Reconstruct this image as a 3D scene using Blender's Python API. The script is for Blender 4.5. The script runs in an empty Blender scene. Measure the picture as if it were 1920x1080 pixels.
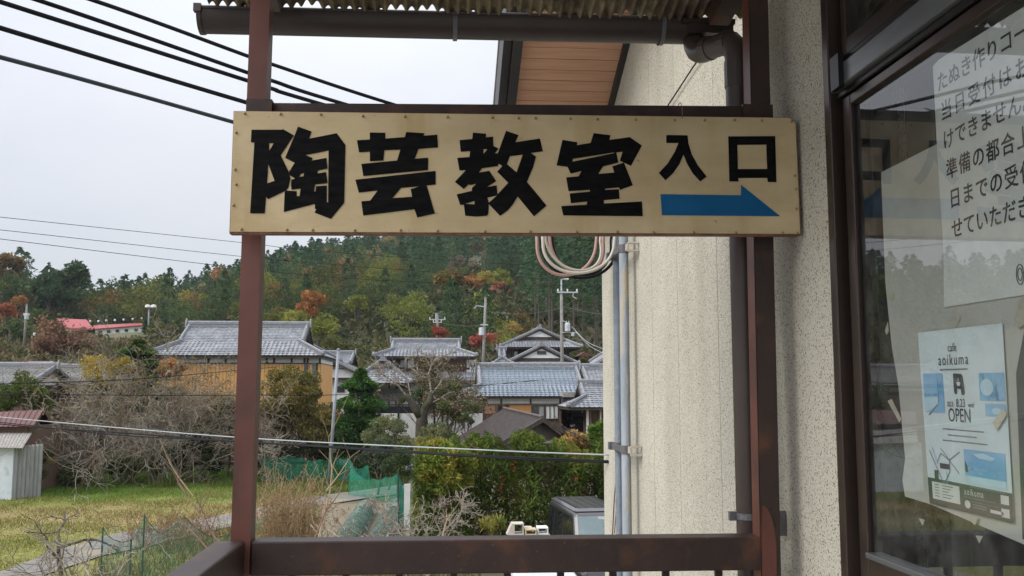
import bpy, math, random
import numpy as np
from mathutils import Vector
R = math.radians
S = bpy.context.scene
COL = S.collection
V = Vector

# ------------------------------------------------------------------ camera
H = 4.85                       # eye height above the lane
F = 1760.0                     # focal length in photo pixels (1920 wide)
YAW, PIT = R(4.39), R(6.13)
FWD = V((math.sin(YAW)*math.cos(PIT), math.cos(YAW)*math.cos(PIT), math.sin(PIT)))
RGT = V((math.cos(YAW), -math.sin(YAW), 0))
UPV = RGT.cross(FWD)
EYE = V((0, 0, H))
cam_d = bpy.data.cameras.new('camera'); cam = bpy.data.objects.new('camera', cam_d); COL.objects.link(cam)
cam_d.sensor_width = 36; cam_d.lens = F/1920*36; cam_d.clip_start = .05; cam_d.clip_end = 6000
from mathutils import Matrix
cam.matrix_world = Matrix(((RGT.x, UPV.x, -FWD.x, 0), (RGT.y, UPV.y, -FWD.y, 0), (RGT.z, UPV.z, -FWD.z, H), (0, 0, 0, 1)))
S.camera = cam

# ------------------------------------------------------------------ world, sun, exposure
SUN_EL, SUN_AZ = R(38), R(-112)      # azimuth from +Y towards +X
W = bpy.data.worlds.new('World'); S.world = W; W.use_nodes = True
nt = W.node_tree; nt.nodes.clear()
def N(t, **k):
    n = nt.nodes.new(t)
    for a, b in k.items(): setattr(n, a, b)
    return n
out = N('ShaderNodeOutputWorld'); bg = N('ShaderNodeBackground'); bg.inputs[1].default_value = .1
sky = N('ShaderNodeTexSky', sky_type='NISHITA', sun_disc=False, sun_elevation=SUN_EL, sun_rotation=SUN_AZ)
tc = N('ShaderNodeTexCoord'); mp = N('ShaderNodeMapping'); mp.inputs['Scale'].default_value = (1, 1, 2.6)
no = N('ShaderNodeTexNoise'); no.inputs['Scale'].default_value = 1.6; no.inputs['Detail'].default_value = 5; no.inputs['Roughness'].default_value = .5
cr = N('ShaderNodeValToRGB')
cr.color_ramp.elements[0].position = .34; cr.color_ramp.elements[0].color = (.70, .73, .80, 1)
cr.color_ramp.elements[1].position = .62; cr.color_ramp.elements[1].color = (.87, .89, .945, 1)
sx = N('ShaderNodeSeparateXYZ'); mr = N('ShaderNodeMapRange')
mr.inputs[1].default_value = 0; mr.inputs[2].default_value = 1; mr.inputs[3].default_value = 4.35; mr.inputs[4].default_value = 18   # overcast sky, brighter towards the zenith
mul = N('ShaderNodeVectorMath', operation='SCALE')
mix = N('ShaderNodeMix', data_type='RGBA'); mix.inputs[0].default_value = .9
L = nt.links.new
L(tc.outputs['Generated'], mp.inputs[0]); L(mp.outputs[0], no.inputs[0]); L(no.outputs[0], cr.inputs[0])
L(tc.outputs['Generated'], sx.inputs[0]); pw = N('ShaderNodeMath', operation='POWER'); pw.inputs[1].default_value = 1.75; L(sx.outputs[2], pw.inputs[0]); L(pw.outputs[0], mr.inputs[0])
L(cr.outputs[0], mul.inputs[0]); L(mr.outputs[0], mul.inputs['Scale'])
L(sky.outputs[0], mix.inputs[6]); L(mul.outputs[0], mix.inputs[7]); L(mix.outputs[2], bg.inputs[0]); L(bg.outputs[0], out.inputs[0])
sd = bpy.data.lights.new('sun', 'SUN'); sd.energy = 1.5; sd.angle = R(35); sd.color = (1, .96, .9)
so = bpy.data.objects.new('sun', sd); COL.objects.link(so)
dv = V((math.sin(SUN_AZ)*math.cos(SUN_EL), math.cos(SUN_AZ)*math.cos(SUN_EL), math.sin(SUN_EL)))
so.rotation_euler = dv.to_track_quat('Z', 'Y').to_euler(); so.location = (0, 0, 30)
S.view_settings.view_transform = 'Standard'; S.view_settings.look = 'None'
S.view_settings.exposure = .88; S.view_settings.gamma = 1; S.view_settings.use_curve_mapping = False
S.cycles.transparent_max_bounces = 24; S.cycles.max_bounces = 6

# ------------------------------------------------------------------ pixel (1920x1080) -> world point at a known distance
def ray(px, py): return FWD + RGT*((px-960)/F) + UPV*((540-py)/F)
def P(px, py, Y): d = ray(px, py); return EYE + d*(Y/d.y)
def PX(px, py, X): d = ray(px, py); return EYE + d*(X/d.x)
def PZ(px, py, Z=0.): d = ray(px, py); return EYE + d*((Z-H)/d.z)

# ------------------------------------------------------------------ object helpers
WL = {}
def wl(o): return WL.get(o.name, V((0, 0, 0))) if o else V((0, 0, 0))
def tag(o, label=None, cat=None, group=None, kind=None):
    if label: o['label'] = label
    if cat: o['category'] = cat
    if group: o['group'] = group
    if kind: o['kind'] = kind
    return o
def thing(name, label, cat, loc=(0, 0, 0), group=None):
    o = bpy.data.objects.new(name, None); COL.objects.link(o); o.location = loc; o.empty_display_size = .2
    WL[o.name] = V(loc); return tag(o, label, cat, group)
def link(name, me, parent=None, origin=None):
    o = bpy.data.objects.new(name, me); COL.objects.link(o)
    if parent: o.parent = parent; WL[o.name] = wl(parent)
    else: o.location = origin or (0, 0, 0); WL[o.name] = V(o.location)
    return o
def copy_tree(o, parent=None):
    c = o.copy(); COL.objects.link(c); c.parent = parent
    if parent: WL[c.name] = wl(parent)
    for ch in list(o.children): copy_tree(ch, c)
    return c

class MB:
    def __init__(s): s.v = []; s.f = []; s.m = []
    def add(s, vs, fs, mi=0):
        n = len(s.v); s.v += [tuple(v) for v in vs]; s.f += [tuple(i+n for i in f) for f in fs]; s.m += [mi]*len(fs); return s
    def quad(s, a, b, c, d, mi=0): return s.add([a, b, c, d], [(0, 1, 2, 3)], mi)
    def obox(s, o, a, b, c, mi=0):
        o, a, b, c = V(o), V(a), V(b), V(c)
        vs = [o, o+a, o+a+b, o+b, o+c, o+a+c, o+a+b+c, o+b+c]
        return s.add(vs, [(3, 2, 1, 0), (4, 5, 6, 7), (0, 1, 5, 4), (1, 2, 6, 5), (2, 3, 7, 6), (3, 0, 4, 7)], mi)
    def bx(s, x0, x1, y0, y1, z0, z1, mi=0): return s.obox((x0, y0, z0), (x1-x0, 0, 0), (0, y1-y0, 0), (0, 0, z1-z0), mi)
    def bev(s, x0, x1, y0, y1, z0, z1, b=.004):      # box with chamfered edges along all sides
        xs = (x0, x0+b, x1-b, x1); ys = (y0, y0+b, y1-b, y1); zs = (z0, z0+b, z1-b, z1)
        def ring(x, y, z): return [(xs[1], ys[0], z), (xs[2], ys[0], z), (xs[3], ys[1], z), (xs[3], ys[2], z), (xs[2], ys[3], z), (xs[1], ys[3], z), (xs[0], ys[2], z), (xs[0], ys[1], z)]
        def inner(z): return [(xs[1], ys[1], z), (xs[2], ys[1], z), (xs[2], ys[1], z), (xs[2], ys[2], z), (xs[2], ys[2], z), (xs[1], ys[2], z), (xs[1], ys[2], z), (xs[1], ys[1], z)]
        rr = [inner(zs[0]), ring(0, 0, zs[1]), ring(0, 0, zs[2]), inner(zs[3])]
        vs = sum(rr, []); fs = []
        for k in range(3):
            for i in range(8): fs.append((k*8+i, k*8+(i+1) % 8, (k+1)*8+(i+1) % 8, (k+1)*8+i))
        fs += [(7, 5, 3, 1), (24+1, 24+3, 24+5, 24+7)]
        return s.add(vs, fs)
    def bar(s, a, b, w, h, up=(0, 0, 1), mi=0):      # beam centred on the line a-b
        a, b = V(a), V(b); d = (b-a).normalized(); sd_ = d.cross(V(up)).normalized(); u = sd_.cross(d)
        return s.obox(a - sd_*w/2 - u*h/2, sd_*w, b-a, u*h, mi)
    def tube(s, pts, r, n=8, cap=True, mi=0):
        pts = [V(p) for p in pts]; k = len(pts); rs = r if isinstance(r, (list, tuple)) else [r]*k
        t0 = (pts[1]-pts[0]).normalized(); a = t0.orthogonal().normalized(); vs = []; fs = []
        for i in range(k):
            t = (pts[min(i+1, k-1)]-pts[max(i-1, 0)]).normalized()
            a = (a - t*a.dot(t)); a = a.normalized() if a.length > 1e-6 else t.orthogonal().normalized(); b = t.cross(a)
            for j in range(n):
                an = 2*math.pi*j/n; vs.append(pts[i] + (a*math.cos(an)+b*math.sin(an))*rs[i])
        for i in range(k-1):
            for j in range(n): fs.append((i*n+j, i*n+(j+1) % n, (i+1)*n+(j+1) % n, (i+1)*n+j))
        if cap: fs += [tuple(range(n))[::-1], tuple((k-1)*n+j for j in range(n))]
        return s.add(vs, fs, mi)
    def prism(s, poly, vec, mi=0):
        n = len(poly); poly = [V(p) for p in poly]; vec = V(vec)
        fs = [tuple(range(n))[::-1], tuple(range(n, 2*n))] + [(i, (i+1) % n, n+(i+1) % n, n+i) for i in range(n)]
        return s.add(poly+[p+vec for p in poly], fs, mi)
    def lathe(s, c, prof, n=12, mi=0):               # prof: (radius, z)
        c = V(c); vs = []; fs = []
        for r, z in prof:
            for j in range(n): vs.append(c+V((r*math.cos(2*math.pi*j/n), r*math.sin(2*math.pi*j/n), z)))
        for i in range(len(prof)-1):
            for j in range(n): fs.append((i*n+j, i*n+(j+1) % n, (i+1)*n+(j+1) % n, (i+1)*n+j))
        return s.add(vs, fs, mi)
    def build(s, name, mat, parent=None, origin=None, smooth=False):
        off = wl(parent) if parent else V(origin or (0, 0, 0))
        me = bpy.data.meshes.new(name)
        me.from_pydata([(v[0]-off.x, v[1]-off.y, v[2]-off.z) for v in s.v], [], s.f)
        for m in (mat if isinstance(mat, (list, tuple)) else [mat]): me.materials.append(m)
        if any(s.m): me.polygons.foreach_set('material_index', s.m)
        if smooth: me.polygons.foreach_set('use_smooth', [True]*len(s.f))
        me.update()
        return link(name, me, parent, origin)

def npmesh(name, verts, faces, cols, mat, parent=None, origin=None, fm=None):
    """verts (n,3) world, faces (m,4 or 3), cols (n,3)"""
    off = np.array(wl(parent) if parent else (origin or (0, 0, 0)), dtype=np.float64)
    verts = np.asarray(verts, dtype=np.float64) - off
    me = bpy.data.meshes.new(name); nv = len(verts); nf, k = faces.shape
    me.vertices.add(nv); me.vertices.foreach_set('co', verts.astype(np.float32).ravel())
    me.loops.add(nf*k); me.loops.foreach_set('vertex_index', faces.astype(np.int32).ravel())
    me.polygons.add(nf); me.polygons.foreach_set('loop_start', np.arange(0, nf*k, k, dtype=np.int32))
    me.update(calc_edges=True)
    if cols is not None:
        at = me.color_attributes.new('Col', 'FLOAT_COLOR', 'POINT')
        c4 = np.ones((nv, 4), dtype=np.float32); c4[:, :3] = cols; at.data.foreach_set('color', c4.ravel())
    for m in (mat if isinstance(mat, (list, tuple)) else [mat]): me.materials.append(m)
    if fm is not None: me.polygons.foreach_set('material_index', fm.astype(np.int32))
    return link(name, me, parent, origin)

# ------------------------------------------------------------------ materials
def mat(name, c1, c2=None, scale=4., rough=.6, bump=0., bscale=None, metal=0., spec=.5, stretch=(1, 1, 1), detail=5., lo=.35, hi=.65,
        speck=None, speck_scale=300., speck_lo=.3, speck_hi=.42, coat=0., c3=None, s3=1.2, lo3=.5, hi3=.68, st3=None):
    m = bpy.data.materials.new(name); m.use_nodes = True; t = m.node_tree; b = t.nodes['Principled BSDF']
    def nn(k, **a):
        n = t.nodes.new(k)
        for q, w in a.items(): setattr(n, q, w)
        return n
    ln = t.links.new
    b.inputs['Roughness'].default_value = rough; b.inputs['Metallic'].default_value = metal; b.inputs['Specular IOR Level'].default_value = spec
    b.inputs['Coat Weight'].default_value = coat
    if c2 is None: c2 = tuple(min(1, x*1.25) for x in c1)
    tcx = nn('ShaderNodeTexCoord'); mpx = nn('ShaderNodeMapping'); mpx.inputs['Scale'].default_value = stretch; ln(tcx.outputs['Object'], mpx.inputs[0])
    n1 = nn('ShaderNodeTexNoise'); n1.inputs['Scale'].default_value = scale; n1.inputs['Detail'].default_value = detail; n1.inputs['Roughness'].default_value = .6
    ln(mpx.outputs[0], n1.inputs[0])
    r = nn('ShaderNodeValToRGB'); e = r.color_ramp.elements
    e[0].position = lo; e[0].color = (*c1, 1); e[1].position = hi; e[1].color = (*c2, 1); ln(n1.outputs[0], r.inputs[0]); col = r.outputs[0]
    def layer(col, c, sc, l, h, st=(1, 1, 1)):
        n = nn('ShaderNodeTexNoise'); n.inputs['Scale'].default_value = sc; n.inputs['Detail'].default_value = 4
        mm = nn('ShaderNodeMapping'); mm.inputs['Scale'].default_value = st; mm.inputs['Location'].default_value = (7.3, 1.9, 4.2); ln(tcx.outputs['Object'], mm.inputs[0]); ln(mm.outputs[0], n.inputs[0])
        q = nn('ShaderNodeMapRange'); q.inputs[1].default_value = l; q.inputs[2].default_value = h; ln(n.outputs[0], q.inputs[0])
        x = nn('ShaderNodeMix', data_type='RGBA'); ln(q.outputs[0], x.inputs[0]); ln(col, x.inputs[6]); x.inputs[7].default_value = (*c, 1); return x.outputs[2]
    if c3: col = layer(col, c3, s3, lo3, hi3, st3 or stretch)
    if speck: col = layer(col, speck, speck_scale, speck_hi+.22, speck_hi+.32)
    ln(col, b.inputs['Base Color'])
    if bump:
        n2 = nn('ShaderNodeTexNoise'); n2.inputs['Scale'].default_value = bscale or scale*6; n2.inputs['Detail'].default_value = 3; ln(mpx.outputs[0], n2.inputs[0])
        bm = nn('ShaderNodeBump'); bm.inputs['Strength'].default_value = bump; bm.inputs['Distance'].default_value = .02; ln(n2.outputs[0], bm.inputs['Height']); ln(bm.outputs[0], b.inputs['Normal'])
    return m
def leaf_mat(name='leaf', trans=.3):
    m = bpy.data.materials.new(name); m.use_nodes = True; t = m.node_tree; b = t.nodes['Principled BSDF']; ln = t.links.new
    a = t.nodes.new('ShaderNodeVertexColor'); a.layer_name = 'Col'; oi = t.nodes.new('ShaderNodeObjectInfo')
    x = t.nodes.new('ShaderNodeMix'); x.data_type = 'RGBA'; x.blend_type = 'MULTIPLY'; x.inputs[0].default_value = 1
    ln(a.outputs[0], x.inputs[6]); ln(oi.outputs['Color'], x.inputs[7]); ln(x.outputs[2], b.inputs['Base Color'])
    b.inputs['Roughness'].default_value = .6; b.inputs['Specular IOR Level'].default_value = .08
    tr = t.nodes.new('ShaderNodeBsdfTranslucent'); ln(x.outputs[2], tr.inputs[0])
    ms = t.nodes.new('ShaderNodeMixShader'); ms.inputs[0].default_value = trans
    ln(b.outputs[0], ms.inputs[1]); ln(tr.outputs[0], ms.inputs[2]); ln(ms.outputs[0], t.nodes['Material Output'].inputs[0]); return m
def sheer(name, col, alpha):     # netting: partly open
    m = bpy.data.materials.new(name); m.use_nodes = True; t = m.node_tree; b = t.nodes['Principled BSDF']; ln = t.links.new
    b.inputs['Base Color'].default_value = (*col, 1); b.inputs['Roughness'].default_value = .7
    tr = t.nodes.new('ShaderNodeBsdfTransparent'); ms = t.nodes.new('ShaderNodeMixShader')
    tcx = t.nodes.new('ShaderNodeTexCoord'); n = t.nodes.new('ShaderNodeTexNoise'); n.inputs['Scale'].default_value = 2.5; n.inputs['Detail'].default_value = 6
    q = t.nodes.new('ShaderNodeMapRange'); q.inputs[1].default_value = .3; q.inputs[2].default_value = .7; q.inputs[3].default_value = alpha*.5; q.inputs[4].default_value = min(1, alpha*1.5)
    ln(tcx.outputs['Object'], n.inputs[0]); ln(n.outputs[0], q.inputs[0]); ln(q.outputs[0], ms.inputs[0])
    ln(tr.outputs[0], ms.inputs[1]); ln(b.outputs[0], ms.inputs[2]); ln(ms.outputs[0], t.nodes['Material Output'].inputs[0]); return m
def glass_mat(name, tint=(.93, .95, .95), ior=2.3, dirt=.0):
    m = bpy.data.materials.new(name); m.use_nodes = True; t = m.node_tree; t.nodes.remove(t.nodes['Principled BSDF']); ln = t.links.new
    tr = t.nodes.new('ShaderNodeBsdfTransparent'); tr.inputs[0].default_value = (*tint, 1)
    gl = t.nodes.new('ShaderNodeBsdfGlossy'); gl.inputs['Roughness'].default_value = .0
    fr = t.nodes.new('ShaderNodeFresnel'); fr.inputs[0].default_value = ior
    ge = t.nodes.new('ShaderNodeNewGeometry'); fk = t.nodes.new('ShaderNodeMath'); fk.operation = 'SUBTRACT'; fk.inputs[0].default_value = 1; ln(ge.outputs['Backfacing'], fk.inputs[1])
    fm = t.nodes.new('ShaderNodeMath'); fm.operation = 'MULTIPLY'; ln(fr.outputs[0], fm.inputs[0]); ln(fk.outputs[0], fm.inputs[1])
    ms = t.nodes.new('ShaderNodeMixShader'); ln(fm.outputs[0], ms.inputs[0]); ln(tr.outputs[0], ms.inputs[1]); ln(gl.outputs[0], ms.inputs[2]); o = ms.outputs[0]
    if dirt:
        df = t.nodes.new('ShaderNodeBsdfDiffuse'); df.inputs[0].default_value = (.45, .47, .45, 1)
        tcx = t.nodes.new('ShaderNodeTexCoord'); n = t.nodes.new('ShaderNodeTexNoise'); n.inputs['Scale'].default_value = 14; n.inputs['Detail'].default_value = 8; n.inputs['Roughness'].default_value = .7
        q = t.nodes.new('ShaderNodeMapRange'); q.inputs[1].default_value = .42; q.inputs[2].default_value = .8; q.inputs[3].default_value = .012; q.inputs[4].default_value = dirt
        ln(tcx.outputs['Object'], n.inputs[0]); ln(n.outputs[0], q.inputs[0])
        m2 = t.nodes.new('ShaderNodeMixShader'); ln(q.outputs[0], m2.inputs[0]); ln(o, m2.inputs[1]); ln(df.outputs[0], m2.inputs[2]); o = m2.outputs[0]
    ln(o, t.nodes['Material Output'].inputs[0]); return m

LEAF = leaf_mat()
m_steel = mat('brown_painted_steel', (.024, .0135, .011), (.042, .021, .0165), 6, .5, .06, 60, c3=(.085, .034, .018), s3=9, lo3=.55, hi3=.7, speck=(.12, .06, .035), speck_scale=90, speck_hi=.45)
m_steel_red = mat('lit_red_brown_steel', (.105, .034, .024), (.14, .050, .036), 5, .45, .03, 60, c3=(.05, .024, .02), s3=4, lo3=.56, hi3=.72)  # redder copy of the brown steel, its lit look put into the colour
m_sign = mat('gold_beige_paint', (.45, .35, .195), (.59, .475, .285), 5, .42, .05, 30, stretch=(1, 1, 2.2), c3=(.41, .285, .12), s3=2.2, lo3=.50, hi3=.82, st3=(5, 5, .8), speck=(.22, .15, .07), speck_scale=60, speck_hi=.47, lo=.3, hi=.7)
m_signedge = mat('weathered_sign_edge', (.12, .05, .03), (.22, .11, .07), 30, .7, .3)
m_black = mat('black_sign_paint', (.003, .0035, .005), (.010, .010, .010), 22, .6, stretch=(1, 1, 4), spec=.06)
m_blue = mat('blue_sign_paint', (.002, .085, .22), (.004, .10, .25), 8, .5, spec=.25)
m_gutter = mat('dark_brown_gutter_plastic', (.030, .020, .017), (.042, .029, .025), 5, .42, .05)
m_pipe = mat('brown_downpipe_plastic', (.055, .040, .036), (.070, .052, .047), 4, .4, .04)
m_galv = mat('weathered_grey_bracket', (.10, .10, .11), (.17, .17, .18), 20, .5, .2, metal=.3)
m_corr = mat('lichened_corrugated_sheet', (.10, .070, .035), (.24, .20, .12), 18, .8, .3, 80, c3=(.06, .035, .025), s3=7)
m_stucco = mat('cream_sprayed_stucco', (.55, .518, .43), (.63, .597, .50), 2.0, .9, .5, 230, speck=(.13, .115, .085), speck_scale=255, speck_hi=.325, c3=(.36, .33, .255), s3=2.6, lo3=.52, hi3=.85, st3=(1, 1, .12))
m_soffit = mat('peach_soffit_board', (.46, .25, .15), (.54, .31, .20), 6, .6, .1, 60, stretch=(.6, 8, 8), c3=(.26, .15, .10), s3=2.5, lo3=.60, hi3=.8)
m_fascia = mat('near_black_trim', (.012, .011, .012), (.02, .018, .018), 5, .5)
m_alu = mat('bronze_aluminium', (.055, .038, .032), (.075, .054, .046), 3, .28, .03, metal=.55, spec=.6)
m_alu_dark = mat('dark_bronze_aluminium', (.012, .010, .010), (.02, .017, .016), 3, .35, metal=.4)
m_alu_grey = mat('weathered_grey_aluminium', (.13, .135, .14), (.19, .195, .2), 5, .35, .05, metal=.5, stretch=(1, .2, 1))
m_glass = glass_mat('window_glass', dirt=.10)
m_farglass = mat('dark_window_glass', (.02, .024, .028), (.05, .055, .06), 2, .08, spec=.8)
m_paper = mat('white_paper', (.62, .62, .60), (.70, .70, .68), 3, .8)
m_sheet = mat('yellowed_backing_sheet', (.42, .41, .37), (.50, .49, .45), 3, .8, c3=(.40, .36, .29), s3=4, lo3=.6, hi3=.8)
m_ink = mat('black_ink', (.015, .015, .02), (.03, .03, .035), 5, .6)
m_greyink = mat('grey_ink', (.16, .17, .19), (.2, .2, .22), 5, .7)
m_poster = mat('pale_blue_poster_paper', (.63, .70, .73), (.69, .76, .79), 3, .7)
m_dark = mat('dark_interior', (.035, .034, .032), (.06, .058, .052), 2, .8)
m_tape = mat('yellowed_tape', (.36, .33, .25), (.48, .45, .36), 30, .5)
m_conduit = mat('blue_grey_conduit', (.20, .235, .27), (.28, .31, .34), 14, .6, .3, 90, c3=(.36, .31, .23), s3=16, lo3=.56, hi3=.64, stretch=(1, 1, .25))
m_cable = mat('black_cable', (.012, .012, .015), (.02, .02, .024), 5, .8, spec=.15)
m_cable_grey = mat('pale_grey_cable', (.30, .33, .34), (.38, .41, .42), 5, .5)
m_cable_pink = mat('faded_pink_cable', (.42, .25, .22), (.50, .31, .28), 5, .5)
m_cable_white = mat('cream_cable', (.52, .48, .42), (.6, .56, .5), 5, .5)
m_kawara = mat('silver_grey_roof_tile', (.125, .132, .145), (.255, .265, .285), 5, .42, .1, 12, spec=.6, c3=(.33, .335, .35), s3=1.5, lo3=.52, hi3=.75)
m_kawara_blue = mat('blue_grey_roof_tile', (.125, .155, .185), (.205, .245, .285), 6, .32, .08, 12, spec=.7)
m_ridge = mat('grey_ridge_tile', (.14, .147, .16), (.25, .258, .275), 8, .5, .1, 20)
m_plaster = mat('white_plaster', (.62, .62, .60), (.72, .72, .70), 3, .9)
m_timber = mat('dark_weathered_timber', (.035, .027, .022), (.07, .055, .045), 10, .8, .2, stretch=(1, 1, .15))
m_timber_brown = mat('brown_timber', (.10, .062, .042), (.16, .10, .07), 10, .8, .2, stretch=(1, 1, .15))
m_yellow = mat('ochre_wall_board', (.58, .31, .10), (.66, .37, .135), 4, .75, .1, stretch=(4, 4, .4))
m_rustroof = mat('dull_red_metal_roof', (.085, .024, .022), (.13, .042, .038), 6, .55, .1, c3=(.18, .10, .075), s3=7, lo3=.58, hi3=.72)
m_redroof = mat('faded_red_roof', (.27, .05, .055), (.34, .075, .08), 2, .6)
m_brownroof = mat('brown_ribbed_metal_roof', (.055, .042, .038), (.105, .082, .073), 5, .55, .1, c3=(.085, .075, .07), s3=3)
m_greyroof = mat('lichened_slate_sheet', (.18, .165, .15), (.30, .28, .25), 8, .8, .2, c3=(.5, .47, .42), s3=12, lo3=.6, hi3=.72)
m_concrete = mat('pale_concrete', (.34, .34, .33), (.46, .46, .44), 3, .9, .2)
m_pole = mat('grey_concrete_pole', (.17, .16, .145), (.25, .24, .22), 4, .9)
m_poleblue = mat('grey_painted_pole', (.20, .22, .25), (.27, .29, .32), 4, .5)
m_metal = mat('pale_galvanised_metal', (.42, .46, .48), (.55, .58, .6), 6, .45, metal=.3)
m_blueshed = mat('pale_blue_grey_sheet', (.50, .56, .61), (.60, .65, .69), 2, .6, c3=(.42, .45, .46), s3=3)
m_sheetgrey = mat('grey_metal_siding', (.24, .24, .24), (.34, .34, .33), 5, .6, .1, stretch=(1, 1, .2))
m_asphalt = mat('worn_asphalt', (.125, .12, .11), (.19, .18, .165), 4, .95, .3, 60, c3=(.22, .19, .13), s3=.9, lo3=.5, hi3=.62)
m_net = sheer('green_net', (.02, .25, .16), .42)
m_netgrey = sheer('dark_green_net', (.09, .15, .13), .5)
m_netpost = mat('green_net_post', (.015, .06, .045), (.03, .09, .07), 5, .5)
m_bark = mat('grey_bark', (.055, .045, .036), (.12, .10, .08), 12, .9, .5, 30, stretch=(1, 1, .4))
m_twig = mat('pale_grey_twig', (.17, .145, .115), (.31, .28, .23), .8, .9, c3=(.16, .115, .08), s3=.7, lo3=.48, hi3=.6)
m_bark_dark = mat('dark_mossy_bark', (.030, .025, .018), (.065, .055, .04), 10, .95, .6, 30, c3=(.06, .065, .03), s3=2)
m_lichen = mat('lichened_bark', (.15, .122, .095), (.33, .29, .225), 9, .9, .4, 30)
m_redtwig = mat('red_brown_twig', (.14, .075, .055), (.20, .12, .085), 6, .8)
m_car = mat('dark_grey_car_paint', (.028, .027, .030), (.034, .033, .036), 2, .30, coat=.5, spec=.6)
m_carglass = mat('windscreen_glass', (.11, .155, .165), (.17, .22, .23), 1.5, .08, spec=.5)
m_cardark = mat('dark_car_glass', (.010, .011, .013), (.018, .019, .02), 2, .06, spec=.8)
m_tyre = mat('tyre_rubber', (.012, .012, .012), (.02, .02, .02), 6, .9)
m_white = mat('white_car_paint', (.70, .71, .72), (.76, .77, .78), 2, .25, coat=.6)
m_chrome = mat('bright_metal', (.6, .6, .62), (.7, .7, .72), 4, .15, metal=.9)
# ------------------------------------------------------------------ terrain
RU = [-6000, -1500, -600, 0, 130, 200, 280, 400, 500, 600, 800, 1000, 1200, 1600, 6000]
RPY = [430, 440, 480, 482, 520, 556, 562, 515, 474, 452, 424, 412, 405, 410, 460]
RD = [230, 230, 230, 230, 235, 260, 330, 400, 430, 430, 450, 460, 460, 450, 300]
def base_z(u, y):
    zl = np.interp(y, [0, 56, 62, 80, 100, 120, 170, 400], [0, 0, .5, 2.2, 6.2, 9.6, 14, 24])
    zr = np.interp(y, [0, 31, 38, 50, 60, 80, 120, 170, 400], [0, 0, .7, 1.9, 2.2, 3.6, 9.5, 17, 40])
    w = np.clip((u-770)/110., 0, 1); w = w*w*(3-2*w)
    return zl*(1-w)+zr*w
def hz(x, y):
    x = np.asarray(x, float); y = np.asarray(y, float)
    u = 825+F*x/np.maximum(y, 12.)
    z = base_z(u, y)
    dr = np.interp(u, RU, RD); zr = H+(729-np.interp(u, RU, RPY))/F*dr-10.
    db = np.interp(u, [0, 250, 450], [170, 165, 118])
    t = np.clip((y-db)/(dr-db), 0, 1); zb = base_z(u, db)
    zh = zb+(zr-zb)*t**.92
    zh = np.where(y > dr, zr-(y-dr)*.12, zh)
    z = np.where(y > db, zh, z)
    far = np.clip((y-60)/60, 0, 1)
    return z + far*(.7*np.sin(x*.11+1.3)*np.sin(y*.13)+.5*np.sin(x*.27+y*.21))
us = np.concatenate([np.linspace(-6000, -800, 40, endpoint=False), np.linspace(-800, 1700, 126, endpoint=False), np.linspace(1700, 6000, 34)])
Ds = np.concatenate([np.linspace(12, 60, 49, endpoint=False), np.linspace(60, 180, 50, endpoint=False), np.linspace(180, 520, 50, endpoint=False), np.linspace(520, 2200, 8)])
UU, DD = np.meshgrid(us, Ds); XX = (UU-825)/F*DD; ZZ = hz(XX, DD)
tv = np.stack([XX, DD, ZZ], -1).reshape(-1, 3); nu = len(us); nd = len(Ds)
ii, jj = np.meshgrid(np.arange(nd-1), np.arange(nu-1), indexing='ij'); a0 = (ii*nu+jj).ravel()
tf = np.stack([a0, a0+1, a0+nu+1, a0+nu], 1)
xa, xb = XX[0, 0], XX[0, -1]; k = len(tv)
tv = np.concatenate([tv, [(xa, -70, 0), (xb, -70, 0)]]); 
m_ground = mat('ground_soil_and_leaf_litter', (.06, .055, .03), (.12, .10, .06), .6, .95, .4, 8, c3=(.07, .085, .03), s3=.25, lo3=.45, hi3=.65)
npmesh_ground = npmesh('ground', tv, tf, None, m_ground); tag(npmesh_ground, kind='structure')
gb = MB(); gb.add([(xa, -70, 0), (xb, -70, 0), (xb, 12, 0), (xa, 12, 0)], [(0, 1, 2, 3)])
tag(gb.build('car_park', mat('gravel_car_park', (.20, .19, .17), (.30, .28, .25), 3, .95, .5, 40)), kind='structure')

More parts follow.
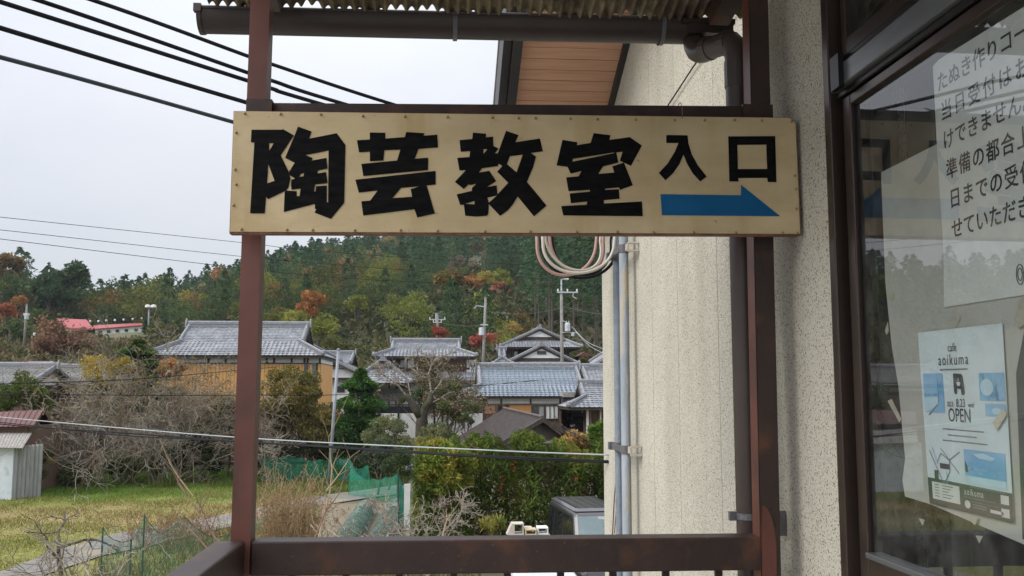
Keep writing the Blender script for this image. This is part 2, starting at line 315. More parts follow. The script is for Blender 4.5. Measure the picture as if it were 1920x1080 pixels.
# grass field and lane as thin sheets over the ground
def field_mat():
    m = bpy.data.materials.new('mown_field_grass'); m.use_nodes = True; t = m.node_tree; b = t.nodes['Principled BSDF']; ln = t.links.new
    b.inputs['Roughness'].default_value = .95; b.inputs['Specular IOR Level'].default_value = .1
    tcx = t.nodes.new('ShaderNodeTexCoord'); s = t.nodes.new('ShaderNodeSeparateXYZ'); ln(tcx.outputs['Object'], s.inputs[0])
    n = t.nodes.new('ShaderNodeTexNoise'); n.inputs['Scale'].default_value = .35; n.inputs['Detail'].default_value = 7; ln(tcx.outputs['Object'], n.inputs[0])
    ad = t.nodes.new('ShaderNodeMath'); ad.operation = 'MULTIPLY_ADD'; ad.inputs[1].default_value = 14; ln(n.outputs[0], ad.inputs[0]); ln(s.outputs[1], ad.inputs[2])
    q = t.nodes.new('ShaderNodeMapRange'); q.inputs[1].default_value = 24+7; q.inputs[2].default_value = 57+7; ln(ad.outputs[0], q.inputs[0])
    r = t.nodes.new('ShaderNodeValToRGB'); e = r.color_ramp.elements
    cols = [(0, (.19, .18, .06)), (.22, (.17, .175, .05)), (.40, (.25, .19, .09)), (.52, (.19, .18, .06)), (.64, (.085, .15, .022)), (1, (.065, .12, .02))]
    e[0].position, e[0].color = 0, (*cols[0][1], 1); e[1].position, e[1].color = 1, (*cols[-1][1], 1)
    for p_, c_ in cols[1:-1]: z_ = e.new(p_); z_.color = (*c_, 1)
    ln(q.outputs[0], r.inputs[0])
    n2 = t.nodes.new('ShaderNodeTexNoise'); n2.inputs['Scale'].default_value = 5; n2.inputs['Detail'].default_value = 6; ln(tcx.outputs['Object'], n2.inputs[0])
    x = t.nodes.new('ShaderNodeMix'); x.data_type = 'RGBA'; x.blend_type = 'OVERLAY'; x.inputs[0].default_value = .8; ln(r.outputs[0], x.inputs[6]); ln(n2.outputs[0], x.inputs[7]); ln(x.outputs[2], b.inputs['Base Color'])
    bm = t.nodes.new('ShaderNodeBump'); bm.inputs['Strength'].default_value = .6; bm.inputs['Distance'].default_value = .05; ln(n2.outputs[0], bm.inputs['Height']); ln(bm.outputs[0], b.inputs['Normal'])
    return m
fg = MB()
fx = np.linspace(-48, -4.2, 30); fy = np.linspace(14, 58, 30)
for i in range(29):
    for j in range(29):
        q = [(fx[i], fy[j]), (fx[i+1], fy[j]), (fx[i+1], fy[j+1]), (fx[i], fy[j+1])]
        fg.add([(a, b, float(hz(a, b))+.012) for a, b in q], [(0, 1, 2, 3)])
tag(fg.build('grass_field', field_mat()), kind='structure')
top = [PZ(-260, 1150), PZ(0, 1075), PZ(110, 1034), PZ(200, 1006), PZ(300, 988), PZ(430, 966), PZ(520, 946), PZ(600, 931), PZ(680, 921), PZ(745, 911), PZ(860, 897)]
bot = [PZ(-60, 1180), PZ(86, 1080), PZ(190, 1045), PZ(300, 1022), PZ(390, 999), PZ(470, 982), PZ(545, 962), PZ(610, 948), PZ(680, 937), PZ(747, 928), PZ(880, 909)]
lm = MB()
for i in range(len(top)-1):
    q = [top[i], top[i+1], bot[i+1], bot[i]]; lm.add([(p.x, p.y, .05) for p in q], [(0, 1, 2, 3)])
tag(lm.build('lane', m_asphalt), kind='structure')

# ------------------------------------------------------------------ balcony frame
YF = 2.25; XW = .88
fr = thing('balcony_frame', 'brown painted steel balcony frame with posts, rails and balusters framing the view', 'balcony', P(450, 1080, YF))
def post(x0t, x1t, x0b, x1b, pyt, pyb):
    a0, a1 = P(x0t, pyt, YF), P(x1t, pyt, YF); b0, b1 = P(x0b, pyb, YF), P(x1b, pyb, YF)
    d = V((0, .055, 0)); m = MB()
    vs = [b0, b1, b1+d, b0+d, a0, a1, a1+d, a0+d]
    m.add(vs, [(3, 2, 1, 0), (4, 5, 6, 7), (0, 1, 5, 4), (1, 2, 6, 5), (2, 3, 7, 6), (3, 0, 4, 7)]); return m
E0 = -700
post(495, 531, 429, 466, E0, 1110).build('post', m_steel_red, fr)
post(1390, 1424, 1435, 1472, E0, 1400).build('post', m_steel, fr)
# collars where the beam meets the posts
cl = MB(); p = P(461, 208, YF-.006); q = P(510, 186, YF-.006); cl.bx(p.x, q.x, YF-.006, YF+.062, p.z, q.z); cl.build('collar', m_steel, fr)
cl = MB(); p = P(1394, 222, YF-.006); q = P(1449, 196, YF-.006); cl.bx(p.x, q.x, YF-.006, YF+.062, p.z-.03, q.z); cl.build('collar', m_steel, fr)
# header beam behind the sign
hb = MB(); a = P(512, 193, YF+.008); b = P(1400, 199, YF+.008); dz = V((0, 0, -.05)); dy = V((0, .045, 0))
hb.obox(a+dz, b-a, dy, -dz); hb.build('header_beam', m_steel, fr)
# top rail
tr_ = MB(); a = P(470, 1016, YF+.002); b = P(1432, 1007, YF+.002)
tr_.obox(a+V((0, 0, -.078)), b-a, (0, .066, 0), (0, 0, .078)); RAIL = tr_.build('top_rail', m_steel, fr)
bm_ = RAIL.modifiers.new('bevel', 'BEVEL'); bm_.width = .004; bm_.segments = 2
for px in (549, 649, 749, 851, 951, 1051, 1149, 1248, 1347):
    c = P(px, 1072, YF+.035); m = MB(); m.bx(c.x-.008, c.x+.008, c.y-.008, c.y+.008, c.z-.85, c.z+.005); m.build('baluster', m_steel, fr)
lw = MB(); c = P(950, 1072, YF+.035); l0 = P(470, 1072, YF); l1 = P(1432, 1072, YF); lw.bx(l0.x, l1.x, YF+.012, YF+.058, c.z-.9, c.z-.852); lw.build('bottom_rail', m_steel, fr)
# side rail running back towards the viewer
sr = MB(); ex = P(465, 1016, YF).x; z1 = P(440, 1013, YF).z
sr.obox((ex-.072, -1.2, z1-.078), (.066, 0, 0), (0, YF+1.195, 0), (0, 0, .078)); o = sr.build('side_rail', m_steel, fr); bm_ = o.modifiers.new('bevel', 'BEVEL'); bm_.width = .004; bm_.segments = 2
for k_ in range(16):
    m = MB(); yy = YF-.12-.13*k_; m.bx(ex-.047, ex-.031, yy-.008, yy+.008, z1-.92, z1-.077); m.build('baluster', m_steel, fr)
m = MB(); m.bx(ex-.06, ex-.018, -1.2, YF+.05, z1-.97, z1-.921); m.build('bottom_rail', m_steel, fr)
# rounded gusset plate low on the right post
g = MB(); pts = []
for k_ in range(13):
    t = k_/12*math.pi/2; pts.append(P(1430+26*math.sin(t), 1040-92*math.cos(t), YF-.004))
pts += [P(1457, 1130, YF-.004), P(1430, 1130, YF-.004)]; g.prism(pts, (0, .003, 0)); g.build('gusset_plate', m_steel_red, fr)
# left face of the right post, its lit look painted as a redder sheet
g = MB(); a = P(1390, E0, YF+.001); b = P(1435, 1400, YF+.001); o_ = V((-.002, 0, 0)); g.quad(a+o_, b+o_, b+o_+V((0, .053, 0)), a+o_+V((0, .053, 0))); g.build('lit_side', m_steel_red, fr)
fl = MB(); fl.bx(ex-.08, XW-.002, -2.5, YF+.05, H-1.75, H-1.55); tag(fl.build('balcony_floor', m_concrete), kind='structure')

# ------------------------------------------------------------------ signboard
YS = 2.19
sg = thing('signboard', 'long gold-beige signboard with bold black kanji and a blue arrow pointing right', 'sign', P(960, 445, YS))
c4 = [P(438, 208, YS), P(1481, 220.5, YS), P(1493, 229, YS), P(1502, 441, YS), P(430, 438, YS)]
m = MB(); m.prism(c4, (0, .028, 0)); m.build('panel', m_signedge, sg)
sh = V((0, -.0015, 0)); up = V((0, 0, .003))
m = MB(); face = [P(438.6, 208.6, YS)+sh, P(1480, 221.5, YS)+sh, P(1491, 230, YS)+sh, P(1500, 438.5, YS)+sh, P(431.5, 434.5, YS)+sh]; m.prism(face, (0, .0012, 0)); m.build('painted_face', m_sign, sg)
GLY = {
 'tou': (5.686, 450, 230, [[(125,78),(455,78),(453,68),(578,138),(435,350),(518,520),(540,600),(518,690),(495,725),(300,818),(280,790),(265,970),(110,968),(155,215),(118,213)],
   [(312,222),(362,222),(313,305)], [(303,440),(370,622),(290,650)],
   [(620,45),(765,97),(738,173),(1032,115),(1125,240),(1112,855),(1100,870),(970,1028),(795,960),(815,925),(800,920),(800,868),(468,955),(478,735),(500,727),(605,732),(605,785),(635,785),(648,705),(550,718),(545,655),(548,612),(590,598),(530,562),(523,528),(585,430),(482,378),(582,142)],
   [(700,348),(945,300),(940,852),(926,850),(926,672),(812,680),(806,735),(790,735),(803,662),(934,648),(918,528),(826,545),(832,513),(935,492),(922,378),(762,407),(778,380)],
   [(632,580),(650,550),(685,540),(678,573)]]),
 'gei': (5.684, 650, 230, [[(110,190),(247,182),(247,107),(412,110),(412,172),(620,157),(635,102),(828,115),(820,142),(965,130),(973,268),(765,282),(725,387),(868,375),(866,508),(178,572),(157,442),(538,405),(572,290),(402,297),(392,407),(248,415),(247,312),(133,320)],
   [(93,610),(948,516),(948,662),(853,672),(940,970),(752,1012),(722,925),(177,992),(157,840),(252,832),(330,726),(130,748)], [(488,806),(580,698),(770,682),(682,712),(698,792)]]),
 'kyou': (5.684, 840, 235, [[(122,160),(258,148),(265,80),(405,92),(402,132),(480,122),(483,222),(538,250),(500,302),(530,300),(618,60),(750,107),(718,182),(978,143),(1010,280),(880,298),(937,335),(905,450),(840,605),(1050,858),(915,973),(742,762),(690,845),(640,905),(555,968),(434,842),(430,940),(415,965),(300,975),(183,965),(168,848),(128,850),(92,738),(255,700),(253,672),(300,625),(228,640),(222,628),(168,682),(72,605),(190,480),(122,484),(98,350),(228,340),(235,278),(135,284)],
   [(330,505),(440,487),(513,597),(415,660),(518,642),(527,738),(640,615),(523,497),(578,435),(536,410),(533,437),(362,460)], [(420,772),(522,750),(434,826)], [(378,257),(418,257),(378,308)], [(182,838),(282,810),(282,843)], [(658,333),(795,315),(730,503),(628,415)]]),
 'shitsu': (5.684, 1030, 235, [[(138,157),(298,183),(293,213),(438,190),(470,85),(650,108),(638,158),(855,128),(985,218),(868,435),(748,380),(778,285),(712,292),(735,400),(572,440),(520,520),(690,505),(668,440),(793,398),(888,640),(750,692),(740,665),(595,678),(592,690),(740,682),(745,785),(580,800),(580,835),(985,813),(993,970),(147,962),(125,862),(395,848),(402,815),(228,832),(215,728),(430,708),(430,690),(203,705),(178,557),(310,545),(340,490),(225,518),(192,445),(75,430)], [(252,360),(690,292),(690,298),(245,390)]]),
 'iri': (3.4286, 960, 190, [[(990,218),(1127,220),(1132,270),(1155,345),(1195,415),(1250,485),(1208,517),(1160,465),(1125,405),(1100,345),(1075,405),(1035,462),(985,510),(942,462),(1000,400),(1045,325),(1068,270),(990,270)]]),
 'kuchi': (3.4286, 960, 190, [[(1388,227),(1690,225),(1698,522),(1642,520),(1638,494),(1452,495),(1455,517),(1395,516)], [(1447,282),(1632,280),(1638,436),(1450,437)]]),
 'arrow': (3.4286, 960, 190, [[(953,598),(1470,605),(1470,537),(1723,740),(962,733)]])}
def flat_shape(name, loops, material, parent):
    """flat painted shape: closed outlines with holes, filled"""
    cu = bpy.data.curves.new(name, 'CURVE'); cu.dimensions = '2D'; cu.fill_mode = 'FRONT'
    o0 = loops[0][0]
    for lp in loops:
        sp = cu.splines.new('POLY'); sp.points.add(len(lp)-1); sp.use_cyclic_u = True
        for q_, p_ in zip(sp.points, lp): q_.co = (p_.x-o0.x, p_.z-o0.z, 0, 1)
    ob = bpy.data.objects.new('tmp', cu); COL.objects.link(ob); bpy.context.view_layer.update()
    me = bpy.data.meshes.new_from_object(ob.evaluated_get(bpy.context.evaluated_depsgraph_get())); bpy.data.objects.remove(ob); bpy.data.curves.remove(cu)
    me.name = name; off = wl(parent)
    for v in me.vertices: v.co = V((v.co.x+o0.x, o0.y, v.co.y+o0.z))-off
    me.materials.clear(); me.materials.append(material)
    return link(name, me, parent)
for key, (s_, ox, oy, loops) in GLY.items():
    o = flat_shape('painted_arrow' if key == 'arrow' else 'painted_character', [[P(ox+x/s_, oy+y/s_, YS)+V((0, -.0026, 0)) for x, y in lp] for lp in loops], m_blue if key == 'arrow' else m_black, sg)
scr = [(459,213),(526,214),(601,215),(680,218),(759,219),(839,220),(923,221),(972,222),(1004,222),(1069,223),(1120,224),(1192,225),(1265,225.5),(1321,226),(1377,226),(1428,226.5),(1484,228),
       (453,430),(538,431),(586,431.5),(665,432),(751,432),(820,433),(909,434),(994,434.5),(1081,435),(1157,435),(1225,436),(1300,436),(1379,436.5),(1467,437),(1495,437), (443,249),(441,318),(443,346),(438,385),(1490,330),(1492,355),(1493,392)]
smesh = None
for x, y in scr:
    c = P(x, y, YS)
    if smesh is None:
        m = MB(); m.v = []; m.lathe((0, 0, 0), [(0.0001, .0042), (.0022, .0036), (.0034, .002), (.0036, 0)], 8)
        m.v = [(v[0], -v[2], v[1]) for v in m.v]; o = m.build('screw', mat('rusty_screw_head', (.24, .17, .09), (.46, .36, .21), 300, .5, metal=.5), sg); smesh = o.data
        for v in smesh.vertices: v.co += wl(sg)
    else: o = link('screw', smesh, sg)
    o.location = c - wl(sg) + V((0, -.0012, 0))
wt = MB(); wt.tube([P(1272, 197, YS-.004), P(1275, 192, YS+.03), P(1279, 199, YS-.004), P(1279.5, 222, YS-.004)], .0012, 5); wt.build('wire_tie', m_galv, sg)

# ------------------------------------------------------------------ canopy with gutter and downpipe
cn = thing('canopy_roof', 'lichen covered corrugated canopy sheet above the balcony, seen from below', 'roof', P(900, 10, 2.5))
xa_ = P(392, 5, 2.52).x; xb_ = XW-.03; ze = P(840, 21, 2.52).z; pit = .0285; slope = .19
m = MB(); nx = int((xb_-xa_)/pit*8); rows = []
vs = []; fs = []
for side, off in ((0, 0), (1, .006)):
    for j, (yy, zz) in enumerate(((2.52, ze), (1.6, ze+.92*slope), (-1.6, ze+4.12*slope))):
        for i in range(nx+1):
            x = xa_+(xb_-xa_)*i/nx
            edge = (.006*math.sin(x*21.0)+.004*math.sin(x*57)) if j == 0 else 0
            vs.append((x, yy+edge*2, zz+.0085*math.cos(2*math.pi*x/pit)+off-(edge*.5)))
n1 = nx+1
for side in (0, 1):
    for j in range(2):
        for i in range(nx):
            b0 = side*3*n1+j*n1+i; fs.append((b0, b0+1, b0+n1+1, b0+n1))
for i in range(nx): fs.append((i, i+1, 3*n1+i+1, 3*n1+i))
m.add(vs, fs); m.build('corrugated_sheet', m_corr, cn)
for xx in (P(487, 0, 2.3).x, P(1378, 0, 2.3).x):
    m = MB(); m.obox((xx-.027, 2.44, ze-.062+.012), (.054, 0, 0), (0, -4, 4*slope), (0, 0, .048)); m.build('rafter', m_steel, cn)
for yy in (1.9, 1.1, .3, -.6):
    m = MB(); zz = ze+(2.52-yy)*slope-.012; m.bx(xa_+.03, xb_-.02, yy-.02, yy+.02, zz-.03, zz); m.build('purlin', m_steel, cn)
gt = thing('rain_gutter', 'dark brown half round rain gutter hung under the corrugated canopy edge', 'gutter', P(860, 60, 2.55))
A, B = P(372, 14, 2.52), P(1372, 38, 2.52)
def gutter(a, b, r, th=.004):
    m = MB(); n = 14; ax = (b-a)
    prof = [(math.cos(math.pi+math.pi*i/n)*r, math.sin(math.pi+math.pi*i/n)*r*1.15) for i in range(n+1)]
    prof = [(-r, .006), *prof, (r, .006)]; pin = [(x*(1-th/r), z*(1-th/r)+(0 if i else 0)) for i, (x, z) in enumerate(prof)]
    for pr in (prof, pin):
        vs = [a+V((0, r+x, z)) for x, z in pr]+[b+V((0, r+x, z)) for x, z in pr]; k_ = len(pr)
        m.add(vs, [(i, i+1, k_+i+1, k_+i) for i in range(k_-1)])
    return m, prof
m, prof = gutter(A, B, .047); m.build('trough', m_gutter, gt, smooth=True)
m = MB(); m.tube([A+V((-.002, 0, .002)), B+V((0, 0, .002))], .005, 6); m.build('rolled_lip', m_gutter, gt)
m = MB(); m.prism([A+V((-.006, .047+x*1.08, z*1.06)) for x, z in prof], (.012, 0, 0)); m.bx(A.x-.012, A.x+.008, A.y-.008, A.y+.01, A.z-.012, A.z+.01); m.build('end_cap', m_gutter, gt)
for px, pt in ((843, 20), (1241, 26)):
    t = (px-372)/(1372-372); c = A.lerp(B, t); m = MB()
    for i in range(len(prof)-1):
        x0, z0 = prof[i]; x1, z1 = prof[i+1]; f_ = 1.09
        q = [c+V((-.006, .047+x0*f_, z0*f_)), c+V((.006, .047+x0*f_, z0*f_)), c+V((.006, .047+x1*f_, z1*f_)), c+V((-.006, .047+x1*f_, z1*f_))]; m.quad(*q)
    m.bx(c.x-.005, c.x+.005, c.y-.006, c.y-.002, c.z-.01, c.z+.10); m.bx(c.x-.005, c.x+.005, c.y-.004, c.y+.1, c.z+.03, c.z+.036); m.build('gutter_bracket', m_galv, gt)
dp = thing('downpipe', 'brown plastic downpipe with an elbow from the gutter down beside the stuccoed wall', 'downpipe', PX(1390, 1080, XW-.05))
yb = 2.375; rp = .031
e0 = P(1311, 97, 2.50); e1 = P(1378, 76, yb)
bxc = P(1335, 60, 2.57)
m = MB(); xa0, xb0 = P(1285, 60, 2.505).x, P(1377, 60, 2.505).x; zt0_ = P(1330, 35, 2.505).z; zb0_ = P(1330, 66, 2.53).z; m.bx(xa0+.012, xb0, 2.512, 2.60, zb0_, zt0_); m.bx(xa0-.006, xb0+.004, 2.506, 2.62, zt0_-.012, zt0_+.002); pass; o = m.build('outlet_box', m_gutter, dp)
dx = P(1382, 130, yb); dn = P(1397, 1000, yb)
def arc(p0, p1, p2, n=6):
    return [p0*(1-t)**2+p1*2*t*(1-t)+p2*t*t for t in [i/n for i in range(n+1)]]
m = MB(); pts = arc(e0+V((0, .05, .05)), e0+V((-.004, .03, -.01)), e0.lerp(e1, .3), 5)+arc(e0.lerp(e1, .75), e1+V((.004, 0, .012)), dx, 7); m.tube(pts, rp, 16); m.build('elbow', m_pipe, dp, smooth=True)
for t_ in (e0.lerp(e1, .26), e0.lerp(e1, .8)):
    d_ = (e1-e0).normalized()*.012; m = MB(); m.tube([t_-d_, t_+d_], rp+.0025, 16); m.build('elbow_collar', m_pipe, dp, smooth=False)
m = MB(); m.tube([dx+V((0, 0, .02)), dx+V((0, 0, -.05))], rp+.003, 16); m.build('elbow_collar', m_pipe, dp)
PXC = P(1393, 540, yb).x
m = MB(); m.tube([V((PXC, yb, dx.z)), V((PXC, yb, dx.z-.03)), V((PXC, yb, .3))], rp+.001, 20); m.build('pipe', m_pipe, dp, smooth=True)
zb_ = P(1393, 967, yb).z
m = MB(); m.tube([(PXC, yb, zb_-.008), (PXC, yb, zb_+.008)], rp+.004, 20); m.bx(PXC-.052, PXC-.03, yb-.008, yb+.006, zb_-.011, zb_+.011)
qq = PX(1474, 965, XW); m.bar((PXC, yb-rp-.004, zb_), (XW-.012, qq.y, zb_+.002), .004, .014); m.bx(XW-.022, XW-.002, qq.y-.004, qq.y+.004, zb_-.05, zb_+.012); m.build('wall_strap', m_galv, dp)

# ------------------------------------------------------------------ the pottery building: wall, eave, door
pb = thing('pottery_building', 'cream stuccoed building along the right with bronze sliding door and wooden soffit', 'building', (XW, 3.4, 0))
YE = PX(1140, 760, XW).y            # far corner of the wall
Yj = PX(1566, 540, XW).y            # where stucco meets the door jamb
tsl = -.41; zt0 = P(1150, 195, PX(1150, 195, XW).y).z; yt0 = PX(1150, 195, XW).y
def ztop(y): return zt0+(y-yt0)*tsl
m = MB()
poly = [(XW, Yj, 0), (XW, YE, 0), (XW, YE, ztop(YE)), (XW, Yj, ztop(Yj))]; m.prism(poly, (.18, 0, 0)); m.build('wall', m_stucco, pb)
m = MB(); m.prism([(XW+.001, YE-.001, 0), (XW+9, YE-.001, 0), (XW+9, YE-.001, ztop(YE)), (XW+.001, YE-.001, ztop(YE))], (0, .15, 0)); m.build('end_wall', m_stucco, pb)
# hairline panel joints, thin strips in a darker cream
for px in (1273, 1349, 1225):
    yy = PX(px, 700, XW).y; m = MB(); m.bx(XW-.0012, XW-.0004, yy-.0006, yy+.0006, .2, ztop(yy)-.05); m.build('panel_joint', mat('stucco_joint_strip', (.40, .38, .31), rough=.9), pb) if px == 1273 else m.build('panel_joint', bpy.data.materials['stucco_joint_strip'], pb)
# rake overhang with boards
XO = .34; th = .02
def bz(y): return ztop(y)+.0
dirv = V((0, 1, tsl)).normalized(); nv = V((0, -tsl, 1)).normalized()*-1
y = 2.2; k_ = 0; wv = .0775
while y < 5.35:
    a = V((XO+.03, y, bz(y))); m = MB(); ln_ = wv-.0035
    m.obox(a+nv*(.0 if k_ % 2 else .0006), (XW-.012-XO-.03, 0, 0), dirv*ln_, -nv*.012); m.build('soffit_board', m_soffit, pb); y += dirv.y*wv; k_ += 1
m = MB(); a = V((XO+.02, 2.2, bz(2.2)))-nv*.014; m.obox(a, (XW-XO, 0, 0), dirv*3.45, -nv*.02); m.build('roof_deck', m_fascia, pb)
m = MB(); a = V((XO-.012, 2.2, bz(2.2)))+nv*.05; m.obox(a, (.045, 0, 0), dirv*3.45, -nv*.20); m.build('bargeboard', m_fascia, pb)
m = MB(); a = V((XO-.055, 2.2, bz(2.2)))+nv*.02; m.obox(a, (.040, 0, 0), dirv*3.5, -nv*.24); m.build('verge_trim', m_fascia, pb)
m = MB(); a = V((XW-.028, 2.2, bz(2.2)))+nv*.028; m.obox(a, (.026, 0, 0), dirv*3.4, -nv*.027); m.build('wall_trim', m_fascia, pb)
m = MB(); a = V((XO-.06, 2.2, bz(2.2)))-nv*.21; m.obox(a, (9, 0, 0), dirv*3.6, -nv*.03); m.build('roof', m_greyroof, pb)
m = MB(); m.tube([PX(1379, 19, XW-.012), PX(1300, 125, XW-.012), PX(1251, 200, XW-.012), PX(1200, 275, XW-.012)], .0028, 6); m.build('wall_wire', m_cable, pb)
# door opening
zA = PX(1562, 132, XW).z; zB = PX(1560, 185, XW).z; zC = PX(1595, 202, XW+.02).z
zG = PX(1629, 1032, XW+.02).z       # bottom edge of the glass
y1 = PX(1578, 540, XW).y; y2 = PX(1586, 540, XW).y; y3 = PX(1613, 540, XW+.015).y
YN = .55                             # near end of the door, outside the picture
def part(name, x0, x1, ya, yb_, z0, z1, m_, par=pb, bevel=.003):
    q = MB(); q.bx(x0, x1, min(ya, yb_), max(ya, yb_), min(z0, z1), max(z0, z1)); o = q.build(name, m_, par)
    if bevel: b_ = o.modifiers.new('bevel', 'BEVEL'); b_.width = bevel; b_.segments = 2
    return o
zh = zA+.62
fr_ = part('door_frame', XW-.012, XW+.12, Yj-.0015, y1, H-1.5, zh, m_alu)
part('frame_gap', XW+.055, XW+.12, y1-.001, y2-.03, H-1.5, zh, m_alu_dark)
part('frame_rail', XW-.004, XW+.10, y1-.001, YN, zA-.004, zA+.012, m_alu_dark)
part('frame_rail', XW-.010, XW+.10, y1-.003, YN, zB+.006, zA-.006, m_alu_grey)
part('frame_rail', XW+.002, XW+.10, y1-.002, YN, zB-.010, zB+.005, m_alu_dark)
m = MB(); c = PX(1563, 150, XW-.02); m.bx(XW-.022, XW-.009, c.y-.03, c.y+.012, zB+.0, zB+.075); m.build('rail_end_cap', m_alu_dark, pb)
dr = part('sliding_door', XW+.008, XW+.042, y2, y3, H-1.48, zB-.012, m_alu)      # the stile carries the other pieces
part('top_rail', XW+.0085, XW+.0415, y3+.0005, YN, zC, zB-.0125, m_alu, dr)
part('lower_panel', XW+.0095, XW+.0405, y3+.0005, YN, H-1.48, zG-.012, m_alu, dr)
part('glazing_bead', XW+.003, XW+.0415, y3+.0005, YN, zG-.0115, zG, m_alu_grey, dr, .002)
part('glazing_bead', XW+.0175, XW+.0255, y3+.0008, y3-.006, zG+.0005, zC-.0005, m_alu_dark, dr, 0)
q = MB(); q.bx(XW+.020, XW+.023, YN, y3-.001, zG-.004, zC+.004); q.build('glass_pane', m_glass, dr)
tw = part('transom_window', XW+.012, XW+.046, y2+.004, PX(1584, 60, XW+.012).y, zA+.014, zh, m_alu)
part('lower_rail', XW+.0125, XW+.0455, PX(1584, 60, XW+.012).y-.0005, YN, zA+.0145, zA+.06, m_alu, tw)
q = MB(); q.bx(XW+.026, XW+.029, YN, PX(1584, 60, XW+.012).y-.001, zA+.05, zh-.01); q.build('glass_pane', m_glass, tw)
part('lintel', XW, XW+.18, Yj-.002, YN-3, zh+.001, ztop(1.5), m_stucco, pb, 0)
part('near_wall', XW, XW+.18, YN-.002, -3, 0, zh-.001, m_stucco, pb, 0)
part('wall_below_door', XW+.001, XW+.18, Yj-.003, YN, 0, H-1.501, m_stucco, pb, 0)
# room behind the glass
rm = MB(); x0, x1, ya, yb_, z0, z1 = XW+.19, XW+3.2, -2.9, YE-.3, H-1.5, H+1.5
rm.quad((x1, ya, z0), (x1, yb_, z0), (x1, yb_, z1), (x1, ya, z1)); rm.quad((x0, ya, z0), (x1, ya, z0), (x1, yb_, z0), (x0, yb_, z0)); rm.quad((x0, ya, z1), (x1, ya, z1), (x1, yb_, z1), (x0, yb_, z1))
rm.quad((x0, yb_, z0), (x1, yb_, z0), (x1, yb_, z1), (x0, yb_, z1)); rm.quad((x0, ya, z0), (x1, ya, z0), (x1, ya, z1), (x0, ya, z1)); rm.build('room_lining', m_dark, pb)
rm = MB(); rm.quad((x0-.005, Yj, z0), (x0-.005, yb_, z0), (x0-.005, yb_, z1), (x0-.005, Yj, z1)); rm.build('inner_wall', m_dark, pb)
# curtain strips and a pale board inside
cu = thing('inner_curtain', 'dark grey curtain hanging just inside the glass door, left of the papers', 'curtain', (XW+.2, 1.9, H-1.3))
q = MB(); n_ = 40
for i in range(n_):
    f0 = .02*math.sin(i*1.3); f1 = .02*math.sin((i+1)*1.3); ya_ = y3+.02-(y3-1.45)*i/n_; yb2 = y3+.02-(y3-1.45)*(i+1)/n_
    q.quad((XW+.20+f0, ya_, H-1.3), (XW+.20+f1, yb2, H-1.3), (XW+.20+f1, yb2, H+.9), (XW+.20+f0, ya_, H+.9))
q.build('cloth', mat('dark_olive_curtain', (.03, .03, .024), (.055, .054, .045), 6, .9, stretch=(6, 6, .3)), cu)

# papers taped behind the glass
def plane_poly(name, pts, X, m_, parent=None, lab=None, cat=None, group=None, th_=.0006):
    q = MB(); w_ = [PX(a, b, X) for a, b in pts]; q.prism(w_, (th_, 0, 0))
    o = q.build(name, m_, parent, origin=None if parent else w_[0]); 
    if lab: tag(o, lab, cat, group)
    return o
def text_at(body, px, py, X, size, m_, parent, name='printed_text', tilt=0., xs=1., align='LEFT', font=None, sp=1.):
    cu = bpy.data.curves.new('t', 'FONT'); cu.body = body; cu.size = size; cu.align_x = align; cu.resolution_u = 3; cu.space_character = sp
    ob = bpy.data.objects.new('t', cu); COL.objects.link(ob); bpy.context.view_layer.update()
    me = bpy.data.meshes.new_from_object(ob.evaluated_get(bpy.context.evaluated_depsgraph_get())); bpy.data.objects.remove(ob)
    o = PX(px, py, X); off = wl(parent); ca, sa = math.cos(tilt), math.sin(tilt); v0 = [v.co.copy() for v in me.vertices]; f0 = [tuple(p_.vertices) for p_ in me.polygons]; vs = []; fs = []
    for k_, (sx_, sz_) in enumerate(((0, 0), (.0011, .0002), (.0005, .0011))):      # three passes thicken the strokes
        for c_ in v0: x, y = c_.x*xs+sx_, c_.y+sz_; vs.append(V((o.x+k_*.00008, o.y-(x*ca-y*sa), o.z+x*sa+y*ca))-off)
        fs += [tuple(i_+k_*len(v0) for i_ in f_) for f_ in f0]
    me = bpy.data.meshes.new(name); me.from_pydata(vs, [], fs)
    me.materials.clear(); me.materials.append(m_); me.name = name
    return link(name, me, parent)
XG = XW+.0245
plane_poly('backing_sheet', [(1652, 323), (1755, 271), (1860, 225), (2100, 110), (2150, 1120), (1746, 946), (1697, 931), (1692, 900), (1697, 860), (1684, 720), (1672, 650), (1660, 530)], XG+.006, m_sheet, None, 'large yellowed sheet behind the notice and the cafe poster on the door', 'paper')
nt_ = plane_poly('notice_sheet', [(1749, 124), (1760, 112), (2150, -130), (2160, 505), (1920, 553), (1770, 576), (1769, 470), (1757, 280)], XG+.003, m_paper, None, 'white notice sheet with large black Japanese text taped inside the glass door', 'notice')
ROWS = [('たぬき作りコース', 1757, 172), ('当日受付はお受', 1764, 226), ('けできません。', 1768, 280), ('準備の都合上、前', 1774, 335), ('日までの受付とさ', 1780, 390), ('せていただきます', 1784, 446)]
for (s_, a, b), sp_ in zip(ROWS, (1., 1.3, 1.02, 1.16, 1.14, .98)): text_at(s_, a, b, XG+.0024, .0385, m_ink, nt_, sp=sp_)
